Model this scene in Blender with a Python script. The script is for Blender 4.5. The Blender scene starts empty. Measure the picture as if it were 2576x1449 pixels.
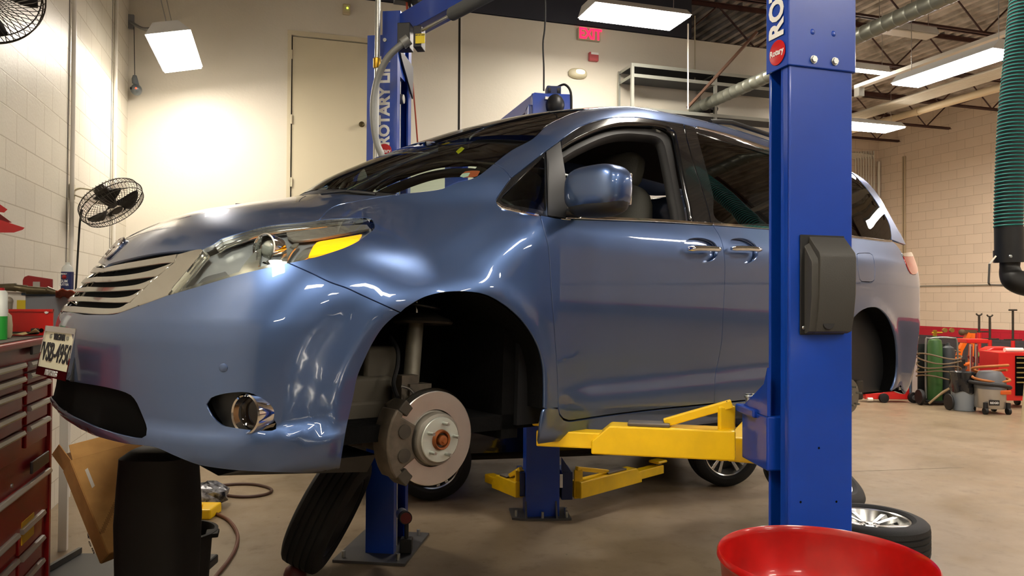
import bpy, bmesh, math, random
import numpy as np
from mathutils import Matrix, Vector
from mathutils.geometry import delaunay_2d_cdt
random.seed(7)
SC=bpy.context.scene
COL=SC.collection
# ---------------------------------------------------------------- camera
W,H=2576,1449
F_=1900.0
CAM=np.array([0,0,1.65])
YAW=math.radians(17.3); ROLL=math.radians(0.35); HOR=750.0
PITCH=math.atan((HOR-H/2)/F_)
FW=np.array([math.sin(YAW)*math.cos(PITCH),math.cos(YAW)*math.cos(PITCH),math.sin(PITCH)])
_rt=np.array([math.cos(YAW),-math.sin(YAW),0.]); _up=np.cross(_rt,FW)
RT=_rt*math.cos(ROLL)+_up*math.sin(ROLL); UP=_up*math.cos(ROLL)-_rt*math.sin(ROLL)
cd=bpy.data.cameras.new('camera'); cam=bpy.data.objects.new('camera',cd); COL.objects.link(cam)
cd.sensor_width=36.0; cd.sensor_fit='HORIZONTAL'; cd.lens=F_/W*36.0; cd.clip_start=.05; cd.clip_end=200
m=Matrix.Identity(4)
for i in range(3):
    m[i][0]=RT[i]; m[i][1]=UP[i]; m[i][2]=-FW[i]; m[i][3]=CAM[i]
cam.matrix_world=m; SC.camera=cam
def ray(px,py):
    return FW+RT*(px-W/2)/F_-UP*(py-H/2)/F_
def at(px,py,X=None,Y=None,Z=None,D=None):
    """real-world point seen in direction (px,py) on a world plane or at depth D"""
    d=ray(px,py)
    if D is not None: t=D
    elif X is not None: t=(X-CAM[0])/d[0]
    elif Y is not None: t=(Y-CAM[1])/d[1]
    else: t=(Z-CAM[2])/d[2]
    return CAM+d*t
def fl(px,py): return at(px,py,Z=0)
# ---------------------------------------------------------------- colour + materials
def C(h):
    h=h.lstrip('#'); v=[int(h[i:i+2],16)/255 for i in (0,2,4)]
    return tuple([x/12.92 if x<=.04045 else ((x+.055)/1.055)**2.4 for x in v])+(1,)
MATS={}
def M(name,col='#808080',rough=.5,metal=0,coat=0,coatr=.05,var=0,vscale=8,bump=0,bscale=60,emit=0,ecol=None,trans=0,alpha=1,spec=.5,col2=None,speck=None,speckcut=.62,speckscale=30):
    if name in MATS: return MATS[name]
    m=bpy.data.materials.new(name); m.use_nodes=True; nt=m.node_tree; b=nt.nodes['Principled BSDF']
    c=C(col) if isinstance(col,str) else col
    b.inputs['Base Color'].default_value=c; b.inputs['Roughness'].default_value=rough; b.inputs['Metallic'].default_value=metal
    b.inputs['Coat Weight'].default_value=coat; b.inputs['Coat Roughness'].default_value=coatr
    b.inputs['Specular IOR Level'].default_value=spec
    b.inputs['Transmission Weight'].default_value=trans; b.inputs['Alpha'].default_value=alpha
    if emit:
        b.inputs['Emission Strength'].default_value=emit; b.inputs['Emission Color'].default_value=C(ecol) if ecol else c
    tc=None
    if var or bump or speck:
        g=nt.nodes.new('ShaderNodeTexCoord'); tc=g.outputs['Object']
    last=None
    if var:
        n=nt.nodes.new('ShaderNodeTexNoise'); n.inputs['Scale'].default_value=vscale; n.inputs['Detail'].default_value=6
        nt.links.new(tc,n.inputs['Vector'])
        r=nt.nodes.new('ShaderNodeMixRGB'); r.inputs[1].default_value=c
        r.inputs[2].default_value=C(col2) if col2 else tuple([x*(1-var) for x in c[:3]])+(1,)
        rm=nt.nodes.new('ShaderNodeValToRGB'); rm.color_ramp.elements[0].position=.38; rm.color_ramp.elements[1].position=.66
        nt.links.new(n.outputs['Fac'],rm.inputs['Fac']); nt.links.new(rm.outputs['Color'],r.inputs[0]); last=r.outputs[0]
    if speck:
        n=nt.nodes.new('ShaderNodeTexNoise'); n.inputs['Scale'].default_value=speckscale; n.inputs['Detail'].default_value=3
        nt.links.new(tc,n.inputs['Vector'])
        rm=nt.nodes.new('ShaderNodeValToRGB'); rm.color_ramp.elements[0].position=speckcut; rm.color_ramp.elements[1].position=speckcut+.02
        r=nt.nodes.new('ShaderNodeMixRGB'); r.inputs[2].default_value=C(speck)
        if last is not None: nt.links.new(last,r.inputs[1])
        else: r.inputs[1].default_value=c
        nt.links.new(n.outputs['Fac'],rm.inputs['Fac']); nt.links.new(rm.outputs['Color'],r.inputs[0]); last=r.outputs[0]
    if last is not None: nt.links.new(last,b.inputs['Base Color'])
    if bump:
        n=nt.nodes.new('ShaderNodeTexNoise'); n.inputs['Scale'].default_value=bscale; n.inputs['Detail'].default_value=4
        nt.links.new(tc,n.inputs['Vector'])
        bp=nt.nodes.new('ShaderNodeBump'); bp.inputs['Strength'].default_value=bump; bp.inputs['Distance'].default_value=.01
        nt.links.new(n.outputs['Fac'],bp.inputs['Height']); nt.links.new(bp.outputs['Normal'],b.inputs['Normal'])
    MATS[name]=m; return m
def glassmat(name,tint,refl=1.45,dark=False,rough=0):
    if name in MATS: return MATS[name]
    m=bpy.data.materials.new(name); m.use_nodes=True; nt=m.node_tree; nt.nodes.clear()
    o=nt.nodes.new('ShaderNodeOutputMaterial'); mx=nt.nodes.new('ShaderNodeMixShader'); t=nt.nodes.new('ShaderNodeBsdfTransparent'); g=nt.nodes.new('ShaderNodeBsdfGlossy'); f=nt.nodes.new('ShaderNodeFresnel')
    t.inputs['Color'].default_value=C(tint); g.inputs['Roughness'].default_value=rough; f.inputs['IOR'].default_value=refl
    nt.links.new(f.outputs[0],mx.inputs[0]); nt.links.new(t.outputs[0],mx.inputs[1]); nt.links.new(g.outputs[0],mx.inputs[2]); nt.links.new(mx.outputs[0],o.inputs[0])
    MATS[name]=m; return m
# ---------------------------------------------------------------- mesh builder
def V3(p): return Vector((float(p[0]),float(p[1]),float(p[2])))
def fr(d,up=None):
    """matrix 3x3 whose z axis is d"""
    z=V3(d).normalized(); u=V3(up) if up is not None else (Vector((0,0,1)) if abs(z.z)<.9 else Vector((1,0,0)))
    x=u.cross(z)
    if x.length<1e-6: x=Vector((1,0,0)).cross(z)
    x.normalize(); y=z.cross(x); return Matrix((x,y,z)).transposed()
def TM(loc=(0,0,0),rz=0,rx=0,ry=0):
    return Matrix.Translation(V3(loc))@Matrix.Rotation(rz,4,'Z')@Matrix.Rotation(ry,4,'Y')@Matrix.Rotation(rx,4,'X')
WM={}   # world matrix of every object built (python side)
class MB:
    def __init__(s,T=None): s.v=[];s.f=[];s.mi=[];s.T=T;s.cm=0
    def add(s,vs,fs):
        k=len(s.v)
        for p in vs:
            p=V3(p)
            if s.T is not None: p=s.T@p
            s.v.append(p)
        for f in fs: s.f.append([i+k for i in f]); s.mi.append(s.cm)
        return s
    def box(s,c,size,R=None):
        a,b,d=[x/2 for x in size]; P=[]
        for z in (-d,d):
            for x,y in ((-a,-b),(a,-b),(a,b),(-a,b)):
                q=Vector((x,y,z)); q=(R@q) if R is not None else q; P.append(q+V3(c))
        return s.add(P,[(3,2,1,0),(4,5,6,7),(0,1,5,4),(1,2,6,5),(2,3,7,6),(3,0,4,7)])
    def bx(s,x0,x1,y0,y1,z0,z1): return s.box(((x0+x1)/2,(y0+y1)/2,(z0+z1)/2),(abs(x1-x0),abs(y1-y0),abs(z1-z0)))
    def bar(s,p0,p1,w,h,up=(0,0,1)):
        p0=V3(p0);p1=V3(p1); R=fr(p1-p0,up); return s.box((p0+p1)/2,(w,h,(p1-p0).length),R)
    def cyl(s,p0,p1,r0,r1=None,n=20,caps=True):
        r1=r0 if r1 is None else r1; p0=V3(p0);p1=V3(p1);R=fr(p1-p0)
        A=[R@Vector((math.cos(2*math.pi*i/n),math.sin(2*math.pi*i/n),0)) for i in range(n)]
        P=[p0+a*r0 for a in A]+[p1+a*r1 for a in A]; Fs=[(i,(i+1)%n,n+(i+1)%n,n+i) for i in range(n)]
        if caps: Fs+= [tuple(range(n-1,-1,-1)),tuple(range(n,2*n))]
        return s.add(P,Fs)
    def lathe(s,prof,o=(0,0,0),d=(0,0,1),n=40,closed=False,up=None,a0=0,a1=2*math.pi):
        R=fr(d,up);o=V3(o);P=[];full=abs(a1-a0-2*math.pi)<1e-6;k=n if full else n+1
        for r,z in prof:
            for i in range(k):
                a=a0+(a1-a0)*i/n; P.append(o+R@Vector((r*math.cos(a),r*math.sin(a),z)))
        m=len(prof);Fs=[]
        for j in range(m if closed else m-1):
            j2=(j+1)%m
            for i in range(n):
                i2=(i+1)%k; Fs.append((j*k+i,j*k+i2,j2*k+i2,j2*k+i))
        return s.add(P,Fs)
    def tube(s,pts,r,n=10,caps=True,spline=0,flat=None):
        pts=[V3(p) for p in pts]
        if spline: pts=crs(pts,spline)
        rs=r if hasattr(r,'__len__') else [r]*len(pts)
        if hasattr(r,'__len__') and len(rs)!=len(pts): rs=[float(x) for x in np.interp(np.linspace(0,1,len(pts)),np.linspace(0,1,len(rs)),rs)]
        P=[];ux=None
        for i,p in enumerate(pts):
            t=(pts[min(i+1,len(pts)-1)]-pts[max(i-1,0)]).normalized()
            if ux is None: R=fr(t); ux=R.col[0].copy()
            ux=(ux-t*ux.dot(t)); 
            if ux.length<1e-5: ux=fr(t).col[0].copy()
            ux.normalize(); uy=t.cross(ux)
            for k in range(n):
                a=2*math.pi*k/n; P.append(p+(ux*math.cos(a)+uy*math.sin(a)*(flat or 1))*rs[i])
        L=len(pts);Fs=[(i*n+k,i*n+(k+1)%n,(i+1)*n+(k+1)%n,(i+1)*n+k) for i in range(L-1) for k in range(n)]
        if caps: Fs+=[tuple(range(n-1,-1,-1)),tuple(range((L-1)*n,L*n))]
        return s.add(P,Fs)
    def prism(s,poly,o,ux,uy,t):
        """polygon in the (ux,uy) plane at o, thickness t along ux x uy"""
        ux=V3(ux);uy=V3(uy);nz=ux.cross(uy).normalized();o=V3(o);n=len(poly)
        A=[o+ux*p[0]+uy*p[1] for p in poly];B=[a+nz*t for a in A]
        return s.add(A+B,[tuple(range(n-1,-1,-1)),tuple(range(n,2*n))]+[(i,(i+1)%n,n+(i+1)%n,n+i) for i in range(n)])
    def hull(s,A,B):
        """two point loops of equal length joined into a closed solid"""
        n=len(A); return s.add(list(A)+list(B),[tuple(range(n-1,-1,-1)),tuple(range(n,2*n))]+[(i,(i+1)%n,n+(i+1)%n,n+i) for i in range(n)])
    def sph(s,c,r,n=16,sx=1,sy=1,sz=1,R=None,e=1.0):
        c=V3(c);P=[];m=n//2
        def pw(x): return math.copysign(abs(x)**e,x)
        for j in range(m+1):
            th=math.pi*j/m
            for i in range(n):
                a=2*math.pi*i/n; q=Vector((r*sx*pw(math.sin(th))*pw(math.cos(a)),r*sy*pw(math.sin(th))*pw(math.sin(a)),r*sz*pw(math.cos(th))))
                P.append(c+((R@q) if R is not None else q))
        return s.add(P,[(j*n+i,(j+1)*n+i,(j+1)*n+(i+1)%n,j*n+(i+1)%n) for j in range(m) for i in range(n)])
    def grid(s,rows):
        m=len(rows);n=len(rows[0]); return s.add([p for r in rows for p in r],[(j*n+i,j*n+i+1,(j+1)*n+i+1,(j+1)*n+i) for j in range(m-1) for i in range(n-1)])
    def build(s,name,mat,parent=None,smooth=35,bevel=0,seg=2,thick=0,keep=False):
        me=bpy.data.meshes.new(name); vs=s.v
        if parent is not None and not keep:
            inv=WM[parent.name].inverted(); vs=[inv@p for p in vs]
        elif parent is None:
            c=Vector((0,0,0))
            if len(vs):
                lo=[min(p[i] for p in vs) for i in range(3)];hi=[max(p[i] for p in vs) for i in range(3)]
                c=Vector(((lo[0]+hi[0])/2,(lo[1]+hi[1])/2,lo[2]))
            vs=[p-c for p in vs]
        me.from_pydata([tuple(p) for p in vs],[],s.f)
        ms=mat if isinstance(mat,(list,tuple)) else [mat]
        for q in ms: me.materials.append(q)
        if len(ms)>1: me.polygons.foreach_set('material_index',s.mi)
        bm=bmesh.new(); bm.from_mesh(me); bmesh.ops.remove_doubles(bm,verts=bm.verts,dist=1e-6); bmesh.ops.recalc_face_normals(bm,faces=bm.faces); bm.to_mesh(me); bm.free()
        if smooth:
            me.shade_smooth(); me.set_sharp_from_angle(angle=math.radians(smooth))
        ob=bpy.data.objects.new(name,me); COL.objects.link(ob)
        if parent is not None: ob.parent=parent; WM[ob.name]=WM[parent.name].copy()
        else: ob.location=c; WM[ob.name]=Matrix.Translation(c)
        if thick:
            md=ob.modifiers.new('thickness','SOLIDIFY'); md.thickness=thick; md.offset=0
        if bevel:
            md=ob.modifiers.new('edge','BEVEL'); md.width=bevel; md.segments=seg; md.limit_method='ANGLE'; md.angle_limit=math.radians(40)
        return ob
def crs(pts,k,closed=False):
    """Catmull-Rom resample, k samples per span"""
    n=len(pts);out=[]
    for i in range(n if closed else n-1):
        if closed: p0,p1,p2,p3=pts[(i-1)%n],pts[i],pts[(i+1)%n],pts[(i+2)%n]
        else: p0,p1,p2,p3=pts[max(i-1,0)],pts[i],pts[i+1],pts[min(i+2,n-1)]
        for j in range(k):
            t=j/k; out.append(.5*((2*p1)+(p2-p0)*t+(2*p0-5*p1+4*p2-p3)*t*t+(3*p1-p0-3*p2+p3)*t**3))
    if not closed: out.append(pts[-1])
    return out
def tag(o,label=None,cat=None,group=None,kind=None):
    if label: o['label']=label
    if cat: o['category']=cat
    if group: o['group']=group
    if kind: o['kind']=kind
    return o
def thing(name,label,cat,loc=(0,0,0),group=None,mat=None):
    o=bpy.data.objects.new(name,None); COL.objects.link(o); o.empty_display_size=.1
    mw=mat if mat is not None else Matrix.Translation(V3(loc)); o.matrix_world=mw; WM[o.name]=mw.copy()
    return tag(o,label,cat,group)
def struct(o): o['kind']='structure'; return o
def dup(root,mw,label=None,group=None):
    r=root.copy(); COL.objects.link(r); r.matrix_world=mw; WM[r.name]=mw.copy()
    if label: r['label']=label
    if group: r['group']=group
    def rec(a,b):
        for ch in [x for x in COL.objects if x.parent==a]:
            c=ch.copy(); COL.objects.link(c); c.parent=b; c.matrix_parent_inverse=ch.matrix_parent_inverse.copy(); WM[c.name]=mw.copy(); rec(ch,c)
    rec(root,r); return r
FONT_ALIGN={}
def text(name,s,mat,parent,o,ux,uy,size,ext=.001,bold=0,width=1.0,align='CENTER',shear=0):
    """flat lettering: ux reading direction, uy up direction"""
    cu=bpy.data.curves.new(name,'FONT'); cu.body=s; cu.size=size; cu.extrude=ext; cu.offset=bold; cu.align_x=align; cu.align_y='CENTER'; cu.shear=shear; cu.resolution_u=3
    ob=bpy.data.objects.new(name,cu); COL.objects.link(ob); cu.materials.append(mat)
    ux=V3(ux).normalized();uy=V3(uy); nz=ux.cross(uy).normalized(); uy=nz.cross(ux)
    mw=Matrix.Identity(4)
    for i in range(3): mw[i][0]=ux[i]*width; mw[i][1]=uy[i]; mw[i][2]=nz[i]; mw[i][3]=float(o[i])
    if parent is not None:
        ob.parent=parent; ob.matrix_parent_inverse=Matrix.Identity(4); ob.matrix_basis=WM[parent.name].inverted()@mw
    else: ob.matrix_basis=mw
    WM[ob.name]=mw
    bpy.context.view_layer.update(); dg=bpy.context.evaluated_depsgraph_get()
    me=bpy.data.meshes.new_from_object(ob.evaluated_get(dg)); o2=bpy.data.objects.new(name,me); COL.objects.link(o2)
    if not me.materials: me.materials.append(mat)
    o2.parent=ob.parent; o2.matrix_parent_inverse=Matrix.Identity(4); o2.matrix_basis=ob.matrix_basis.copy(); bpy.data.objects.remove(ob); WM[o2.name]=mw; return o2
# ================================================================ ROOM
XL,XR,YB,YF,YN=-1.64,13.9,9.48,14.8,-10.5   # left wall, right wall, office back wall, far wall, wall behind
XO=7.7                                       # right end of the office wall
ZD=5.98                                      # deck underside
def wallmat(name,col,brick=True,axis='Y',band=False,cx=0.0,mort='#a39a86'):
    m=bpy.data.materials.new(name); m.use_nodes=True; nt=m.node_tree; b=nt.nodes['Principled BSDF']; b.inputs['Roughness'].default_value=.42; b.inputs['Specular IOR Level'].default_value=.35
    geo=nt.nodes.new('ShaderNodeNewGeometry'); sp=nt.nodes.new('ShaderNodeSeparateXYZ'); nt.links.new(geo.outputs['Position'],sp.inputs[0])
    n=nt.nodes.new('ShaderNodeTexNoise'); n.inputs['Scale'].default_value=1.2; n.inputs['Detail'].default_value=7; nt.links.new(geo.outputs['Position'],n.inputs['Vector'])
    mx=nt.nodes.new('ShaderNodeMixRGB'); c=C(col); mx.inputs[1].default_value=c; mx.inputs[2].default_value=tuple(x*.90 for x in c[:3])+(1,); nt.links.new(n.outputs['Fac'],mx.inputs[0])
    colr=mx.outputs[0]
    n2=nt.nodes.new('ShaderNodeTexNoise'); n2.inputs['Scale'].default_value=45; n2.inputs['Detail'].default_value=5; nt.links.new(geo.outputs['Position'],n2.inputs['Vector'])
    h=n2.outputs['Fac']
    bp=nt.nodes.new('ShaderNodeBump'); bp.inputs['Strength'].default_value=.25; bp.inputs['Distance'].default_value=.006
    if band:
        for z0,z1,cc in ((-1,.88,'#4b4950'),(.88,1.08,'#c01f36')):
            a=nt.nodes.new('ShaderNodeMath'); a.operation='GREATER_THAN'; a.inputs[1].default_value=z0; nt.links.new(sp.outputs['Z'],a.inputs[0])
            d=nt.nodes.new('ShaderNodeMath'); d.operation='LESS_THAN'; d.inputs[1].default_value=z1; nt.links.new(sp.outputs['Z'],d.inputs[0])
            e=nt.nodes.new('ShaderNodeMath'); e.operation='MULTIPLY'; nt.links.new(a.outputs[0],e.inputs[0]); nt.links.new(d.outputs[0],e.inputs[1])
            q=nt.nodes.new('ShaderNodeMixRGB'); q.inputs[2].default_value=C(cc); nt.links.new(colr,q.inputs[1]); nt.links.new(e.outputs[0],q.inputs[0]); colr=q.outputs[0]
    if brick:
        cb=nt.nodes.new('ShaderNodeCombineXYZ'); nt.links.new(sp.outputs[axis],cb.inputs[0]); nt.links.new(sp.outputs['Z'],cb.inputs[1])
        bt=nt.nodes.new('ShaderNodeTexBrick'); nt.links.new(cb.outputs[0],bt.inputs['Vector']); bt.inputs['Scale'].default_value=1; bt.inputs['Brick Width'].default_value=.4064; bt.inputs['Row Height'].default_value=.2032
        bt.inputs['Mortar Size'].default_value=.0045; bt.inputs['Mortar Smooth'].default_value=.3; bt.inputs['Color1'].default_value=(1,1,1,1); bt.inputs['Color2'].default_value=(.93,.93,.93,1); bt.inputs['Mortar'].default_value=(.66,.62,.56,1)
        q=nt.nodes.new('ShaderNodeMixRGB'); q.blend_type='MULTIPLY'; q.inputs[0].default_value=1; nt.links.new(colr,q.inputs[1]); nt.links.new(bt.outputs['Color'],q.inputs[2]); colr=q.outputs[0]
        s=nt.nodes.new('ShaderNodeMath'); s.operation='MULTIPLY_ADD'; s.inputs[1].default_value=-1.6; nt.links.new(bt.outputs['Fac'],s.inputs[0]); nt.links.new(n2.outputs['Fac'],s.inputs[2]); h=s.outputs[0]
    nt.links.new(h,bp.inputs['Height']); nt.links.new(bp.outputs['Normal'],b.inputs['Normal']); nt.links.new(colr,b.inputs['Base Color'])
    return m
WCOL='#e8e1d1'
m_wl=wallmat('painted_block_left',WCOL); m_wr=wallmat('painted_block_right','#ecd9c4',band=True); m_wb=wallmat('painted_plaster',WCOL,brick=False); m_wf=wallmat('painted_block_far','#ecd9c4',axis='X')
struct(MB().bx(XL-.2,XL,YN,YB+.2,0,ZD+.05).build('wall_left',m_wl,smooth=0))
struct(MB().bx(XR,XR+.2,YN,YF+.2,0,ZD+.05).build('wall_right',m_wr,smooth=0))
struct(MB().bx(XL-.2,XR+.2,YN-.2,YN,0,ZD+.05).build('wall_front',wallmat('painted_block_front','#8a8378',axis='X'),smooth=0))
struct(MB().bx(XO,XR+.2,YF,YF+.2,0,ZD+.05).build('wall_back_far',m_wf,smooth=0))
# office back wall with a door opening (the door sits at mezzanine level)
dl=at(734,88,Y=YB); dr=dl[0]+.93; dt=dl[2]; db=dt-2.06
wb=MB().bx(XL,dl[0],YB,YB+.15,0,5.35).bx(dr,XO,YB,YB+.15,0,5.35).bx(dl[0],dr,YB,YB+.15,dt,5.35).bx(dl[0],dr,YB,YB+.15,0,db).bx(XO-.15,XO,YB+.15,YF,0,5.35)
struct(wb.build('wall_back',m_wb,smooth=0))
m_cream=M('door_cream','#d8cdb0',.45); m_dark=M('dark_gap','#1d1a16',.8); m_white=M('white_paint','#e9e4d8',.4); m_black=M('black_rubber','#0b0b0c',.6)
m_steel=M('bright_steel','#c4c4c4',.28,1); m_chrome=M('chrome','#e8e8ea',.06,1); m_bolt=M('zinc_bolt','#b9bcb8',.35,1)
door=struct(MB().bx(dl[0]+.012,dr-.012,YB+.012,YB+.057,db+.01,dt-.012).build('door_1',m_cream,smooth=0))
MB().bx(dl[0],dr,YB+.06,YB+.1,db,dt).build('door_recess',m_dark,door,smooth=0)
for py in (137,300,458):
    p=at(733,py,Y=YB); MB().cyl((p[0],YB-.004,p[2]-.055),(p[0],YB-.004,p[2]+.055),.012,n=10).build('hinge',m_cream,door)
p=at(910,313,Y=YB-.03); kn=MB().cyl((p[0],YB+.01,p[2]),(p[0],YB-.03,p[2]),.016,n=14).lathe([(.0,.03),(.022,.028),(.034,.012),(.036,0),(.030,-.01),(.0,-.01)],(p[0],YB-.035,p[2]),(0,-1,0),24)
kn.build('door_knob',M('aged_brass','#5b5138',.3,1),door)
# door casing
struct(MB().bx(dl[0]-.05,dr+.05,YB-.012,YB,dt+.0,dt+.055).bx(dl[0]-.045,dl[0]-.003,YB-.012,YB,db,dt).build('trim_1',m_cream,smooth=0))
# wall joints
x1=at(1155,200,Y=YB)[0]; struct(MB().bx(x1-.014,x1+.014,YB-.002,YB+.0,0,5.38).build('trim_2',m_dark,smooth=0)); struct(MB().bx(x1+.014,x1+.035,YB-.006,YB,0,5.38).build('trim_3',m_white,smooth=0))
# floor
mf=bpy.data.materials.new('sealed_concrete'); mf.use_nodes=True; nt=mf.node_tree; b=nt.nodes['Principled BSDF']
geo=nt.nodes.new('ShaderNodeNewGeometry')
def noise(sc,det=6,rough=.6):
    n=nt.nodes.new('ShaderNodeTexNoise'); n.inputs['Scale'].default_value=sc; n.inputs['Detail'].default_value=det; n.inputs['Roughness'].default_value=rough; nt.links.new(geo.outputs['Position'],n.inputs['Vector']); return n.outputs['Fac']
def ramp(s,a,bb,c0=(0,0,0,1),c1=(1,1,1,1)):
    r=nt.nodes.new('ShaderNodeValToRGB'); r.color_ramp.elements[0].position=a; r.color_ramp.elements[1].position=bb; r.color_ramp.elements[0].color=c0; r.color_ramp.elements[1].color=c1; nt.links.new(s,r.inputs[0]); return r.outputs[0]
def mixc(f,a,bb,mode='MIX'):
    q=nt.nodes.new('ShaderNodeMixRGB'); q.blend_type=mode
    for i,s in ((0,f),(1,a),(2,bb)):
        if isinstance(s,(int,float)): q.inputs[i].default_value=s
        elif isinstance(s,tuple): q.inputs[i].default_value=s
        else: nt.links.new(s,q.inputs[i])
    return q.outputs[0]
c=mixc(ramp(noise(1.1),.35,.7),C('#94826a'),C('#7f6e56')); c=mixc(ramp(noise(6,8),.55,.8),c,C('#70604a')); c=mixc(ramp(noise(22,3),.70,.74),c,C('#5a4c38'))
nt.links.new(c,b.inputs['Base Color']); r=ramp(noise(3,6),.3,.75,(.30,.30,.30,1),(.52,.52,.52,1)); nt.links.new(r,b.inputs['Roughness']); b.inputs['Specular IOR Level'].default_value=.45
bp=nt.nodes.new('ShaderNodeBump'); bp.inputs['Strength'].default_value=.08; bp.inputs['Distance'].default_value=.01; nt.links.new(noise(60,3),bp.inputs['Height']); nt.links.new(bp.outputs[0],b.inputs['Normal'])
struct(MB().bx(XL-.2,XR+.2,YN-.2,YF+.2,-.1,0).build('floor',mf,smooth=0))
# control joint in the slab
a=fl(2120,1187);bb=fl(2425,1176); struct(MB().bar((a[0],a[1],.0005),(bb[0],bb[1],.0005),.006,.001).build('trim_4',M('joint_filler','#4a4030',.8),smooth=0))
# corrugated roof deck
m_deck=M('galvanised_deck','#cfc8bf',.6,.1,var=.35,vscale=2.5,col2='#8e8478')
prof=[];x=XL-.2
while x<XR+.2: prof+=[(x,ZD),(x+.075,ZD),(x+.095,ZD+.045),(x+.165,ZD+.045)]; x+=.19
dk=MB(); dk.grid([[(x,YN-.2,z) for x,z in prof],[(x,YF+.2,z) for x,z in prof]]); dk.bx(XL-.2,XR+.2,YN-.2,YF+.2,ZD+.06,ZD+.1)
struct(dk.build('ceiling',m_deck,smooth=0))
m_joist=M('red_oxide_steel','#4a2a24',.55,var=.3,vscale=5); 
# open web steel joists running left-right
ZJ=5.36
for k,y in enumerate((-9.0,-7.45,-5.9,-4.35,-2.8,-1.25,.3,1.85,3.4,4.95,6.5,8.05,9.62,11.2,12.75,14.15)):
    x0=XL+.02; x1=XR-.02
    j=thing('roof_joist',None,None,(x0,y,ZJ))
    j['kind']='structure'
    j['label']='dark steel roof joist with zigzag web under the deck'; j['category']='joist'; j['group']='open web roof joists'
    del j['label'],j['category'],j['group']
    MB().bx(x0,x1,y-.045,y-.008,ZJ,ZJ+.006).bx(x0,x1,y+.008,y+.045,ZJ,ZJ+.006).bx(x0,x1,y-.014,y-.008,ZJ,ZJ+.045).bx(x0,x1,y+.008,y+.014,ZJ,ZJ+.045).build('bottom_chord',m_joist,j,smooth=0)
    MB().bx(x0,x1,y-.05,y+.05,ZD-.012,ZD-.002).bx(x0,x1,y-.014,y+.014,ZD-.06,ZD-.01).build('top_chord',m_joist,j,smooth=0)
    w=MB();n=12;st=(x1-x0)/n
    for i in range(n):
        xa=x0+st*i; w.cyl((xa,y,ZD-.03),(xa+st/2,y,ZJ+.02),.013,n=6).cyl((xa+st/2,y,ZJ+.02),(xa+st,y,ZD-.03),.013,n=6)
    w.build('web',m_joist,j,smooth=0)
# diagonal bridging angles at the right wall
br=MB()
for y in (12.75,11.2,14.15):
    br.bar((XR-.05,y-.75,ZD-.05),(XR-1.6,y,ZJ+.03),.04,.04)
struct(br.build('trim_5',m_joist,smooth=0))
# navy sheet standing in for the unlit roof space over the office wall
struct(MB().bx(XL,5.6,YB-.02,YB+.1,5.36,ZD).build('roof_shade_sheet',M('roof_shade_navy','#2a2e3a',.6),smooth=0))
# conduits on the left wall
def vpipe(px,name,label,r=.018,wall='L',mat=m_white):
    y=at(px,560,X=XL)[1]; o=MB().cyl((XL+r+.005,y,0),(XL+r+.005,y,ZD-.1),r,n=12).build(name,mat); return tag(o,label,'pipe')
vpipe(172,'wall_conduit','white painted vertical conduit on the left wall passing behind the wall fan arm'); vpipe(280,'wall_conduit','white painted vertical conduit on the left wall nearest the corner')
for px in (167,276): y=at(px,560,X=XL)[1]; struct(MB().bx(XL,XL+.002,y-.006,y+.006,0,ZD-.1).build('trim_6',m_dark,smooth=0))
# ---------------------------------------------------------------- lights
def fixture(name,label,ctr,L,Wd,rz,tilt=0,strength=22,col='#fff5e6',hang=True,lens=True,on=True):
    """high-bay fluorescent: sheet metal housing, end caps and a bright lens; long axis local x"""
    mw=TM(ctr,rz,tilt); f=thing(name,label,'ceiling light',mat=mw,group=None)
    T=mw; m_h=M('fixture_white','#d9d9d6',.45)
    h=.10
    MB(T).hull([(-L/2,-Wd/2,0),(-L/2,Wd/2,0),(-L/2,Wd/2*.55,h),(-L/2,-Wd/2*.55,h)],[(L/2,-Wd/2,0),(L/2,Wd/2,0),(L/2,Wd/2*.55,h),(L/2,-Wd/2*.55,h)]).build('housing',m_h,f,smooth=0)
    e=M('lit_lens_'+col.strip('#')+str(int(strength)),'#ffffff',.5,emit=strength,ecol=col) if on else M('dead_lens','#cfc8ba',.4)
    MB(T).bx(-L/2+.012,L/2-.012,-Wd/2+.012,Wd/2-.012,-.022,-.002).build('lens',e,f,smooth=0,bevel=.008)
    if hang:
        for s in (-1,1):
            z=ZD-.02-ctr[2]; MB(T).cyl((s*L*.42,0,h),(s*L*.42,0,z),.004,n=6).build('hanger_wire',m_steel,f)
    return f
FIX=[]
c1=(at(363,83,D=7.0)+at(512,172,D=8.12))/2
fixture('ceiling_light','bright fluorescent high bay light hanging near the back left corner, left of the blue lift',tuple(c1),1.2,.40,math.pi/2,math.radians(-13))
fixture('ceiling_light','bright fluorescent high bay light above the exit sign',tuple((at(1462,32,D=9.0)+at(1735,42,D=8.7))/2+np.array([0,0,-.02])),1.22,.52,0)
fixture('ceiling_light','long glowing high bay light between the blue post and the ribbed hose',tuple((at(2322,200,D=8.65)+at(2480,142,D=7.55))/2),1.3,.40,math.pi/2,0,col='#fbf4ff')
p=at(2195,180,D=11.2); fixture('strip_light','short bright tube light showing beside the right edge of the blue post, under the joists',(p[0]-.35,p[1],p[2]),1.25,.12,0,0,26)
p=at(2290,84,D=9.9); fixture('strip_light','unlit white strip light housing under the roof deck above the glowing lights',(p[0]-.1,p[1],p[2]),.95,.22,0,0,0,on=False)
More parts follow.
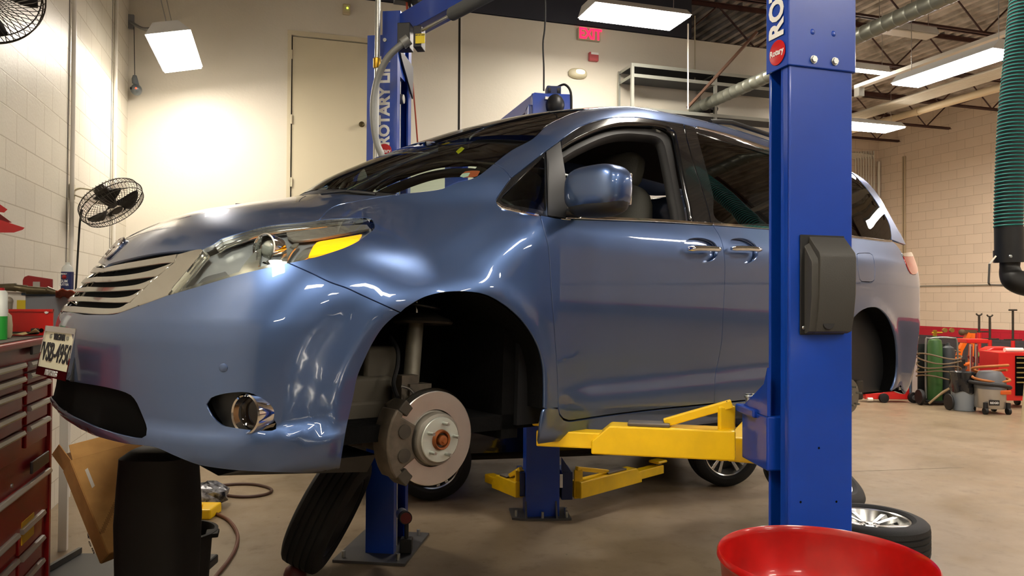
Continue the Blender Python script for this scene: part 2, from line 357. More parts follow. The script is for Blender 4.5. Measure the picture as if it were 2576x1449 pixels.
# ================================================================ MINIVAN BODY SURFACE (van frame: x to the rear, y to the driver side, z up)
def pch(xs,ys):
    """monotone-ish smooth 1D interpolation (Catmull-Rom/hermite, finite-difference tangents)"""
    xs=np.array(xs,float);ys=np.array(ys,float)
    d=np.diff(ys)/np.diff(xs); m=np.zeros(len(xs)); m[0]=d[0];m[-1]=d[-1]
    h=np.diff(xs)
    for i in range(1,len(xs)-1):
        if d[i-1]*d[i]>0:
            w1=2*h[i]+h[i-1]; w2=h[i]+2*h[i-1]; m[i]=(w1+w2)/(w1/d[i-1]+w2/d[i])
    def f(x):
        x=np.asarray(x,float); xc=np.clip(x,xs[0],xs[-1]); i=np.clip(np.searchsorted(xs,xc)-1,0,len(xs)-2)
        h=xs[i+1]-xs[i]; t=(xc-xs[i])/h
        r=ys[i]*(1+2*t)*(1-t)**2+m[i]*h*t*(1-t)**2+ys[i+1]*t*t*(3-2*t)+m[i+1]*h*t*t*(t-1)
        return r+np.where(x<xs[0],(x-xs[0])*m[0],0)+np.where(x>xs[-1],(x-xs[-1])*m[-1],0)
    return f
def sst(a,b,x):
    t=np.clip((x-a)/(b-a),0,1); return t*t*(3-2*t)
def smax(a,b,k):
    h=np.maximum(k-np.abs(a-b),0)/k
    return np.maximum(a,b)+h*h*k*.25
zc=pch([-.5,.10,.16,.28,.4,.6,.76,.84,.98,1.15,1.414,1.65,1.97,2.2,2.6,3.1,3.6,4.2,4.6,4.85,5.2],
       [.40,.87,.945,1.005,1.045,1.098,1.138,1.165,1.262,1.355,1.486,1.588,1.702,1.752,1.782,1.80,1.793,1.76,1.71,1.65,1.58])
yz=pch([.0,.17,.24,.30,.42,.55,.75,.93,1.0,1.05,1.10,1.25,1.40,1.55,1.66,1.76,1.9],
       [.86,.925,.946,.955,.962,.970,.985,.985,.978,.966,.948,.897,.842,.780,.728,.655,.5])
wx=pch([-.2,.4,.8,1.1,1.5,2.5,3.6,4.2,4.6,4.9,5.15],[.96,.985,.995,1,1,1.0,1.0,.99,.965,.925,.86])
xf=pch([0,.15,.2,.28,.38,.46,.56,.62,.66,.72,.80,.93,1.0,1.2],[.06,.03,.0,-.022,-.026,-.028,-.03,-.02,-.0,.035,.088,.165,.24,.54])
xr=pch([.0,.2,.28,.35,.5,.68,.75,1.0,1.1,1.2,1.3,1.45,1.6,1.7,1.8],[4.55,4.78,4.88,4.92,4.98,5.0,4.99,4.98,4.96,4.90,4.80,4.69,4.60,4.52,4.4])
def F(x,y,z):
    y=np.abs(y)
    sh=(.54-.12*sst(1.1,2.0,x))*y*y*sst(.55,.95,x)*(1-sst(2.2,3.2,x))
    crown=.26*(1-sst(.9,1.35,x))+.06*sst(.9,1.35,x)
    zt=zc(x-sh)-crown*y*y
    gt=(z-zt)*.85
    ys=yz(z)*wx(x)
    # narrow the nose above the headlights
    for cx,r0 in ((.98,.40),(4.01,.385)):
        rr=np.hypot(x-cx,(z-.345)); ys=ys+.009*np.exp(-((rr-r0-.03)/.05)**2)*(z<.85)*sst(.1,.3,z)
    lb=.022*(1-sst(.285,.335,z))*(1-sst(.5,.66,x))*sst(.25,.5,y); ys=ys+lb
    sc=sst(1.35,1.7,x)*(1-sst(3.1,3.5,x))
    ys=ys-.014*sc*np.exp(-((z-(.43+.03*(x-1.6)))/.075)**2)
    gs=y-ys
    u=np.clip(y/.985,0,.9999)
    A=.60; p=2.35
    gf=(xf(z)+A*(1-(1-u**p)**(1/p))-lb-x)*.8
    gr=(x-xr(z)+.36*(1-(1-u**3.2)**(1/3.2)))*.8
    zb=.172+(.012+.048*(1-sst(.5,.85,y)))*(1-sst(.1,.45,x))
    gb=zb-z
    r=smax(gs,gt,.16+.0*x)
    r=smax(r,gf,.05+.05*sst(.8,1.0,z)); r=smax(r,gr,.06)
    return smax(r,gb,.05)
def solve(o,d,t0,t1,n=48):
    """outermost root from inside origin o along d (arrays N,3)"""
    a=np.full(len(o),t0);b=np.full(len(o),t1)
    for _ in range(n):
        m=(a+b)/2;P=o+d*m[:,None];v=F(P[:,0],P[:,1],P[:,2])
        a=np.where(v<0,m,a);b=np.where(v<0,b,m)
    return o+d*((a+b)/2)[:,None]
def cast(o,d,t0=.5,t1=9.,n=700):
    """first hit from outside, o (3,), d (N,3)"""
    ts=np.linspace(t0,t1,n); prev=np.full(len(d),t0); hit=np.full(len(d),np.nan); done=np.zeros(len(d),bool)
    for t in ts:
        P=o+d*t; v=F(P[:,0],P[:,1],P[:,2]); new=(v<0)&~done
        hit[new]=t; done|=new
    a=hit-(ts[1]-ts[0]); b=hit.copy()
    for _ in range(40):
        m=(a+b)/2;P=o+d*m[:,None];v=F(P[:,0],P[:,1],P[:,2]); a=np.where(v<0,a,m); b=np.where(v<0,m,b)
    return o+d*b[:,None]
VA=YAW+math.radians(50.5); VPI=math.radians(1.7)
vx=np.array([math.sin(VA)*math.cos(VPI),math.cos(VA)*math.cos(VPI),-math.sin(VPI)])
vy=np.array([math.cos(VA),-math.sin(VA),0.]); vz=-np.cross(vx,vy)
HUB=np.array([0.98,0.90,0.235])
VO=CAM+ray(1107,1105)*2.62-vx*HUB[0]-vy*HUB[1]-vz*HUB[2]
RV=np.stack([vx,vy,vz]); OC=RV@(CAM-VO)
MWV=Matrix.Identity(4)
for i in range(3): MWV[i][0]=vx[i]; MWV[i][1]=-vy[i]; MWV[i][2]=vz[i]; MWV[i][3]=VO[i]
def v2w(p): p=np.asarray(p,float); return VO+vx*p[0]+vy*p[1]+vz*p[2]
def w2v(p): return RV@(np.asarray(p,float)-VO)
def vdir(px,py): d=RV@ray(px,py); return d/np.linalg.norm(d)
def inv(px,py,y=None,x=None,z=None):
    d=vdir(px,py)
    t=(y-OC[1])/d[1] if y is not None else (x-OC[0])/d[0] if x is not None else (z-OC[2])/d[2]
    return OC+d*t
def grad(P):
    e=1e-3; g=np.empty_like(P)
    for i in range(3):
        a=P.copy();a[:,i]+=e;b=P.copy();b[:,i]-=e; g[:,i]=F(a[:,0],a[:,1],a[:,2])-F(b[:,0],b[:,1],b[:,2])
    return g/np.maximum(np.linalg.norm(g,axis=1,keepdims=True),1e-9)
def castpx(pts):
    d=np.array([vdir(*p) for p in pts]); P=cast(OC,d,1.4,7.4,240)
    bad=np.isnan(P[:,0])
    if bad.any():
        ts=np.linspace(1.4,7.4,600); D=d[bad]; Q=OC+D[:,None,:]*ts[None,:,None]; v=F(Q[...,0],Q[...,1],Q[...,2]); k=v.argmin(1); q=Q[np.arange(len(D)),k]
        for _ in range(6):
            f=F(q[:,0],q[:,1],q[:,2]); q=q-grad(q)*f[:,None]
        P[bad]=q
    return P
def sp2(pts,step):
    pts=[np.array(p,float) for p in pts]
    if len(pts)<3:
        out=[];n=max(1,int(np.linalg.norm(pts[-1]-pts[0])/step)); return [pts[0]+(pts[-1]-pts[0])*i/n for i in range(n+1)]
    out=[]
    for i in range(len(pts)-1):
        p0,p1,p2,p3=pts[max(i-1,0)],pts[i],pts[i+1],pts[min(i+2,len(pts)-1)]
        n=max(1,int(np.linalg.norm(p2-p1)/step))
        for j in range(n):
            t=j/n; out.append(.5*((2*p1)+(p2-p0)*t+(2*p0-5*p1+4*p2-p3)*t*t+(3*p1-p0-3*p2+p3)*t**3))
    out.append(pts[-1]); return out
def crv(pts,step=11,s0=0):
    """photo-traced curve laid on the body surface -> Nx3 van points; s0: 1 first / 2 last / 3 both ends on the centre plane"""
    if len(pts[0])==3: return np.array(sp2(pts,.06))
    P=castpx(sp2(pts,step))
    if s0&1: P[0,1]=0
    if s0&2: P[-1,1]=0
    return P
NC=np.array([1.0,0,.62]); RC=np.array([4.0,0,.85])
def todom(P,dom):
    if dom=='S': return np.stack([P[:,0],np.arctan2(P[:,2]-.75,P[:,1])*.9],1)
    if dom=='T': return P[:,:2].copy()
    if dom=='N':
        q=P-NC; return np.stack([np.arctan2(q[:,1],-q[:,0]),np.arctan2(q[:,2],np.hypot(q[:,0],q[:,1]))],1)
    q=P-RC; return np.stack([np.arctan2(q[:,1],q[:,0]),np.arctan2(q[:,2],np.hypot(q[:,0],q[:,1]))],1)
def lift(U,dom,off=0):
    if dom=='S':
        a=U[:,1]/.9; o=np.stack([U[:,0],0*a,0*a+.75],1); d=np.stack([0*a,np.cos(a),np.sin(a)],1); P=solve(o,d,0,2)
    elif dom=='T':
        o=np.stack([U[:,0],U[:,1],0*U[:,0]+.55],1); d=np.tile(np.array([0,0,1.]),(len(U),1)); P=solve(o,d,0,2)
    else:
        C0,s=(NC,-1) if dom=='N' else (RC,1)
        az,el=U[:,0],U[:,1]; d=np.stack([s*np.cos(az)*np.cos(el),np.sin(az)*np.cos(el),np.sin(el)],1); P=solve(np.tile(C0,(len(U),1)),d,0,3)
    if off: P=P+grad(P)*off
    return P
def inpoly(Q,L):
    x,y=Q[:,0],Q[:,1]; c=np.zeros(len(Q),bool); n=len(L)
    for i in range(n):
        x0,y0=L[i];x1,y1=L[(i+1)%n]
        if y0==y1: continue
        k=((y0>y)!=(y1>y))&(x<(x1-x0)*(y-y0)/(y1-y0)+x0); c^=k
    return c
def shrink(L,g,keep):
    n=len(L); a=sum(L[i][0]*L[(i+1)%n][1]-L[(i+1)%n][0]*L[i][1] for i in range(n)); s=1 if a>0 else -1
    out=L.copy()
    for i in range(n):
        if keep[i]: continue
        p,q,r=L[i-1],L[i],L[(i+1)%n]; e1=q-p;e2=r-q; l1=np.hypot(*e1);l2=np.hypot(*e2)
        if l1<1e-9 or l2<1e-9: continue
        n1=np.array([-e1[1],e1[0]])/l1*s; n2=np.array([-e2[1],e2[0]])/l2*s; b=n1+n2; lb=np.hypot(*b)
        if lb<.3: b=n1;lb=1;k=1
        else: k=min(2.0,2/lb)/1
        out[i]=q+b/lb*g*k*(1 if lb else 1)
    return out
def clean(P):
    k=[0]
    for i in range(1,len(P)):
        if np.linalg.norm(P[i]-P[k[-1]])>2e-3: k.append(i)
    if np.linalg.norm(P[k[-1]]-P[k[0]])<2e-3: k.pop()
    return P[k]
MWROOT=None
def panel(name,curves,dom,mat,parent,holes=(),h=.035,gap=.0022,depth=.014,off=0,mirror=True,two=False,smoothn=True,inside=None):
    L3=clean(np.concatenate(curves)); keep=np.abs(L3[:,1])<1e-4
    L=todom(L3,dom); L=shrink(L,gap,keep)
    HL=[]
    for hc in holes:
        q=todom(clean(np.concatenate(hc)),dom); HL.append(shrink(q,-gap,np.zeros(len(q),bool)))
    lo=L.min(0);hi=L.max(0)
    gx=np.arange(lo[0],hi[0],h);gy=np.arange(lo[1],hi[1],h*.87); G=np.array([(x+(h/2 if j%2 else 0),y) for j,y in enumerate(gy) for x in gx])
    if len(G):
        G=G[inpoly(G,L)]
        for q in HL: G=G[~inpoly(G,q)]
        B=np.concatenate([L]+HL)
        if len(G):
            d=np.sqrt(((G[:,None,:]-B[None,:,:])**2).sum(2)).min(1); G=G[d>h*.5]
    pts=[Vector(p) for p in L]; ed=[(i,(i+1)%len(L)) for i in range(len(L))]; k=len(L)
    for q in HL: pts+=[Vector(p) for p in q]; ed+=[(k+i,k+(i+1)%len(q)) for i in range(len(q))]; k+=len(q)
    pts+=[Vector(p) for p in G]
    r=delaunay_2d_cdt(pts,ed,[],0,1e-7)
    U=np.array([(p.x,p.y) for p in r[0]]); T=[f for f in r[2]]
    ctr=np.array([U[list(f)].mean(0) for f in T]); ok=inpoly(ctr,L)
    for q in HL: ok&=~inpoly(ctr,q)
    T=[f for f,o in zip(T,ok) if o]
    P=lift(U,dom,off)
    on0=np.zeros(len(U),bool)
    if dom in('N','T'): on0=np.abs(U[:,1] if dom=='T' else U[:,0])<1e-4; P[on0,1]=0
    N=grad(P-(0 if not off else grad(P)*off))
    has0=on0.any(); out=[]
    def mk(sides):
        V=[];NN=[];Fs=[];base0=None
        for sg in sides:
            Q=P*[1,-sg,1]; q=N*[1,-sg,1]; b=len(V); ix={}
            for i in range(len(Q)):
                if base0 is not None and on0[i]: ix[i]=i
                else: ix[i]=len(V); V.append(Q[i].tolist()); NN.append(q[i].tolist())
            cnt={}
            for f in T:
                f=list(f); a,bb,c=[Q[i] for i in f]; nn=np.cross(bb-a,c-a)
                if nn@(q[f[0]]+q[f[1]]+q[f[2]])<0: f=f[::-1]
                Fs.append([ix[i] for i in f])
                for i in range(3): cnt[(f[i],f[(i+1)%3])]=1
            if depth:
                bd=[e for e in cnt if (e[1],e[0]) not in cnt and not (on0[e[0]] and on0[e[1]])]
                mp={}
                def nv(i):
                    if i not in mp: mp[i]=len(V); V.append((Q[i]-q[i]*depth).tolist()); NN.append((0,0,0))
                    return mp[i]
                for i,j in bd: Fs.append([ix[j],ix[i],nv(i),nv(j)])
            base0=b
        me=bpy.data.meshes.new(name); me.from_pydata(V,[],Fs); me.materials.append(mat); me.shade_smooth()
        if depth:
            k=sum(1 for _ in T)
            se=set()
            nt=len(T)
            # crease the outer edge so the lip keeps its own normals
        if smoothn:
            vi=np.zeros(len(me.loops),dtype=np.int32); me.loops.foreach_get('vertex_index',vi)
            pi=np.zeros(len(me.polygons),dtype=np.int32); me.polygons.foreach_get('loop_total',pi); lp=np.repeat(pi,pi)
            NA=np.array(NN); L_=NA[vi]; L_[lp==4]=0
            me.normals_split_custom_set([tuple(x) for x in L_])
        ob=bpy.data.objects.new(name,me); COL.objects.link(ob)
        if parent is not None: ob.parent=parent; WM[ob.name]=WM[parent.name].copy()
        out.append(ob)
    if has0: mk((1,-1))
    else:
        mk((1,))
        if mirror: mk((-1,))
    return out[0]
def vb(): return MB(MWV@Matrix.Scale(-1,4,(0,1,0)))   # mesh builder in van coordinates (y to the driver side)
# ---------------------------------------------------------------- van materials
def paintmat():
    m=M('metallic_blue_paint','#4c6490',.36,.82,1.0,.025); nt=m.node_tree; b=nt.nodes['Principled BSDF']; b.inputs['Coat IOR'].default_value=1.55
    return m
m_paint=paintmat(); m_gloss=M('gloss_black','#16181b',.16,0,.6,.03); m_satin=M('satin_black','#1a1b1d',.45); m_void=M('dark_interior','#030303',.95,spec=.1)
m_wsh=glassmat('windscreen_glass','#cfe3d8',1.6); m_tint=glassmat('privacy_glass','#191c1e',1.55); m_lens=glassmat('clear_lens','#eef2f2',1.5)
m_silver=M('silver_trim','#b9b6ac',.16,.9,.5); m_cloth=M('grey_cloth','#6a6a62',.9,bump=.2,bscale=150); m_liner=M('liner_felt','#060606',.9,spec=.15,bump=.4,bscale=40)
van=thing('minivan','metallic blue minivan raised on the blue and yellow lift, front wheel removed','van',mat=MWV)
c_hoodfront=crv([(256,677),(271.5,667),(296,659),(358,645),(420.6,635),(510,627)],s0=1)
c_hltop=crv([(510,627),(540,613),(558,601),(603,587),(648,574),(693,566),(760,560),(803,554)])
c_seamA=crv([(803,554),(812,544),(828,527),(853,515),(899,506),(957,496),(1006,489)])
e=c_seamA[-1]; yy=np.linspace(e[1],0,9); c_hoodrear=np.stack([.80+(e[0]-.80)*(yy/e[1])**2,yy,0*yy+1.2],1)
c_wsbot=crv([(1010,487),(1073,481),(1114,474),(1147,460),(1197,445),(1242,411.5)])
c_Ain=crv([(1242,411.5),(1286,378),(1338,350),(1372,319),(1414,297),(1441,285),(1490,271)])
w0=c_wsbot[0]; yy=np.linspace(0,w0[1],8); c_wsbotc=np.stack([.875+(w0[0]-.875)*(yy/w0[1])**2,yy,0*yy+1.2],1)
w1=c_Ain[-1]; yy=np.linspace(w1[1],0,9); c_header=np.stack([1.93+(w1[0]-1.93)*(yy/w1[1])**2,yy,0*yy+1.7],1)
ctr0=lambda a,b:np.array([[a,0,1.],[b,0,1.]])
hood=panel('hood',[c_hoodfront,c_hltop,c_seamA,c_hoodrear],'T',m_paint,van,h=.03)
cowl=panel('cowl_panel',[c_wsbotc,c_hoodrear[:1]+[[.004,0,0]],c_hoodrear[1:]+[[.004,0,0]]],'T',m_satin,van,off=-.004,gap=0,h=.05)
ws=panel('windshield',[c_wsbotc,c_wsbot,c_Ain,c_header],'T',m_wsh,van,gap=.003,depth=.004,h=.06)
ry=np.array([[x,.575,1.7] for x in np.linspace(w1[0]+.06,4.5,20)])
rrear=np.array([[4.56,y,1.7] for y in np.linspace(.5,0,7)])
roof=panel('roof',[c_header[::-1],ry,rrear],'T',m_paint,van,h=.08)
# ---- side frame (A pillar, roof rail, D pillar)
c_low=crv([(1286,447),(1314,426),(1345,402),(1373,379),(1409,353.6),(1424,341),(1462,317),(1504,302),(1545,295.5),(1580,294),(1614,296),(1649,301),(1683,306),(1707,309.5),(1752,319),(1787,328),(1838,340),(1890,357),(1932,372),(2000,398),(2086,427),(2118,432)])
c_dp=crv([(2145,436),(2170,461),(2194.5,493),(2214,523),(2229,546),(2239,569),(2243,603)])
ry2=np.array([[x,.575,1.72] for x in np.linspace(4.5,w1[0]+.06,24)]); ry2=lift(ry2[:,:2],'T')
rc=lift(todom(np.array([[4.70,.80,1.17],[4.68,.79,1.30],[4.60,.75,1.45],[4.52,.68,1.58]]),'S'),'S')
c_fs=crv([(1242,411.5),(1265.6,422.6),(1286,447)])
frame=panel('side_frame',[c_low,c_dp,rc,ry2,c_Ain[::-1],c_fs],'S',m_paint,van,h=.04)
# ---- fender
c_qmold=crv([(1286,447),(1275,462),(1255,491),(1249,503),(1252,512),(1262,521),(1273,525),(1300,530),(1354,541)],6)
c_fd=crv([(1359,541),(1362.6,554),(1367.5,573.6),(1375,602),(1381,636),(1388.5,750),(1396,848),(1402,939.5),(1405,1027)])
c_arch_r=crv([(1020,776),(1060,752),(1100,739),(1140,734),(1180,735),(1220,742),(1260,762),(1300,794),(1332,832),(1356,876),(1368,924),(1370,972),(1369,1029)],9)
c_arch_f=crv([(1008,787),(992,797),(964,824),(940,860),(920,900),(900,948),(890,997),(880,1043),(871,1084),(855,1183)],9)
c_bf=crv([(724,661),(733,665),(783,687),(828,709),(873,725),(907,741),(940,756),(980,774),(1008,787)])
c_hlr=crv([(724,661),(783,648),(828,635),(873,619),(907,601),(936,579),(942.7,566),(938,555),(927,549),(895,548.5),(848,550.5),(803,554)],6)
c_wb2=crv([(1006,489),(1010,487)])
fender=panel('front_fender',[c_seamA,c_wb2,c_wsbot,c_fs,c_qmold,c_fd,crv([(1405,1027),(1369,1029)]),c_arch_r[::-1],c_bf[::-1],c_hlr],'S',m_paint,van,h=.035)
# ---- bumper
c_gbot=crv([(198,787),(212,790.5),(250,791),(284,790.5),(296,788),(346,770),(420,743)],s0=1)
c_hll=crv([(420,743),(535,709),(603,689),(670,673),(724,661)])
c_bbot=crv([(855,1183),(830,1190),(743,1190),(621,1186),(540,1178),(491,1168),(440,1148),(387,1126),(316,1117),(234,1095),(184,1068)],s0=2)
c_open=crv([(172,1043),(193,1052),(234,1070),(293,1090),(355,1101),(368,1080),(352,1033),(337,1004),(316,989),(264,975),(193,963),(166,957)],s0=3)
c_fog=crv([(520,1018),(530,1003),(565,992),(611,988),(640,994),(665,1012),(681,1040),(693,1078),(640,1080),(590,1074),(557,1067),(534,1045),(520,1018)])
bumper=panel('front_bumper',[c_gbot,c_hll,c_bf,c_arch_f,c_bbot,c_open],'N',m_paint,van,holes=[[c_fog]],h=.03,gap=.0018,depth=.008)
panel('lower_intake',[c_open],'N',m_void,van,off=-.010,gap=-.012,depth=0,h=.05)
panel('fog_light_pocket',[c_fog],'N',m_satin,bumper,off=-.05,gap=-.012,depth=0,h=.03)
c_shelf=None
# ---- grille
gr=panel('grille',[crv([(445,640),(510,628),(467,684),(434,723),(421,741.5),(346,769),(322,765),(358,729),(394,696),(436,662)],8)],'N',m_silver,van,h=.025,gap=.001,depth=.03)
bars=[([(250,680),(281,670),(327,661),(389.5,650),(446,640)],[(438,661),(405,663.5),(343,673),(284,681),(243,686)]),
([(240,697),(296,695),(358,686),(405,673),(438,660)],[(396,695),(343,702),(284,708.5),(228,710)]),
([(224,722),(284,723),(343,717),(383,703),(396,694)],[(360,728),(329,730),(284,733),(214,734)]),
([(210,746),(284,749.5),(327,745),(349,734),(360,727)],[(326,761),(295,762),(265,761),(204,758)]),
([(199,772),(265,776),(302.5,774),(326,762),(347,769)],[(346,770),(296,788),(250,791),(198,787)])]
for t,b in bars: panel('grille_bar',[crv(t,8,1),crv(b,8,2)],'N',m_silver,gr,gap=0.0005,depth=.006,off=.002,h=.03)
panel('grille_backing',[c_hoodfront,crv([(510,627),(421,742)]),c_gbot[::-1]],'N',m_void,gr,off=-.035,gap=.004,depth=0,h=.05)
# ---- headlight
c_hli=crv([(510,627),(467.5,684),(434,723),(420,743)])
hl=panel('headlight',[c_hli,c_hll,c_hlr,c_hltop[::-1]],'N',m_lens,van,gap=.002,depth=.02,h=.03)
m_bowl=M('headlight_bowl','#8d8f90',.25,.7); 
panel('headlight_bowl',[c_hli,c_hll,c_hlr,c_hltop[::-1]],'N',M('smoked_bowl','#a3a7a8',.35,.35),hl,off=-.034,gap=.001,depth=0,h=.04)
def patch(name,pts,mat,parent,off,depth=.01,h=.02,dom='N',step=8,mirror=True,gap=0): return panel(name,[crv(pts+[pts[0]],step)],dom,mat,parent,off=off,gap=gap,depth=depth,h=h,mirror=mirror)
m_amber=M('amber_reflector_glow','#ff9a08',.25,0,.5,emit=1.0,ecol='#ff9a10'); m_refl=M('lamp_reflector','#e4e2d6',.12,.9)  # amber glows by itself, standing in for light caught by the reflector
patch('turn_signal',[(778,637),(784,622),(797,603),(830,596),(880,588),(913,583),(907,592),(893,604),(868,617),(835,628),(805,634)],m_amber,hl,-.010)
patch('reflector',[(735,655),(748,636),(765,618),(790,608),(800,600),(782,625),(776,640),(745,655)],m_refl,hl,-.014)
patch('reflector',[(588,686),(600,665),(618,640),(640,617),(655,611),(652,625),(648,645),(642,668),(615,680)],m_refl,hl,-.02)
patch('reflector',[(490,706),(508,690),(545,680),(560,676),(566,687),(530,699)],m_bowl,hl,-.016)
patch('light_strip',[(720,575),(790,566),(850,558),(925,556),(932,565),(905,570),(800,588),(735,592)],M('lamp_clear_bar','#9b958a',.3,.3),hl,-.014)
patch('reflector',[(693,662),(706,640),(722,617),(740,600),(752,600),(735,622),(722,646),(712,658)],m_refl,hl,-.016)
patch('headlight_bezel',[(512,630),(490,657),(468,685),(434,724),(425,739),(447,733),(462,712),(480,690),(502,660),(522,637)],m_refl,hl,-.006,depth=.012,h=.015,step=6)
patch('headlight_bezel',[(426,741),(480,725),(535,708),(603,688),(670,672),(722,660),(722,654),(668,665),(600,681),(532,701),(478,717),(446,731)],m_refl,hl,-.006,depth=.012,h=.015,step=6)
patch('headlight_bezel',[(540,615),(560,603),(603,588),(648,575.5),(693,568),(760,562),(850,552.5),(895,551),(895,556),(850,559),(760,568),(695,575),(650,584),(606,598),(566,613),(546,626)],m_refl,hl,-.006,depth=.012,h=.015,step=6)
pj=castpx([(676,628)])[0]; n=vdir(676,628); pc=pj+n*.034; ax=np.array([-.93,.36,.08])
for sg in (1,-1):
    q=pc*[1,sg,1]; a=ax*[1,sg,1]
    vb().lathe([(.045,-.03),(.049,.0),(.049,.02),(.045,.022),(.041,.018),(.038,.0)],q,a,36).build('projector_ring',m_chrome,hl)
    vb().lathe([(.0,.016),(.015,.014),(.028,.006),(.036,-.012)],q,a,28).build('projector_lens',M('projector_glass','#aeb4a8',.04,0,1),hl)
# ---- rocker, doors, quarter
c_B=crv([(1793,567),(1808,590),(1817,613),(1823,655),(1823,712),(1819,787.7),(1815.5,856),(1808,901.6),(1800,939.5),(1798,977.5),(1796.5,1015)])
c_belt=crv([(1378,544),(1420.5,551),(1540,555),(1660,560),(1793,567)])
c_dbot=crv([(1796.5,1015),(1663,1028),(1593,1036),(1523,1045),(1453,1055.7),(1430,1058),(1417,1053),(1408,1042),(1405,1027)],8)
c_h1=crv([(1720,625),(1724,609),(1742,600),(1768,600),(1795,609),(1805,625),(1804,642),(1790,655),(1762,660),(1736,655),(1723,641),(1720,625)],6)
c_h2=crv([(1830,622),(1835,607),(1852,600),(1877,602),(1898,613),(1906,630),(1903,648),(1885,660),(1858,661),(1838,650),(1830,622)],6)
fdoor=panel('front_door',[c_belt,c_B,c_dbot,c_fd[::-1]],'S',m_paint,van,holes=[[c_h1]],h=.035)
c_belt2=crv([(1795,567),(1932,577),(2086,591)])
c_seamQ=crv([(2087,591),(2089,700),(2087,800),(2081,900),(2073,985)])
sdoor=panel('sliding_door',[c_belt2,c_seamQ,crv([(2073,985),(1930,1001),(1796.5,1015)]),c_B[::-1]],'S',m_paint,van,holes=[[c_h2]],h=.035)
for d,c,nm in ((fdoor,c_h1,1),(sdoor,c_h2,2)): panel('handle_cup',[c],'S',m_paint,d,off=-.022,gap=-.004,depth=-.02,h=.02)
c_archR=crv([(2241,985),(2252.6,956),(2257,928),(2258,892.6),(2255,857),(2250,834),(2241,810),(2229,790.5),(2213,776),(2194,773),(2170,780),(2147,801),(2125,835),(2110,880),(2102,930),(2100,975)],9)
c_tl=crv([(2270,638),(2272,646),(2281.5,671),(2289,686),(2296,691),(2303,690)],5)
c_rr=lift(todom(np.array([[4.90,.62,1.02],[4.93,.60,.72],[4.90,.60,.48],[4.80,.60,.30]]),'S'),'S')
c_fuel=crv([(2156,640),(2160,637),(2188,637),(2195,642),(2199,660),(2201,680),(2199.5,704),(2194,709),(2168,708),(2163,703),(2158,672),(2156,640)],5)
quarter=panel('quarter_panel',[crv([(2088,591),(2145,594),(2219,604),(2243,605),(2262,625),(2270,638)]),c_tl,c_rr,crv([(2266,970),(2241,985)]),c_archR,crv([(2100,975),(2074,986)]),c_seamQ[::-1]],'S',m_paint,van,holes=[[c_fuel]],h=.035)
panel('fuel_door',[c_fuel],'S',m_paint,quarter,h=.03)
c_sillb=np.array([[x,.92,.178] for x in np.linspace(3.60,1.42,22)]); c_sillb=lift(todom(c_sillb,'S'),'S')
rocker=panel('rocker_panel',[crv([(1358,1092),(1369,1030),(1405,1028),(1408,1043.5),(1417,1055),(1430,1060),(1453,1057.7),(1523,1047),(1593,1038),(1663,1030),(1796,1017),(1930,1003),(2073,987),(2100,978)],9),c_sillb],'S',m_paint,van,h=.04)
# rear end
zz=[1.55,1.3,1.1,.9,.7,.5,.32]
c_hb=np.array([[5,.0,1.6],[5,.3,1.6],[4.8,.55,1.5],[4.9,.66,1.2],[4.95,.68,.9],[4.95,.68,.6],[4.9,.62,.3],[4.9,.3,.26],[4.9,0,.26]]); c_hb=lift(todom(c_hb,'R'),'R')
panel('tailgate',[c_hb],'R',m_paint,van,h=.08)
tl=panel('tail_light',[crv([(2272,646),(2304,647),(2308,658),(2309,673),(2305,688),(2296,691),(2289,686),(2281.5,671),(2272,646)],4)],'S',M('red_lens','#a51114',.12,0,1,emit=.05,ecol='#c01010'),van,off=.004,h=.02,gap=.001)
patch('chrome_strip',[(2269,638),(2294,635),(2304,644),(2272,645)],m_chrome,tl,.005,dom='S',step=5)
# ---- glazing on the side
c_bel1t=crv([(1793,560.5),(1660,551.5),(1540,547),(1434,543)])
c_fo=crv([(1412,355),(1424,342),(1462,318),(1504,303),(1545,296.5),(1580,295),(1614,297),(1649,302),(1683,307),(1707,310.5),(1719,312)])
c_Bg=crv([(1719,312),(1728,354),(1742,405),(1759,457),(1780,526),(1787,560)])
c_win=crv([(1745,556.5),(1742,547),(1738.5,523),(1731.6,491.6),(1721,440),(1711,388),(1704,353.6),(1699,333),(1683,319),(1649,310),(1614,308),(1580,307),(1545,310),(1511,319),(1476,333),(1441.6,350),(1412,369)],8)
panel('door_frame',[c_fo,c_Bg,c_win],'S',m_gloss,fdoor,h=.03,depth=.03,gap=.0015)
panel('window_seal',[crv([(1415,371),(1445,352),(1480,336),(1514,322),(1548,314),(1582,311),(1614,312),(1649,314),(1680,323),(1695,338),(1700,356),(1707,390),(1716,440),(1727,492),(1734,523),(1739,556)],8),crv([(1722,556),(1718,523),(1711,492),(1702,440),(1692,392),(1684,358),(1678,345),(1660,332),(1614,325),(1582,323),(1550,326),(1520,334),(1488,347),(1452,364),(1417,385)],8)],'S',m_black,fdoor,off=-.03,h=.03,depth=.05,gap=0)
panel('sail_panel',[crv([(1374,381),(1410,355)]),crv([(1410,355),(1413,372),(1417,400),(1423,440),(1427,500),(1431,549)]),crv([(1431,549),(1378,542)])],'S',m_satin,fdoor,h=.03,gap=.001)
strip=lambda t,b:[crv(t,9),crv(b,9)]
panel('belt_moulding',strip([(1432,543.5),(1540,547.5),(1660,552),(1792,561.5)],[(1792,566),(1660,558),(1540,553.5),(1424,549)]),'S',m_chrome,fdoor,off=.004,gap=0,h=.03)
panel('belt_moulding',strip([(1794,561.5),(1932,570),(2086,584)],[(2086,589),(1932,576),(1795,566)]),'S',m_chrome,sdoor,off=.004,gap=0,h=.03)
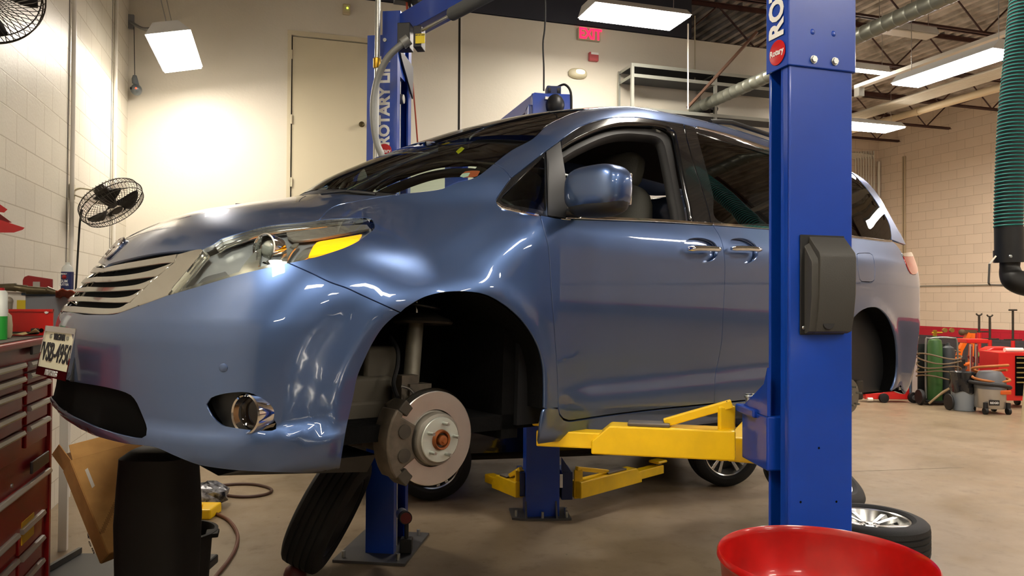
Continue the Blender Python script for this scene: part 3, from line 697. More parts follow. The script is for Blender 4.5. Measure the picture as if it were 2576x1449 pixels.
c_sg=crv([(1752,331),(1787,342),(1856,364.5),(1932,388),(2000,409),(2072,431),(2082,500),(2080,574),(1931,563),(1808,555),(1794,488),(1770,398),(1752,331)])
panel('door_frame',[crv([(1722,313),(1752,320.5),(1787,329.5),(1838,341.5),(1890,358.5),(1932,373.5),(2000,399.5),(2086,428)]),crv([(2086,428),(2092,500),(2094,580)]),crv([(2092,582),(1932,568),(1790,560)]),crv([(1789,560),(1782,526),(1761,457),(1744,405),(1730,354),(1722,313)])],'S',m_gloss,sdoor,holes=[[c_sg]],h=.03,depth=.02,gap=.0015)
panel('sliding_door_glass',[c_sg],'S',m_tint,sdoor,gap=-.004,off=-.005,depth=0,h=.06)
panel('chrome_strip',strip([(1752,319.5),(1838,341),(1932,373),(2086,427.5)],[(2086,431.5),(1932,378.5),(1838,345),(1752,322)]),'S',m_chrome,sdoor,off=.006,gap=0,h=.03)
c_rg=crv([(2112,440),(2145,438),(2170,463),(2194.5,495),(2214,525),(2229,548),(2238,571),(2241,602),(2219,602),(2145,592),(2104,587),(2104,510),(2112,440)],8)
panel('rear_quarter_glass',[c_rg],'S',m_tint,quarter,gap=.001,h=.05,depth=.01)
panel('window_trim',strip([(2104,588.5),(2145,593.5),(2219,603.5),(2243,604)],[(2243,609),(2219,607),(2145,597.5),(2104,592)]),'S',m_chrome,quarter,off=.004,gap=0,h=.03)
c_fq=crv([(1257,503),(1263,494),(1290,468),(1320,438),(1366,393),(1369,400),(1371,443),(1372,500),(1372,530),(1356,528),(1310,520),(1266,512),(1257,503)],7)
panel('quarter_glass_trim',[crv([(1287,449),(1276,463),(1257,491),(1250,503),(1253,511),(1263,519),(1274,524),(1300,529),(1354,540),(1377,544)],6),crv([(1377,544),(1374,450),(1372,382)]),crv([(1372,382),(1346,403),(1315,428),(1287,449)])],'S',m_gloss,fender,holes=[[c_fq]],h=.02,gap=.0005,depth=.012,off=.001)
panel('front_quarter_glass',[c_fq],'S',m_lens,fender,gap=-.003,off=-.004,depth=0,h=.04)
panel('chrome_strip',strip([(1252,511),(1264,520),(1300,529.5),(1354,541)],[(1354,544.5),(1300,533.5),(1262,524.5),(1248,511)]),'S',m_chrome,fender,off=.005,gap=0,h=.02)
# ---- handles
for d,(a,b) in ((fdoor,((1722,628),(1802,630))),(sdoor,((1832,628),(1904,632)))):
    P=castpx(sp2([a,((a[0]+b[0])/2,(a[1]+b[1])/2),b],8)); Nn=grad(P)
    for sg in (1,-1):
        k=len(P); lift_=[.004+.032*math.sin(math.pi*min(1,max(0,(i+.6)/(k+.2))))**.5 for i in range(k)]
        vb().tube([(P[i]+Nn[i]*lift_[i])*[1,sg,1] for i in range(k)],[.010]+[.016]*(k-2)+[.010],12,flat=.8).build('door_handle',m_chrome,d)
# ---- mirror
mc=inv(1503,476,y=1.09)
for sg in (1,-1):
    T=lambda p:(np.asarray(p)*[1,sg,1])
    mh=vb().sph(T(mc),1,36,.082,.138,.088,e=.62).build('mirror_housing',m_paint,fdoor)
    vb().sph(T(mc+np.array([.004,.0,-.05])),1,28,.076,.128,.055,e=.7).build('mirror_base_cover',m_satin,mh)
    arm0=inv(1425,535,y=.955); vb().tube([T(arm0),T(arm0+np.array([.03,.03,-.005])),T(mc+np.array([.03,-.05,-.06]))],[.035,.03,.03],14,flat=.5).build('mirror_arm',m_satin,mh)
    vb().box(T(mc+np.array([.078,0,0])),(.012,.20,.12)).build('mirror_glass',m_chrome,mh,bevel=.004)
    ip=[]
    for (x,y0) in ((1508,464),(1540,462),(1570,461),(1588,463)):
        d=vdir(x,y0); ip.append(mc+np.array([-.066+.03*((x-1508)/80)**2,(x-1508)/80*.10+.015,.012]))
    vb().tube([T(p) for p in ip],.014,8).build('mirror_signal',M('clear_signal','#e9e2c4',.15,.3,1),mh)
# ---- emblem + sensor + fog lamps
g0=castpx([(291,626)]); en=grad(g0)[0]
eu=np.array([0,1,0.])-en*en[1]; eu/=np.linalg.norm(eu); ev=np.cross(en,eu); 
def ring(c,u,v,ra,rb,r,name,mat,par,n=36,a0=0,a1=2*math.pi):
    pts=[c+u*ra*math.cos(a)+v*rb*math.sin(a) for a in np.linspace(a0,a1,n)]
    b=vb(); b.tube(pts,r,8); return b.build(name,mat,par)
ec=g0[0]+en*.004
em=ring(ec,eu,ev,.072,.047,.0065,'emblem',m_chrome,hood)
ring(ec,eu,ev,.030,.045,.0055,'emblem_ring',m_chrome,em); ring(ec-ev*.0+np.cross(eu,en)*0+ev*(-.018),eu,ev,.066,.024,.005,'emblem_ring',m_chrome,em)
sp=castpx([(562,925)])[0]; sn=grad(np.array([sp]))[0]
for sg in (1,-1):
    b=vb(); b.lathe([(.0125,-.004),(.0125,.0015),(.011,.0025),(0,.0025)],sp*[1,sg,1],sn*[1,sg,1],24).build('parking_sensor',m_paint,bumper)
fp=castpx([(631,1040)])[0]; fax=np.array([-.93,.36,.0]); fc=fp+vdir(631,1040)*.022
for sg in (1,-1):
    q=fc*[1,sg,1]; a=fax*[1,sg,1]
    fg=vb().lathe([(.058,-.05),(.060,.0),(.059,.02),(.055,.024),(.051,.02),(.049,-.01),(.046,-.03)],q,a,40).build('fog_light_ring',m_chrome,bumper)
    vb().lathe([(0,.006),(.03,.004),(.049,-.004)],q,a,32).build('fog_light_lens',glassmat('fog_glass','#d9c9b5',1.5),fg)
    vb().lathe([(0,-.045),(.03,-.036),(.049,-.012)],q,a,32).build('fog_light_reflector',M('fog_reflector','#b39a7c',.2,.9),fg)
# crease shelf highlight comes from the body surface itself
# ---- licence plate
pc=inv(166,886,y=.02); pc[0]=min(pc[0],-.052); dl8=math.radians(8); pu=np.array([math.sin(dl8),math.cos(dl8),0.]); pn0=np.array([-math.cos(dl8),math.sin(dl8),0]); pv=np.array([0,0,1.])-pn0*.14; pv/=np.linalg.norm(pv); pn=pn0+np.array([0,0,.14]); pn/=np.linalg.norm(pn)
pw=.325; ph=.178
def PW(u,v,n=0): return pc+pu*u+pv*v+pn*n
def prect(b,u0,u1,v0,v1,n0,n1):
    A=[PW(u0,v0,n0),PW(u1,v0,n0),PW(u1,v1,n0),PW(u0,v1,n0)];B=[PW(u0,v0,n1),PW(u1,v0,n1),PW(u1,v1,n1),PW(u0,v1,n1)]; b.hull(A,B)
b=vb(); prect(b,-pw/2,pw/2,-ph/2,ph/2,-.05,-.004); plate=b.build('plate_bracket',m_satin,bumper,smooth=0,bevel=.006)
b=vb(); prect(b,-pw/2,pw/2,ph/2-.020,ph/2,-.006,.006); prect(b,-pw/2,pw/2,-ph/2,-ph/2+.030,-.006,.006); prect(b,-pw/2,-pw/2+.010,-ph/2,ph/2,-.006,.006); prect(b,pw/2-.010,pw/2,-ph/2,ph/2,-.006,.006)
b.build('plate_frame',m_chrome,plate,smooth=0,bevel=.003)
b=vb(); prect(b,-pw/2+.01,pw/2-.01,-ph/2+.03,ph/2-.02,-.004,.0005); b.build('licence_plate',M('plate_cream','#d9d6bd',.35),plate,smooth=0)
WM_=lambda u,v,n:v2w(PW(u,v,n))
ux_=-(vy if True else vy); upv=v2w(pv)-v2w(np.zeros(3))
rd=v2w(pu)-v2w(np.zeros(3))
m_ink=M('plate_ink','#10131c',.5)
text('lettering','VSB-4950',m_ink,plate,WM_(0,-.006,.002),rd,upv,.092,.001,.0015,.82)
text('lettering','VIRGINIA',m_ink,plate,WM_(0,.052,.002),rd,upv,.032,.001,.0005,.9)
text('lettering','MOTORS',M('plate_silver_ink','#d8d8d8',.3,.6),plate,WM_(0,-ph/2+.014,.0075),rd,upv,.026,.001,.001,1.1)
for s in (-.088,.088): b=vb(); b.cyl(PW(s,.053,0),PW(s,.053,.006),.007,n=12); b.build('plate_bolt',m_bolt,plate)
# ---------------------------------------------------------------- van interior + underbody
b=vb(); b.bx(.45,4.7,-.84,.84,.235,.29); b.bx(1.30,1.38,-.84,.84,.2,.95); b.bx(.25,1.30,-.38,.38,.22,.80); b.build('floor_pan',m_liner,van,smooth=0)
b=vb(); b.hull([(.28,-.74,.16),(.28,.74,.16),(.34,.80,.185),(.34,-.80,.185)],[(.80,-.72,.11),(.80,.72,.11),(.80,.78,.18),(.80,-.78,.18)]); b.build('undertray',m_satin,van,smooth=0)
# wheel well liners
def liner(c,x0,zc0,r0,zb0):
    for sg in (1,-1):
        A=c.copy(); A[:,1]-=.012
        rows=[]
        for y,k in ((None,1.0),(.80,1.03),(.60,1.05),(.42,1.05)):
            R=A.copy()
            R[:,0]=x0+(A[:,0]-x0)*k; R[:,2]=zc0+(A[:,2]-zc0)*k
            if y is not None: R[:,1]=y
            rows.append([tuple(p*[1,sg,1]) for p in R])
        b=vb(); b.grid(rows)
        last=rows[-1]; cen=(x0,last[0][1],zc0)
        k0=len(b.v); b.add([cen]+last,[(0,i,i+1) for i in range(1,len(last))])
        b.build('wheel_well_liner',m_liner,van)
liner(np.concatenate([c_arch_f[::-1],c_arch_r]),.98,.35,.4,.2)
liner(c_archR,4.01,.35,.39,.2)
# headliner and cabin
us=np.array([[x,y] for x in np.linspace(2.0,4.4,20) for y in np.linspace(-.6,.6,11)]); hp=lift(np.abs(us)*[1,1],'T'); hp[:,1]*=np.sign(us[:,1]+1e-9); 
b=vb(); b.grid([[tuple(hp[i*11+j]-np.array([0,0,.045])) for j in range(11)] for i in range(20)]); b.build('headliner',M('headliner_cloth','#3b3b3a',.95),van)
b=vb(); b.bx(1.05,1.50,-.70,.70,.95,1.06); b.bx(1.40,1.55,-.70,.70,.70,1.0); b.build('dashboard',m_satin,van,bevel=.03)
b=vb(); b.lathe([(.185+.014*math.cos(a),.014*math.sin(a)) for a in np.linspace(0,2*math.pi,9)[:-1]],(1.66,.38,1.02),(.9,0,.42),32,closed=True); b.cyl((1.66,.38,1.02),(1.52,.38,.95),.04,n=14); b.bar((1.66,.20,1.02),(1.66,.56,1.02),.03,.02); b.build('steering_wheel',m_satin,van)
def seat(x,y,name='seat'):
    s=vb(); s.sph((x,y,.70),1,20,.27,.25,.09,e=.5); sb=s.build(name,m_cloth,van)
    R=Matrix.Rotation(math.radians(14),3,'Y'); vb().sph((x+.26,y,1.02),1,24,.08,.25,.34,R=R,e=.55).build('seat_back',m_cloth,sb)
    vb().sph((x+.36,y,1.43),1,20,.055,.14,.10,R=R,e=.6).build('head_restraint',m_cloth,sb)
    vb().cyl((x+.32,y-.06,1.25),(x+.34,y-.06,1.4),.008,n=8).cyl((x+.32,y+.06,1.25),(x+.34,y+.06,1.4),.008,n=8).build('restraint_post',m_steel,sb)
seat(2.05,.40);seat(2.05,-.40);seat(3.0,.40);seat(3.0,-.40)
for sg in (1,-1):
    b=vb(); b.bx(1.36,4.6,sg*.84,sg*.86,.25,1.04); b.build('door_trim',m_satin,van,smooth=0)
    b=vb(); pts=[inv(x,y,y=.70)*np.array([1,sg,1]) for x,y in ((1640,332),(1672,352),(1683,400),(1690,470),(1700,560))]; b.tube(pts,.03,10,flat=.6,spline=4); b.build('pillar_trim',M('pillar_plastic','#6d6a60',.7),van)
    # wiper
b=vb(); b.tube([inv(807,487,y=.28),inv(870,481,y=.30),inv(945,489,y=.42)],.006,8); b.build('wiper_arm',m_satin,van)
sp1=castpx([(1181,435)])[0]; 
patch('inspection_sticker',[(1156,441),(1170,428),(1207,427),(1200,440),(1165,444)],M('sticker_orange','#d9603a',.5),ws,-.006,dom='T',mirror=False,depth=0)
patch('inspection_sticker',[(1156,441),(1163,434),(1182,432),(1177,441),(1165,444)],M('sticker_white','#e8e6df',.5),ws,-.005,dom='T',mirror=False,depth=0)
patch('toll_tag',[(1146,378),(1160,366),(1168,370),(1152,384)],M('yellow_label','#e5cf12',.5),ws,-.006,dom='T',mirror=False,depth=0)
b=vb(); b.box((1.62,0,1.50),(.03,.24,.06)); b.build('rear_view_mirror',m_satin,ws,bevel=.01)
# roof rails
for sg in (1,-1):
    pts=[]
    for x in np.linspace(2.95,4.45,16):
        q=lift(np.array([[x,.56]]),'T')[0]; pts.append(q+np.array([0,0,.002+.03*min(1,min(x-2.95,4.45-x)/.18)]))
    b=vb(); b.tube([p*[1,sg,1] for p in pts],.014,10); b.build('roof_rail',m_satin,van)
# ---- front brake corner (left), mirrored to the right
m_cast=M('cast_iron','#5d5448',.6,.5,var=.4,vscale=20); m_rotor=M('rotor_face','#cfcac2',.33,.95,var=.15,vscale=6); m_hat=M('rotor_hat','#7b766c',.5,.6); m_rust=M('rusty_hub','#8a4a1c',.6,.4,var=.4,vscale=30); m_grimy=M('grimy_steel','#3d372e',.7,.3,var=.4,vscale=12)
hubp=inv(1107,1106,y=.905); st=math.radians(1.5)
hax=np.array([math.sin(st),math.cos(st),0.0])
hux=np.array([math.cos(st),-math.sin(st),0.]); huz=np.array([0,0,1.])
def HP(u,w,n): return hubp+hux*u+huz*w+hax*n
for sg in (1,-1):
    G=lambda p:np.asarray(p)*[1,sg,1]; a=hax*[1,sg,1]
    b=vb(); b.lathe([(.072,.0),(.164,-.030),(.164,-.058),(.072,-.058)][0:0]+[(.100,-.036),(.161,-.034),(.164,-.036),(.164,-.060),(.08,-.060)],G(hubp),a,64); rot=b.build('brake_rotor',m_rotor,van)
    b=vb(); b.lathe([(.0,-.002),(.072,-.002),(.076,-.006),(.088,-.010),(.092,-.016),(.092,-.040),(.100,-.043)],G(hubp),a,48); b.build('rotor_hat',m_hat,rot)
    b=vb(); b.lathe([(.036,.004),(.076,.0035),(.078,.001),(.078,-.003)],G(hubp),a,40); b.build('hub_face',M('zinc_face','#b8bdb4',.45,.6),rot)
    b=vb(); b.lathe([(.0,-.006),(.026,-.006),(.026,.014),(.031,.018),(.034,.014),(.036,.002)],G(hubp),a,32); b.lathe([(.0,.030),(.008,.030),(.010,.022),(.017,.020),(.018,-.004)],G(hubp),a,18); b.build('hub_bore',m_rust,rot)
    for k in range(5):
        an=math.radians(80+72*k); c=HP(.057*math.cos(an),.057*math.sin(an),0)
        b=vb(); b.cyl(G(c),G(c+hax*.034),.0062,n=12); b.build('wheel_stud',m_bolt,rot)
    b=vb(); b.lathe([(.10,-.072),(.172,-.068),(.174,-.055)],G(hubp),a,40); b.build('dust_shield',m_grimy,rot)
    # caliper clamped over the front edge of the rotor
    def arcbox(b,r0,r1,a0,a1,n0,n1,k=8):
        A=[];B=[]
        for t in np.linspace(a0,a1,k): A.append((r0,t));
        L=[HP(r1*math.cos(t),r1*math.sin(t),n0) for t in np.linspace(a0,a1,k)]+[HP(r0*math.cos(t),r0*math.sin(t),n0) for t in np.linspace(a1,a0,k)]
        U=[HP(r1*math.cos(t),r1*math.sin(t),n1) for t in np.linspace(a0,a1,k)]+[HP(r0*math.cos(t),r0*math.sin(t),n1) for t in np.linspace(a1,a0,k)]
        b.hull([G(p) for p in L],[G(p) for p in U])
    ra=math.radians
    b=vb(); arcbox(b,.105,.185,ra(150),ra(212),-.012,-.030); arcbox(b,.172,.205,ra(146),ra(216),-.012,-.105); arcbox(b,.10,.19,ra(150),ra(212),-.070,-.115); cal=b.build('brake_caliper',m_cast,van,bevel=.006)
    for q0,q1 in ((132,146),(216,232)): b=vb(); arcbox(b,.150,.192,ra(q0),ra(q1),-.020,-.10); b.build('caliper_bracket',m_grimy,cal,bevel=.004)
    for t in (165,197): c=HP(.145*math.cos(ra(t)),.145*math.sin(ra(t)),0); b=vb(); b.cyl(G(c-hax*.02),G(c-hax*.006),.024,n=20); b.build('caliper_piston',m_grimy,cal)
    # knuckle, strut, spring seat
    top=inv(1047,795,y=.66); bot=inv(1030,1010,y=.72)
    b=vb(); b.cyl(G(bot),G(bot+(top-bot)*.98),.030,n=20); stt=b.build('strut',M('strut_body','#6f6a5c',.5,.3,var=.3,vscale=14),van)
    b=vb(); b.lathe([(.0,.02),(.05,.02),(.10,.0),(.115,-.012),(.11,-.02),(.04,-.018)],G(top+np.array([.03,0,-.01])),G(np.array([.03,-.05,1])),28); b.build('spring_seat',m_grimy,stt)
    b=vb(); b.cyl(G(top),G(top+np.array([0,-.01,.16])),.012,n=12); b.build('strut_rod',m_chrome,stt)
    pts=[]; 
    for k in range(60): an=k/60*2*math.pi*3.2; pts.append(G(top+np.array([.02,-.01,.02+k/60*.2])+np.array([.075*math.cos(an),.075*math.sin(an),0])))
    b=vb(); b.tube(pts,.007,8); b.build('coil_spring',m_satin,stt)
    b=vb(); b.box(G(inv(1047,985,y=.76)),(.09,.06,.06)); b.box(G(inv(1022,985,y=.75)),(.07,.05,.12)); b.tube([G(inv(1030,1000,y=.74)),G(inv(1040,1060,y=.80)),G(inv(1060,1110,y=.83))],[.045,.05,.06],12); b.tube([G(inv(985,1010,y=.74)),G(inv(1010,1060,y=.78)),G(hubp-hax*.08)],[.03,.04,.05],10); b.build('steering_knuckle',m_cast,van)
    b=vb(); b.tube([G(p) for p in (inv(982,848,y=.62),inv(1000,880,y=.68),inv(1000,920,y=.72),inv(990,965,y=.76),inv(1000,1000,y=.82))],.008,8,spline=5); b.build('brake_hose',m_black,stt)
    b=vb(); b.tube([G(p) for p in (inv(1010,972,y=.80),inv(1030,978,y=.82),inv(1043,992,y=.84))],.005,8,spline=3); b.build('sensor_wire',m_steel,stt)
    b=vb(); b.tube([G(hubp-hax*.06+np.array([0,0,-.02])),G(np.array([1.10,.35,.20]))],[.035,.04],10); b.bar(G(hubp-hax*.08+np.array([0,0,-.07])),G(np.array([1.05,.30,.13])),.09,.035); b.bar(G(hubp-hax*.08+np.array([0,0,-.07])),G(np.array([1.35,.35,.15])),.05,.03); b.bx(.92,1.30,sg*.30,-sg*.0,.12,.20); b.build('control_arm',m_grimy,van,smooth=0)
    b=vb(); b.box(G(inv(908,1000,y=.60)),(.20,.12,.16)); b.box(G(inv(890,1040,y=.62)),(.22,.10,.10)); b.box(G(inv(945,945,y=.58)),(.14,.10,.22)); b.build('washer_bottle',M('dirty_plastic','#4a4438',.7),van,bevel=.015)
    # rear hub
    rh=inv(2143,997,y=.90)
    b=vb(); b.lathe([(.0,.004),(.04,.004),(.045,-.004),(.095,-.004),(.10,-.01),(.10,-.05),(.154,-.052),(.154,-.066),(.1,-.066)],G(rh),(0,sg,0),40); rr=b.build('brake_rotor',m_hat,van)
    for k in range(5):
        an=math.radians(20+72*k); c=rh+np.array([.057*math.cos(an),0,.057*math.sin(an)]); b=vb(); b.cyl(G(c),G(c+np.array([0,.03,0])),.0062,n=10); b.build('wheel_stud',m_bolt,rr)
    b=vb(); b.bar(G(rh-np.array([0,.08,0])),G(np.array([3.4,.62,.22])),.07,.09); b.box(G(rh+np.array([.14,-.06,.03])),(.08,.09,.12)); b.build('trailing_arm',m_grimy,van,bevel=.01)
# ================================================================ LIFTS
m_blue=M('lift_blue','#0640ac',.34,0,.4,.1,var=.12,vscale=3); m_bluedk=M('lift_blue_shaded','#08204f',.45); m_yel=M('lift_yellow','#ffcf00',.4,0,.3,.1,var=.15,vscale=6,speck='#2a1c08',speckcut=.735,speckscale=26)  # second blue is the lift blue darkened for shade, mainly inside the columns
m_grey=M('grey_steel','#5a5a5c',.45,.6); m_flex=M('grey_conduit','#8f918e',.45,.2); m_red=M('decal_red','#c4161c',.35); m_wht=M('decal_white','#f2f2ee',.4); m_galv=M('galvanised_pipe','#b5b6b0',.35,.8); m_foam=M('grey_foam','#55585a',.8)
RH=np.array([math.cos(YAW),-math.sin(YAW),0.]); FH=np.array([math.sin(YAW),math.cos(YAW),0.]); ZU=np.array([0,0,1.])
EX=np.array([1.,0,0]); EY=np.array([0,1.,0])
def slab(b,o,u,v,u0,u1,v0,v1,z0,z1):
    A=[o+u*a+v*c+ZU*z0 for a,c in ((u0,v0),(u1,v0),(u1,v1),(u0,v1))]; B=[p+ZU*(z1-z0) for p in A]; return b.hull(A,B)
lift=thing('two_post_lift','blue two post car lift with yellow arms carrying the blue minivan','car lift',tuple(fl(960,1395)))
LB=lift
def swing_arm(parent,p0,p1,z,hgt=.115,wid=.11,ext=.72,pad=True,brace=True,name='swing_arm'):
    """two-stage arm from pivot p0 to pad point p1 (floor points), underside at z"""
    p0=np.array([p0[0],p0[1],0]);p1=np.array([p1[0],p1[1],0]); d=p1-p0; L=np.linalg.norm(d); d/=L; n=np.array([-d[1],d[0],0])
    b=MB(); A=[p0+ZU*z,p0+d*(L*ext)+ZU*z,p0+d*(L*ext)+ZU*(z+hgt*.45),p0+d*(L*ext-.07)+ZU*(z+hgt),p0+ZU*(z+hgt)]
    b.hull([q-n*wid/2 for q in A],[q+n*wid/2 for q in A]); arm=b.build(name,m_yel,parent,smooth=0,bevel=.006)
    b=MB(); slab(b,p0,d,n,L*(ext-.2),L+.03,-wid*.38,wid*.38,z+.018,z+hgt*.72); b.build('arm_extension',m_yel,arm,smooth=0,bevel=.005)
    if pad:
        b=MB(); b.cyl(p1+ZU*(z+hgt*.72),p1+ZU*(z+hgt*.72+.02),.03,n=20); b.build('pad_screw',m_grey,arm)
        b=MB(); b.box(p1+ZU*(z+hgt*.72+.030),(.13,.11,.024),fr(ZU,n)); b.build('lift_pad',m_yel,arm,bevel=.01)
    if brace:
        b=MB(); q=p0+d*(L*.36)+ZU*(z+hgt+.012); b.bar(p0+d*.01+ZU*(z+hgt+.095),q,.030,.032); b.build('arm_brace',m_yel,arm,smooth=0,bevel=.004)
        b=MB(); b.bar(p0+d*.03+ZU*(z-.01),p0+d*.03+ZU*(z+hgt+.085),.02,.07); b.build('arm_upright',m_yel,arm,smooth=0,bevel=.006)
        b=MB(); slab(b,p0,d,n,L*.33,L*.55,-.035,.045,z+hgt,z+hgt+.014); b.build('arm_plate',M('worn_steel','#6d655c',.5,.6),arm,smooth=0,bevel=.004)
    return arm
# ---- near column (right)
DN=2.56
K=at(1986,600,D=DN)*[1,1,0]            # nearest vertical edge
WX=.260; WY=.115
def chan(b,o,u,v,wu,wv,z0,z1,t=.012):
    """C channel: web on the u face, flanges along v, open towards -u"""
    slab(b,o,u,v,0,wu,0,t,z0,z1); slab(b,o,u,v,wu-t,wu,t,wv,z0,z1); slab(b,o,u,v,0,wu,wv-t,wv,z0,z1); slab(b,o,u,v,0,t,t,.05,z0,z1)
    return b
b=MB(); chan(b,K,EX,EY,WX,WY,0,3.45,t=.010); ncol=b.build('column',m_blue,lift,smooth=0,bevel=.006)
b=MB(); slab(b,K,EX,EY,.06,.075,.012,WY-.012,0,3.4); b.build('column_inside',m_bluedk,ncol,smooth=0)  # dark sheet gives the channel its inner shade
zs=at(1988,163,D=DN)[2]; zs2=at(2150,176,D=DN+.077)[2]
b=MB(); slab(b,K+np.array([-.008,-.008,0]),EX,EY,0,WX+.016,0,.01,zs,3.75); slab(b,K+np.array([-.008,-.008,0]),EX,EY,0,.006,0.01,WY+.012,zs-.0,3.75); slab(b,K+np.array([-.008,-.008,0]),EX,EY,WX+.01,WX+.016,0.01,WY,zs,3.75)
# drop tongue of the lettered face
o=K+np.array([-.008,-.008,0]); 
slv=b.build('column_sleeve',m_blue,ncol,smooth=0,bevel=.003)
for px,py in ((2046,150),(2099,155)):
    q=at(px,py,Y=K[1]-.008); b=MB(); b.cyl(q,q+np.array([0,-.010,0]),.011,n=6); b.cyl(q,q+np.array([0,-.004,0]),.014,n=16); b.build('sleeve_bolt',m_bolt,slv)
for px,py in ((2044,80),(2097,85)):
    q=at(px,py,Y=K[1]-.008); b=MB(); b.sph(q,.010,12,sy=.35); b.build('sleeve_dimple',m_blue,slv)
fx=K[0]-.008-.0015; fy=K[1]-.008+.5*(WY+.012)
def onface(py,dy=0): return np.array([fx,fy+dy,at(1958,py,X=fx)[2]])
ob_=onface(131); b=MB(); b.lathe([(0,.001),(.040,.001),(.043,0),(.043,-.002)],ob_,(-1,0,0),32); 
o_=b.build('decal',m_red,slv)
zt=onface(102)[2]
# ROTARY LIFT reads upwards on the left face (seen face normal -X): reading direction +Z, letter tops towards +Y side
text('lettering','ROTARY LIFT',m_wht,slv,(fx-.0006,fy,zt+.01),(0,0,1),(0,1,0),.105,.0006,.004,.92,align='LEFT')
text('lettering','Rotary',m_wht,slv,(fx-.0022,fy,ob_[2]),(0,-1,0),(0,0,1),.030,.0004,.0008,.9)
# cover box on the wide face
P_=lambda px,py,dep:at(px,py,Y=K[1]-dep)
m_cov=M('cover_plastic','#3b3a36',.55,bump=.1,bscale=200)
yb=K[1]-.001
A=[P_(2011,593,.001),P_(2124,597,.001),P_(2124,838,.001),P_(2011,833,.001)]
Bf=[P_(2058,640,.055),P_(2131,640,.055),P_(2131,760,.055),P_(2062,744,.055)]
b=MB(); x0=A[0][0];x1=A[1][0];zt_=A[0][2];zb_=A[2][2]; xm0=x0+.035; xm1=x1-.004
cov_prof=[(0,zt_),(-.004,zt_),(-.058,zt_-.058),(-.062,zt_-.075),(-.060,zt_-.20),(-.050,zb_+.05),(-.040,zb_+.008),(-.02,zb_),(0,zb_)]
b.hull([(xm0,yb+p[0],p[1]) for p in cov_prof],[(xm1,yb+p[0],p[1]) for p in cov_prof]); cov=b.build('control_cover',m_cov,ncol,bevel=.006)
b=MB(); b.bx(x0,xm1,yb-.006,yb,zb_-.004,zt_+.004); b.build('cover_flange',m_black,cov,bevel=.003)
b=MB(); b.hull([(x0+.016,yb+p[0]*.72,p[1]-(.03 if i<4 else 0)) for i,p in enumerate(cov_prof)],[(xm0+.002,yb+p[0]*.86,p[1]-(.02 if i<4 else 0)) for i,p in enumerate(cov_prof)]); b.build('cover_step',m_cov,cov,bevel=.004)
q=np.array([x0+.012,yb-.008,zb_+.02]); b=MB(); b.lathe([(0,.004),(.005,.003),(.007,0)],q,(0,-1,0),16); b.build('cover_screw',m_bolt,cov)
q=P_(2085,810,.047); b=MB(); b.lathe([(0,0),(.024,0),(.026,-.002),(.026,-.02)],q,(0,-1,.1),28); b.build('cover_badge',m_black,cov)
for px,py in ((2060,1127),(2014,1263),(2104,1262),(1940,590)):
    if px>1990: q=at(px,py,Y=K[1]); b=MB(); b.cyl(q+np.array([0,.001,0]),q-np.array([0,.0008,0]),.004,n=12); b.build('bolt_hole',m_void,ncol)
b=MB(); slab(b,K,EX,EY,-.12,WX+.12,-.10,WY+.22,0,.016); b.build('base_plate',m_blue,ncol,smooth=0)
for dx,dy in ((-.08,-.06),(WX+.08,-.06),(-.08,WY+.17),(WX+.08,WY+.17)): b=MB(); b.cyl(K+EX*dx+EY*dy+ZU*.016,K+EX*dx+EY*dy+ZU*.05,.012,n=12); b.build('anchor_bolt',m_bolt,ncol)
# carriage + arm
cA=at(1866,1020,D=2.86)*[1,1,0]; cB=at(1932,1020,D=2.62)*[1,1,0]
zc0=at(1868,1150,D=2.86)[2]; zc1=at(1868,1017,D=2.86)[2]
cu=cB-cA; cw=np.linalg.norm(cu); cu/=cw; cv=np.array([-cu[1],cu[0],0]); cv=cv if cv@FH>0 else -cv
b=MB(); slab(b,cA,cu,cv,0,cw*.97,0,.14,zc0,zc1-.01); car=b.build('carriage',m_blue,lift,smooth=0,bevel=.006)
b=MB(); b.hull([cA+cu*.0+ZU*(zc1-.01),cA+cu*(cw*.97)+ZU*(zc1-.01),cA+cu*(cw*.97)+ZU*(zc1+.16),cA+cu*(cw*.85)+ZU*(zc1+.10)],[q+cv*.012 for q in (cA+cu*.0+ZU*(zc1-.01),cA+cu*(cw*.97)+ZU*(zc1-.01),cA+cu*(cw*.97)+ZU*(zc1+.16),cA+cu*(cw*.85)+ZU*(zc1+.10))]); b.build('carriage_gusset',m_blue,car,smooth=0)
b=MB(); slab(b,cA,cu,cv,-.03,cw*.6,-.015,.15,zc1-.03,zc1); b.build('carriage_lug',m_blue,car,smooth=0,bevel=.006)
for px,py in ((1884,1005),(1896,1010)):
    q=at(px,py,D=2.90); b=MB(); b.cyl((q[0],q[1],zc1-.01),(q[0],q[1],zc1+.035),.013,n=14); b.lathe([(.018,0),(.018,.008),(.013,.010)],(q[0],q[1],zc1+.02),n=14); b.build('pivot_pin',m_bolt,car)
a0=at(1848,1110,D=2.86); a1=v2w([1.53,.84,.1]); 
za=at(1750,1147,D=2.90)[2]
swing_arm(lift,a0,a1,za,hgt=.112,wid=.11,ext=.74)
swing_arm(lift,K+EX*.12+EY*.45,v2w([3.35,.74,.1]),za-.05,hgt=.1,brace=False)
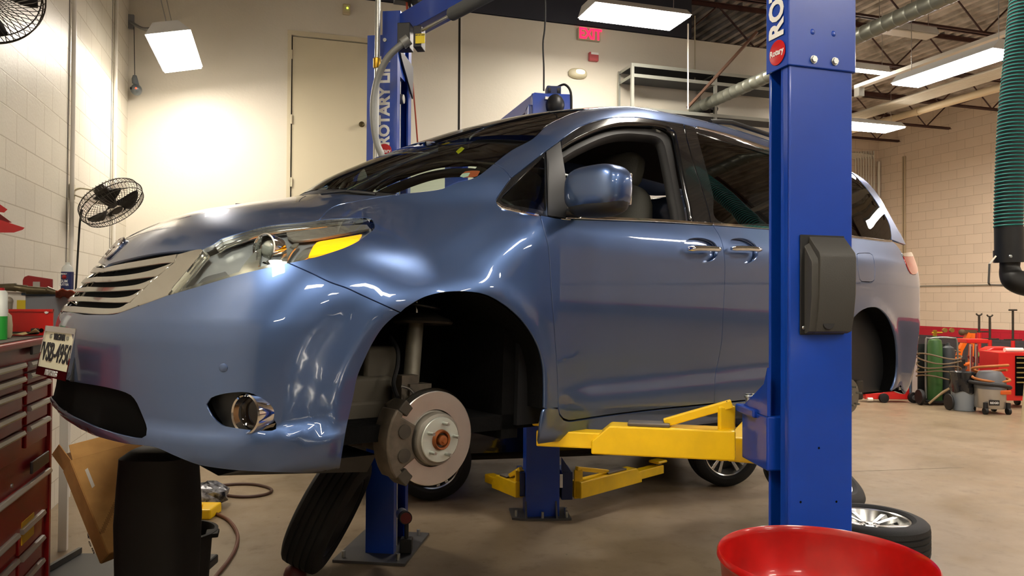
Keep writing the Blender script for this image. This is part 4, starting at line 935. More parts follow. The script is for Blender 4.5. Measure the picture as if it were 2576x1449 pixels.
# ---- far column
FC=fl(985,1420); fa=RH*.99-FH*.13; fb=RH*.13+FH*.99   # fa: across the lettered face (to the right), fb: away
FD=4.9
KF=at(997,500,D=FD-.06)*[1,1,0]   # nearest edge: right edge of lettered face
wf=.185; df=.34
b=MB(); o=KF
slab(b,o,fa,fb,-wf,0,0,.012,0,3.33); slab(b,o,fa,fb,-wf,-wf+.012,.012,df,0,3.33); slab(b,o,fa,fb,-wf+.012,0,df-.012,df,0,3.33); slab(b,o,fa,fb,-.012,0,.012,.06,0,3.33); slab(b,o,fa,fb,-.012,0,df-.07,df-.012,0,3.33)
fcol=b.build('column',m_blue,lift,smooth=0,bevel=.004)
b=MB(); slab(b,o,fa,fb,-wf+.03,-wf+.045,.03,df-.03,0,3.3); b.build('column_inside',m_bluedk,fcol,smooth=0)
b=MB(); b.cyl(o-fa*.03+fb*.17,o-fa*.03+fb*.17+ZU*3.2,.006,n=10); b.build('lift_cable',m_steel,fcol)
q=o-fa*.02+fb*.165+ZU*at(1012,248,D=FD+.1)[2]; b=MB(); b.lathe([(0,.02),(.03,.018),(.034,0),(.03,-.018),(0,-.02)],q,fa,20); b.build('pulley',m_galv,fcol)
zsl0=at(965,400,D=FD)[2]; zsl1=at(965,94,D=FD)[2]
b=MB(); slab(b,o,fa,fb,-wf-.012,.004,-.012,0,zsl0-.05,zsl1); slab(b,o,fa,fb,-wf-.012,-wf-.002,0,df*.8,zsl0-.05,zsl1); slab(b,o,fa,fb,-.0,.004,0,.05,zsl0,zsl1); fs=b.build('column_sleeve',m_blue,fcol,smooth=0)
zl=lambda py:at(965,py,D=FD-.07)[2]
fo=o-fa*(wf*.42)-fb*.014
text('lettering','ROTARY LIFT',m_wht,fs,fo+ZU*zl(366),(0,0,1),-fa,.098,.0006,.004,.98,align='LEFT')
b=MB(); R_=fr(-fb,(0,0,1)); b.lathe([(0,.001),(.046,.001),(.048,-.001)],fo+ZU*zl(379),-fb,28); b.build('decal',m_red,fs)
text('lettering','Rotary',m_wht,fs,fo-fb*.002+ZU*zl(379),fa,ZU,.034,.0004,.001,.9)
b=MB(); b.cyl(o-fa*.08-fb*.012+ZU*zl(98),o-fa*.08-fb*.02+ZU*zl(98),.012,n=10); b.build('sleeve_bolt',m_bolt,fs)
b=MB(); b.prism([(0,0),(.0,-.30),(df*.9,-.17),(df*.9,0)][::-1] if False else [(0,0),(df*.98,-.02),(df*.98,-.24),(.04,-.05)],o+fa*.006+ZU*zl(118),fb,ZU,.01); b.build('corner_plate',M('dark_plate','#3a3a40',.5,.4),fcol,smooth=0)
# base of the far column
b=MB(); slab(b,o,fa,fb,-wf-.16,.12,-.16,df+.12,0,.016); fbp=b.build('base_plate',m_grey,fcol,smooth=0)
for u,v in ((-wf-.11,-.1),(.06,-.1),(.07,df*.5),(-wf-.11,df+.06),(.06,df+.06)): b=MB(); b.cyl(o+fa*u+fb*v+ZU*.016,o+fa*u+fb*v+ZU*.055,.012,n=10); b.build('anchor_bolt',m_bolt,fcol)
# overhead beam
bt=o-fa*.02+fb*.16; NT=K+EX*.12+EY*.12
zb0=at(1020,100,D=FD+.1)[2]; zb1=at(1020,46,D=FD+.1)[2]
b=MB(); b.bar(bt+ZU*(zb0+zb1)/2,NT+ZU*(zb0+zb1)/2,.13,zb1-zb0) if False else b.bar(bt+ZU*(zb0+zb1)/2,NT+ZU*(zb0+zb1)/2,.12,zb1-zb0,up=(0,0,1)); ovb=b.build('overhead_beam',m_blue,lift,smooth=0,bevel=.004)
b=MB(); slab(b,bt,fa,fb,-.10,.02,-.10,.02,zsl1-.25,zb1+.02); b.build('beam_bracket',m_blue,ovb,smooth=0)
dirb=(NT-bt)/np.linalg.norm(NT-bt); sid=np.cross(dirb,ZU); sid=sid if sid@RH>0 else -sid
r0=at(1062,76,D=4.55); L_=np.linalg.norm(NT-bt)
b=MB(); b.cyl(r0,r0+dirb*.35,.010,n=12); rod=b.build('shutoff_bar',m_galv,lift)
b=MB(); b.cyl(r0+dirb*.33,r0+dirb*2.0,.038,n=20); b.build('bar_padding',m_foam,rod)
# limit switch boxes
q=at(1055,98,D=4.6); Rb=fr(ZU,fa)
b=MB(); b.box(q,(.05,.10,.13),fr(ZU,fb)); sw=b.build('switch_box',M('dark_box','#25232a',.5,.2),lift,smooth=0,bevel=.004)
b=MB(); b.box(at(1020,95,D=4.7),(.08,.09,.16),fr(ZU,fb)); b.build('switch_housing',m_satin,sw,smooth=0,bevel=.004)
yq=at(1057,97,D=4.54); b=MB(); b.box(yq,(.058,.004,.058),np.array([[1,0,0],[0,1,0],[0,0,1.]]) is None or Matrix((V3(fa),V3(fb),Vector((0,0,1)))).transposed()); b.build('warning_label',M('label_yellow','#f0d800',.5),sw,smooth=0)
text('lettering','IMPORTANT',m_ink,sw,yq-fb*.003+ZU*.020,fa,ZU,.012,.0003,.0003,.9)
# flexible conduit and pipe in front of the far column
b=MB(); b.tube([at(1024,104,D=4.6),at(1005,116,D=4.6),at(975,146,D=4.62),at(952,192,D=4.65),at(940,250,D=4.66),at(940,310,D=4.66),at(948,360,D=4.66),at(962,400,D=4.66),at(965,470,D=4.68),at(962,560,D=4.70)],.021,12,spline=6); fx_=b.build('flexible_conduit',m_flex,lift)
b=MB(); b.lathe([(.024,0),(.034,0),(.034,.05),(.024,.05)],at(1012,111,D=4.6),at(1024,104,D=4.6)-at(1005,118,D=4.6),16); b.build('conduit_nut',m_flex,fx_)
b=MB(); b.tube([at(952,-60,D=4.74),at(949,150,D=4.74),at(945,400,D=4.74),at(942,600,D=4.74)],.017,12); rc_=b.build('rigid_conduit',m_galv,lift)
b=MB(); b.lathe([(.02,-.03),(.024,-.02),(.024,.03),(.018,.035)],at(948,160,D=4.74),(0,0,1),14); b.build('brass_coupling',M('brass','#c29a3a',.3,1),rc_)
b=MB(); b.tube([at(975,92,D=5.0),at(982,66,D=5.0),at(1000,49,D=5.02),at(1018,46,D=5.05)],.012,8,spline=5); b.build('hydraulic_hose',m_black,lift)
# arms of the far side (mostly hidden by the van)
swing_arm(lift,o+fa*.25+fb*.0,v2w([1.62,-.74,.1]),za-.05,brace=False)
swing_arm(lift,o+fa*.35+fb*.15,v2w([3.3,-.74,.1]),za-.05,brace=False)
b=MB(); slab(b,o,fa,fb,-.02,.30,-.04,.2,za-.02,za+.25); b.build('carriage',m_blue,lift,smooth=0)
# ---- second lift, behind the minivan
L2=thing('two_post_lift','second blue two post lift behind the minivan, yellow arms lowered under the dark parked car','car lift',tuple(fl(1370,1300)))
D2=1.65*1900/(1302-749); PC=at(1368,1000,D=D2)*[1,1,0]
u2=RH*.996+FH*.09; v2=FH*.996-RH*.09
wc=.262; zt2=at(1390,262,D=D2)[2]
b=MB(); slab(b,PC,u2,v2,-wc/2,wc/2-.02,0,.012,0,zt2); slab(b,PC,u2,v2,-wc/2,-wc/2+.012,.012,.22,0,zt2); slab(b,PC,u2,v2,wc/2-.02,wc/2-.008,.0,.22,0,zt2); slab(b,PC,u2,v2,wc/2-.008,wc/2+.016,.19,.22,0,zt2); c2=b.build('column',m_blue,L2,smooth=0,bevel=.004)
b=MB(); pl=[(-.235,-.015),(-.18,-.04),(.16,-.065),(.205,-.06),(.205,.25),(-.235,.25)]; b.hull([PC+u2*p[0]+v2*p[1] for p in pl],[PC+u2*p[0]+v2*p[1]+ZU*.016 for p in pl]); b.build('base_plate',m_grey,c2,smooth=0)
for u in (-wc/2-.006,wc/2-.04): b=MB(); b.hull([PC+u2*u+ZU*.016+v2*-.06,PC+u2*u+ZU*.016,PC+u2*u+ZU*.13],[PC+u2*(u+.012)+ZU*.016+v2*-.06,PC+u2*(u+.012)+ZU*.016,PC+u2*(u+.012)+ZU*.13]); b.build('gusset',m_grey,c2,smooth=0)
for u,v in ((-.2,.02),(-.01,-.04),(.17,-.035),(.18,.06)): b=MB(); b.cyl(PC+u2*u+v2*v+ZU*.016,PC+u2*u+v2*v+ZU*.062,.011,n=10); b.build('anchor_bolt',m_bolt,c2)
z20=at(1325,1262,D=D2)[2]; z21=at(1425,1192,D=D2)[2]
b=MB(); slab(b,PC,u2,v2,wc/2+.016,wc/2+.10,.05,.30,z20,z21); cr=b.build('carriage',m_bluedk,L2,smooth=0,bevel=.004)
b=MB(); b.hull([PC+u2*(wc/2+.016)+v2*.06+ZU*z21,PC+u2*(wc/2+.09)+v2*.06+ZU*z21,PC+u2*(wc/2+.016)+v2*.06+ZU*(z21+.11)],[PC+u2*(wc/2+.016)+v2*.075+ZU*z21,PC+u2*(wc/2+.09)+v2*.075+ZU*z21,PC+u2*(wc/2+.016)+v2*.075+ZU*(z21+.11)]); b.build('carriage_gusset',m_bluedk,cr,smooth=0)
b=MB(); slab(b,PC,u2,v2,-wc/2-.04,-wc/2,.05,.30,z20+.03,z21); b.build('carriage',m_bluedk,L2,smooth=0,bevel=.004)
q=PC+u2*(wc/2+.004)-v2*.0+ZU*at(1409,1210,D=D2)[2]; b=MB(); b.box(q-v2*.004,(.022,.004,.10),Matrix((V3(u2),V3(v2),Vector((0,0,1)))).transposed()); b.build('safety_label',m_wht,c2,smooth=0)
zz2=at(1450,1252,D=5.75)[2]
swing_arm(L2,at(1448,1230,D=5.75),at(1655,1200,D=6.5),zz2,hgt=.125,wid=.11,ext=.72)
swing_arm(L2,at(1312,1230,D=5.72),at(1235,1215,D=6.1),at(1312,1250,D=5.72)[2],hgt=.115,wid=.11,ext=.78,pad=False)
# head of the second lift + its overhead beam running away
zh0=zt2; zh1=at(1390,234,D=D2)[2]; zh2=at(1390,212,D=D2)[2]
b=MB(); slab(b,PC,u2,v2,-.10,.19,-.02,.0,at(1390,290,D=D2)[2],zh1); slab(b,PC,u2,v2,.16,.19,0,.24,at(1390,290,D=D2)[2],zh1); slab(b,PC,u2,v2,-.10,-.085,0,.24,at(1390,290,D=D2)[2],zh1); hd=b.build('column_head',m_blue,c2,smooth=0,bevel=.004)
b=MB(); slab(b,PC,u2,v2,.01,.12,.0,.10,zh1,zh2); b.build('sheave_housing',m_bluedk,hd,smooth=0,bevel=.006)
for u in (.03,.10): b=MB(); b.cyl(PC+u2*(u-.01)+v2*.04+ZU*(zh1+.03),PC+u2*(u+.01)+v2*.04+ZU*(zh1+.03),.045,n=20); b.build('sheave',m_black,hd)
b=MB(); b.tube([PC+u2*.10+v2*.02+ZU*(zh2),PC+u2*.15+v2*.0+ZU*(zh2+.01),PC+u2*.19-v2*.02+ZU*(zh1+.01),PC+u2*.195-v2*.02+ZU*(zh1-.15)],.009,8,spline=5); b.build('hydraulic_hose',m_black,hd)
b=MB(); b.sph(PC+u2*.07-v2*.03+ZU*(zh1-.09),.07,16,sz=1.2); b.build('limit_motor',m_satin,hd)
b=MB(); b.box(PC+u2*.015-v2*.03+ZU*(zh1-.04),(.05,.02,.02)); b.build('cable_clamp',m_galv,hd)
e0=PC-u2*.02+v2*.05+ZU*(zh1-.03); b=MB(); b.bar(e0,e0+EY*2.9,.12,.10); b.build('overhead_beam',m_blue,L2,smooth=0)
b=MB(); q=PC+EY*2.95; slab(b,q,u2,v2,-.13,.13,0,.25,0,zh1); b.build('column',m_blue,L2,smooth=0)
# ================================================================ LOOSE THINGS
def one(b,name,mat,label,cat,group=None,**k): return tag(b.build(name,mat,**k),label,cat,group)
def ortho(a,c):
    a=a/np.linalg.norm(a); c=c-a*(c@a); c=c/np.linalg.norm(c); return a,c,np.cross(a,c)
# ---------------------------------------------------------------- wheels
m_tyre=M('tyre_rubber','#131313',.75,bump=.15,bscale=120); m_rim=M('rim_silver','#c9c9c6',.25,.9); m_rimd=M('rim_shaded','#3c3c3c',.5,.5)  # last rim tone is darkened to stand for shade inside the rim
def make_wheel(mw,label,group=None,name='car_wheel'):
    w=thing(name,label,'wheel',mat=mw,group=group)
    R=.358;wd=.1175
    pr=[(.243,-.095),(.25,-.108),(.275,-wd-.004),(.315,-wd),(.340,-.106),(.352,-.094)]
    for g in (-.066,-.028,.012,.050): pr+=[(.357,g-.006),(.357,g+.0),(.349,g+.002),(.349,g+.010),(.357,g+.012)]
    pr+=[(.352,.094),(.340,.106),(.315,wd),(.275,wd+.004),(.25,.108),(.243,.095)]
    MB(mw).lathe(pr,n=64).build('tyre',m_tyre,w,smooth=30)
    MB(mw).lathe([(.20,.02),(.222,.062),(.236,.098),(.246,.104),(.243,.092),(.228,.055),(.21,.0)],n=56).build('rim_lip',m_rim,w); MB(mw).lathe([(.246,-.100),(.236,-.10),(.225,-.06),(.20,-.03),(.20,.02),(.21,.0)],n=48).build('rim_barrel',m_rimd,w)
    b=MB(mw)
    for k in range(5):
        for o in (-.15,.15):
            a=2*math.pi*k/5+o; a2=2*math.pi*k/5+o*1.25
            r0=np.array([math.cos(2*math.pi*k/5+o*1.0)*.05,math.sin(2*math.pi*k/5+o)*.05,.062]); r1=np.array([math.cos(a2)*.232,math.sin(a2)*.232,.088]); t=np.array([-math.sin(a2),math.cos(a2),0])
            A=[r0-t*.016-np.array([0,0,.03]),r0+t*.016-np.array([0,0,.03]),r0+t*.012,r0-t*.012]; B=[r1-t*.022-np.array([0,0,.03]),r1+t*.022-np.array([0,0,.03]),r1+t*.017,r1-t*.017]
            b.hull(A,B)
    b.build('spokes',m_rim,w,smooth=0,bevel=.004)
    MB(mw).lathe([(0,.078),(.026,.076),(.030,.068),(.062,.064),(.070,.05),(.072,.02),(0,.02)],n=36).build('wheel_centre',m_rim,w)
    MB(mw).lathe([(.0,-.05),(.17,-.05),(.205,-.03),(.205,-.02),(0,-.02)],n=36).build('rim_shade_disc',m_rimd,w)  # dark disc closing the rim, shade behind the spokes put into its colour
    for k in range(5):
        a=2*math.pi*(k+.5)/5; MB(mw).cyl((.05*math.cos(a),.05*math.sin(a),.060),(.05*math.cos(a),.05*math.sin(a),.0665),.0085,n=12).build('lug_hole',m_void,w)
    return w
def axm(p,axis,up=(0,0,1),scale=1,spin=0):
    R=fr(axis,up).to_4x4(); return Matrix.Translation(V3(p))@R@Matrix.Rotation(spin,4,'Z')@Matrix.Scale(scale,4)
pw_=at(2187,1309,Z=.205); wf_=make_wheel(axm((pw_[0],pw_[1],.118),(0,0,1),(0,1,0),1,.25),'alloy wheel with tyre lying flat on the floor right of the blue post')
q=at(2046,1255,D=5.6); ax_=ZU*.86-FH*.34+RH*.38
dup(wf_,axm((q[0],q[1],.30),ax_,(0,1,0)),'tyre tilted behind the foot of the near blue post, tread showing right of it')
al=RT*.90-UP*.42-FW*.06; q=at(826,1285,D=4.5); dup(wf_,axm((q[0],q[1],.380),-al,(0,0,1)),'wheel leaning over against the far blue post below the minivan bumper, tread to the camera')
# ---------------------------------------------------------------- dark parked car behind
P1=fl(1089,1262);P2=fl(1832,1226); cu_=(P2-P1);wb_=np.linalg.norm(cu_);cu_/=wb_; cl=np.array([-cu_[1],cu_[0],0])  # cl points away from camera
car2=thing('sedan','dark sedan parked behind the minivan, only wheels and low black side showing','car',tuple((P1+P2)/2+cl*.8))
m_cpaint=M('dark_car_paint','#0c0d10',.2,.2,.8,.04)
O2=P1+cl*.10
def cp(x,y,z): return O2+cu_*x+cl*(y+.78)+ZU*z
st_=[(-.88,.50,.40,.62),(-.8,.62,.26,.70),(-.55,.78,.29,.76),(-.2,.83,.29,.82),(.4,.84,.29,.90),(.9,.85,.29,.93),(1.6,.85,.29,.94),(2.2,.84,.29,.95),(2.8,.83,.29,.95),(3.2,.78,.26,.93),(3.45,.66,.38,.88)]
rows=[]
for x,w,zb,zt in st_:
    pr=[]
    for y,z in ((-w*.86,zb),(-w,zb+.08),(-w*1.02,zb+(zt-zb)*.5),(-w*.97,zt-.06),(-w*.80,zt),(0,zt+.03),(w*.80,zt),(w*.97,zt-.06),(w*1.02,zb+(zt-zb)*.5),(w,zb+.08),(w*.86,zb)): pr.append(cp(x,y,z))
    rows.append(pr)
b=MB(); b.grid(rows); b.f.append(list(range(11))); b.mi.append(0); n_=len(rows)*11; b.f.append(list(range(n_-11,n_))); b.mi.append(0)
for i in range(len(rows)-1): b.f.append([i*11,i*11+10,(i+1)*11+10,(i+1)*11]); b.mi.append(0)
b.build('body',m_cpaint,car2)
gh=[(.55,.70,.93),(1.15,.62,1.36),(1.6,.60,1.42),(2.2,.60,1.40),(2.95,.68,.95)]
b=MB(); b.grid([[cp(x,-w-.06 if z<1 else -w,z if abs(z-.93)<.03 else .94) if k==0 else cp(x,(-w,-w*.5,0,w*.5,w)[k-1],z) if k<6 else cp(x,w+.06,.94) for k in range(7)] for x,w,z in gh]); b.build('greenhouse',m_gloss,car2)
for (p,nm) in ((P1,0),(P2,1)):
    for s in (0,1.50):
        c=p+cl*(.10+s)+ZU*.320; mw=axm(c,-cl if s==0 else cl,(0,0,1),.894,.3*nm+.1)
        dup(wf_,mw,('alloy wheel of the dark sedan showing below the brake disc' if nm==0 else 'alloy wheel of the dark sedan behind the yellow lift arm') if s==0 else 'far side wheel of the dark sedan',None)
        # black box stands in for the shadow inside the wheel arch
        MB().lathe([(.335,-.02),(.36,-.02),(.36,.12),(.335,.12)],c+cl*(-.09 if s==0 else .09),cl if s==0 else -cl,30,up=(0,0,1),a0=0 if s else math.pi*0,a1=2*math.pi) if False else MB().box(c+cl*(.1 if s==0 else -.1)+ZU*.2,(.3,.1,.12),Matrix((V3(cu_),V3(cl),Vector((0,0,1)))).transposed()).build('arch_shadow_box',m_void,car2)
# wheels belong to the parked car: make them its parts
for o in list(COL.objects):
    if o.get('label') and 'dark sedan' in o['label'] and o.name.startswith('car_wheel'):
        mw=o.matrix_world.copy() if False else WM[o.name]; 
        del o['label']; 
        if 'category' in o: del o['category']
        ty=[c for c in COL.objects if c.parent==o]
        t0=[c for c in ty if c.name.startswith('tyre')][0]
        rel=WM[car2.name].inverted()@mw
        t0.parent=car2; t0.matrix_parent_inverse=Matrix.Identity(4); t0.matrix_basis=rel; t0.name='wheel'
        for c in ty:
            if c!=t0: c.parent=t0; c.matrix_parent_inverse=Matrix.Identity(4); c.matrix_basis=Matrix.Identity(4)
        bpy.data.objects.remove(o)
# ---------------------------------------------------------------- red oil drain bowl in front
m_redp=M('red_enamel','#c2110d',.28,0,.5,.08,var=.25,vscale=5,col2='#9c0d0b'); m_oil=M('oily_film','#7a0d08',.12,0,.8,.05,var=.5,vscale=9,col2='#2a0806')
pc_=at(2073,1407,D=2.06); rd_=.278
dr_=thing('oil_drain','red round oil drain bowl standing in front of the near blue post','oil drain',(pc_[0],pc_[1],0))
zz_=pc_[2]; R0=rd_
MB().lathe([(0,zz_-.15),(R0*.80,zz_-.148),(R0*.90,zz_-.135),(R0*.94,zz_-.115),(R0*.975,zz_-.01),(R0*.985,zz_+.004),(R0,zz_+.010),(R0*1.015,zz_+.004),(R0*1.018,zz_-.008),(R0*1.0,zz_-.014),(R0*.985,zz_-.02),(R0*.95,zz_-.125),(R0*.90,zz_-.15),(R0*.8,zz_-.162),(0,zz_-.164)],(pc_[0],pc_[1],0),n=96).build('bowl',m_redp,dr_)
MB().lathe([(0,zz_-.1475),(R0*.78,zz_-.1470)],(pc_[0],pc_[1],0),n=60).build('oil_film',m_oil,dr_)
MB().cyl((pc_[0],pc_[1],.3),(pc_[0],pc_[1],zz_-.16),.03).build('stand_tube',m_chrome,dr_)
MB().lathe([(0,.05),(.20,.05),(.24,.09),(.24,.42),(.20,.46),(0,.47)],(pc_[0],pc_[1],0),n=40).build('tank',m_redp,dr_)
for k in range(4): a=math.pi/2*k+.4; MB().cyl((pc_[0]+.2*math.cos(a)-.012,pc_[1]+.2*math.sin(a),.03),(pc_[0]+.2*math.cos(a)+.012,pc_[1]+.2*math.sin(a),.03),.03).build('caster',m_black,dr_)
# ---------------------------------------------------------------- tool chest at the left edge
XC=-1.05; m_chest=M('chest_red','#94090f',.38,0,.2,.15,var=.15,vscale=4); m_chestd=M('chest_red_dark','#5e0d12',.35); m_hand=M('drawer_pull','#b9b7b0',.35,.9)
ye=at(132,1000,X=XC)[1]; yn=ye-1.25; zt_=at(128,846,X=XC)[2]; zsp=at(128,1140,X=XC)[2]
ch=thing('tool_chest','tall red roller tool chest with silver drawer pulls at the left edge','tool chest',(XC-.25,(ye+yn)/2,0))
b=MB(); b.bx(XL+.04,XC-.02,yn,ye,.14,zt_-.02); b.bx(XC-.02,XC,ye-.028,ye,.14,zt_-.02); b.bx(XC-.02,XC,yn,yn+.03,.14,zt_-.02); b.bx(XC-.02,XC,yn,ye,.14,.17)
cb_=b.build('cabinet_body',m_chest,ch,smooth=0)
b=MB(); b.bx(XL+.03,XC+.012,yn,ye+.012,zt_-.03,zt_); b.build('cabinet_top',m_chest,ch,smooth=0,bevel=.008)
b=MB(); b.bx(XL+.05,XC-.02,yn,ye-.02,zt_,zt_+.004); b.build('rubber_mat',M('top_mat','#5a5148',.8),ch,smooth=0)
zz1=at(100,778,X=XC-.05)[2]
b=MB(); b.bx(XL+.04,XC-.0,ye-.012,ye+.002,zt_,zz1); b.bx(XL+.04,XC,ye-.02,ye+.008,zz1-.012,zz1); b.bx(XC-.012,XC,ye-.06,ye,zt_,zt_+.05); b.build('end_panel',M('bright_red_panel','#d01d1a',.35,var=.1,vscale=6),ch,smooth=0)
for px,py in ((117,785),(104,831)): q=at(px,py,Y=ye-.015); MB().lathe([(0,.006),(.008,.004),(.010,0)],q,(0,-1,0),14).build('panel_rivet',m_wht if py<800 else m_void,ch)
def drawer(pa,pb,top,bot,hand=None):
    """drawer front between photo columns pa..pb; top/bottom measured at column pb"""
    y0=max(at(pa,1000,X=XC)[1],yn+.03); y1=at(pb,1000,X=XC)[1]; z1=at(pb,top,X=XC)[2]; z0=at(pb,bot,X=XC)[2]
    d=MB(); d.bx(XC-.02,XC-.006,y0,y1,z0+.004,z1-.004); dd=d.build('drawer',m_chest,ch,smooth=0,bevel=.003)
    d=MB(); zh=z1-.014; d.hull([(XC-.006,y0+.004,zh-.012),(XC+.010,y0+.004,zh-.012),(XC+.014,y0+.004,zh-.004),(XC+.008,y0+.004,zh+.010),(XC-.006,y0+.004,zh+.012)],[(XC-.006,y1-.004,zh-.012),(XC+.010,y1-.004,zh-.012),(XC+.014,y1-.004,zh-.004),(XC+.008,y1-.004,zh+.010),(XC-.006,y1-.004,zh+.012)]); d.build('drawer_pull',m_hand,dd)
for t,bt_ in ((896,922),(922,951),(951,998),(998,1044),(1044,1098)): drawer(72,123,t,bt_)
for t,bt_ in ((910,945),(945,980),(980,1032),(1032,1080),(1080,1150)): drawer(-160,60,t,bt_)
for t,bt_ in ((1172,1275),): drawer(-160,128,t,bt_)
for t,bt_ in ((1276,1338),(1338,1394),(1394,1470),(1470,1560)): drawer(58,114,t,bt_); drawer(-160,50,t+58,bt_+50)
b=MB(); y0=at(58,1300,X=XC)[1]; y1=at(88,1300,X=XC)[1]; z1=at(80,1295,X=XC)[2]; b.bx(XC-.006,XC-.003,y0,y1,z1-.10,z1); b.build('yellow_sticker',M('sticker_yellow','#d9a616',.5),ch,smooth=0)
for py in (882,1170):
    p0=at(80,py-8,X=XC+.004); p1=at(122,py-14 if py<1000 else py-22,X=XC+.004)
    b=MB(); b.bx(XC-.004,XC+.008,p0[1],p1[1],p1[2]-.028,p1[2]+.028); bd=b.build('maker_badge',M('badge_black','#1b1718',.4),ch,smooth=0,bevel=.004)
    text('lettering','TOOLS' if py<1000 else 'TOOLS',M('badge_silver','#6d6a66',.4,.6),bd,(XC+.0085,(p0[1]+p1[1])/2,p1[2]),(0,1,0),(0,0,1),.05,.001,.001,.9) if False else None
for px,py in ((42,872),(28,1222)): q=at(px,py,X=XC); MB().cyl(q,q+EX*.006,.009,n=14).build('lock',m_steel,ch)
for dy in (.08,1.17): MB().cyl((XC-.08,yn+dy,.065),(XC-.04,yn+dy,.065),.065,n=20).cyl((XL+.14,yn+dy,.065),(XL+.18,yn+dy,.065),.065,n=20).build('caster',m_black,ch)
# things standing on the chest
def can(px,pyb,pyt,D,r,name,label,cat,segs,cap=None):
    p=at(px,pyb,D=D); h=at(px,pyt,D=D)[2]-p[2]; t=thing(name,label,cat,tuple(p))
    for nm,m_,a0,a1,rr in segs: MB().lathe([(0,h*a0),(r*rr,h*a0),(r*rr,h*a1),(0,h*a1)],p,n=28).build(nm,m_,t,smooth=40)
    return t,p,h
zz=zt_+.006
def canz(px,pyt,D,r,name,label,cat,prof,mats):
    p=at(px,800,D=D); p=np.array([p[0],p[1],zz]); h=at(px,pyt,D=D)[2]-zz; t=thing(name,label,cat,tuple(p))
    for nm,m_,pr in [(n_,m__,pr) for (n_,pr),m__ in zip(prof,mats)]: MB().lathe([(a*r,b_*h) for a,b_ in pr],p,n=28).build(nm,m_,t,smooth=40)
    return t,p,h
m_cangr=M('can_green','#2f9e3a',.35); m_canw=M('can_white','#dfe2da',.35)
t,p,h=canz(-2,724,3.3,.031,'spray_can','green and white spray can with red cap on the red tool chest','spray can',[('can_body',[(0,0),(1,0),(1,.45),(0,.45)]),('can_upper',[(0,.45),(1,.45),(1,.90),(.7,.95),(0,.95)]),('cap',[(0,.93),(.6,.93),(.6,1.0),(0,1.0)])],[m_cangr,m_canw,m_redp])
canz(13,778,3.42,.028,'bottle','small cream round bottle beside the green spray can on the tool chest','bottle',[('bottle_body',[(0,0),(.8,0),(1,.1),(1.05,.45),(.9,.78),(.45,.88),(0,.88)]),('cap',[(0,.86),(.42,.86),(.42,1),(0,1)])],[M('cream_plastic','#d8cba6',.45),m_wht])
b=MB(); pts=[at(px,py,Z=zz+.006) for px,py in ((14,847),(40,843),(62,842),(78,841),(94,842))]; rows=[[p+np.array([0,-.03,0.0+.006*(i%2)]) for i,p in enumerate(pts)],[p+np.array([0,.035,.012-.008*(i%2)]) for i,p in enumerate(pts)]]
rows[0][-1]=rows[0][-1]+ZU*.03; b.grid(rows); one(b,'paper_strip',M('tan_paper','#e0c88f',.7),'creased strip of tan paper lying on the tool chest top','paper',thick=.002)
b=MB(); q=at(58,838,Z=zz+.012); b.bar(q-EX*.05,q+EX*.06,.03,.014); b.box(q+EX*.05+ZU*.008,(.03,.03,.03)); one(b,'socket_bit',m_grimy,'small dark steel socket on the paper strip','socket',bevel=.004)
# ---------------------------------------------------------------- bench with bins beyond the chest
XBn=-1.27; yb0=at(60,775,X=-1.5)[1]; 
bz=1.30; bench=thing('workbench','narrow grey workbench with a white leg by the left wall, behind the red tool chest','workbench',(XBn-.12,5.0,0))
MB().bx(XL+.02,XBn,4.32,5.6,bz-.05,bz).build('bench_top',m_grey,bench,smooth=0)
q=at(148,1300,D=4.5)
for y in (4.36,5.55): MB().bx(XL+.05,XL+.10,y-.02,y+.02,0,bz-.05).build('leg',m_grey,bench,smooth=0); MB().bx(XBn-.06,XBn-.01,y-.02,y+.02,0,bz-.05).build('leg',m_white,bench,smooth=0)
pa=at(70,775,D=4.62);pb=at(178,775,D=4.62); ptop=at(100,737,D=4.62)[2]
def wbox(name,label,cat,xa,xb,ya,yb,z0,z1,mat,parent=None,**k):
    b=MB(); b.bx(xa,xb,ya,yb,z0,z1); return one(b,name,mat,label,cat,**k)
bin_=thing('storage_bin','smoky clear plastic bin with a blue corner under the red rag and steel tube','storage bin',((pa[0]+pb[0])/2,pa[1]+.15,bz))
m_bin=M('smoky_plastic','#7c8187',.25,0,.3); X0,X1=pa[0],pb[0]; Yq=min(pa[1],pb[1])
b=MB(); b.hull([(X0+.01,Yq,bz),(X1-.01,Yq,bz),(X1-.01,Yq+.3,bz),(X0+.01,Yq+.3,bz)],[(X0,Yq-.01,ptop-.015),(X1,Yq-.01,ptop-.015),(X1,Yq+.31,ptop-.015),(X0,Yq+.31,ptop-.015)]); b.build('bin_body',m_bin,bin_,smooth=0,bevel=.008)
b=MB(); b.bx(X0-.01,X1+.01,Yq-.02,Yq+.32,ptop-.015,ptop); b.build('bin_lid',M('bin_lid_blue','#41566f',.4),bin_,smooth=0,bevel=.005)
pa2=at(6,775,D=4.5);pb2=at(64,775,D=4.5); zt2_=at(40,735,D=4.5)[2]
wb2=thing('carton','white carton with a yellow patch beside the clear bin','carton',((pa2[0]+pb2[0])/2,pa2[1]+.1,bz))
MB().bx(max(pa2[0],XL+.01),pb2[0]-.012,pa2[1],pa2[1]+.25,bz,zt2_).build('carton_body',M('white_card','#d8d2c6',.6),wb2,smooth=0)
p=at(49,770,D=4.49); MB().bx(p[0]-.025,p[0]+.02,pa2[1]-.003,pa2[1],p[2]-.02,p[2]+.035).build('yellow_patch',M('yellow_card','#c9b01a',.5),wb2,smooth=0)
p=at(15,757,D=4.45); MB().sph((p[0],pa2[1]-.02,p[2]+.0),.025,14).cyl((p[0],pa2[1]-.02,bz),(p[0],pa2[1]-.02,p[2]),.02).build('jar',M('jar_smoky','#8c8274',.3),wb2)
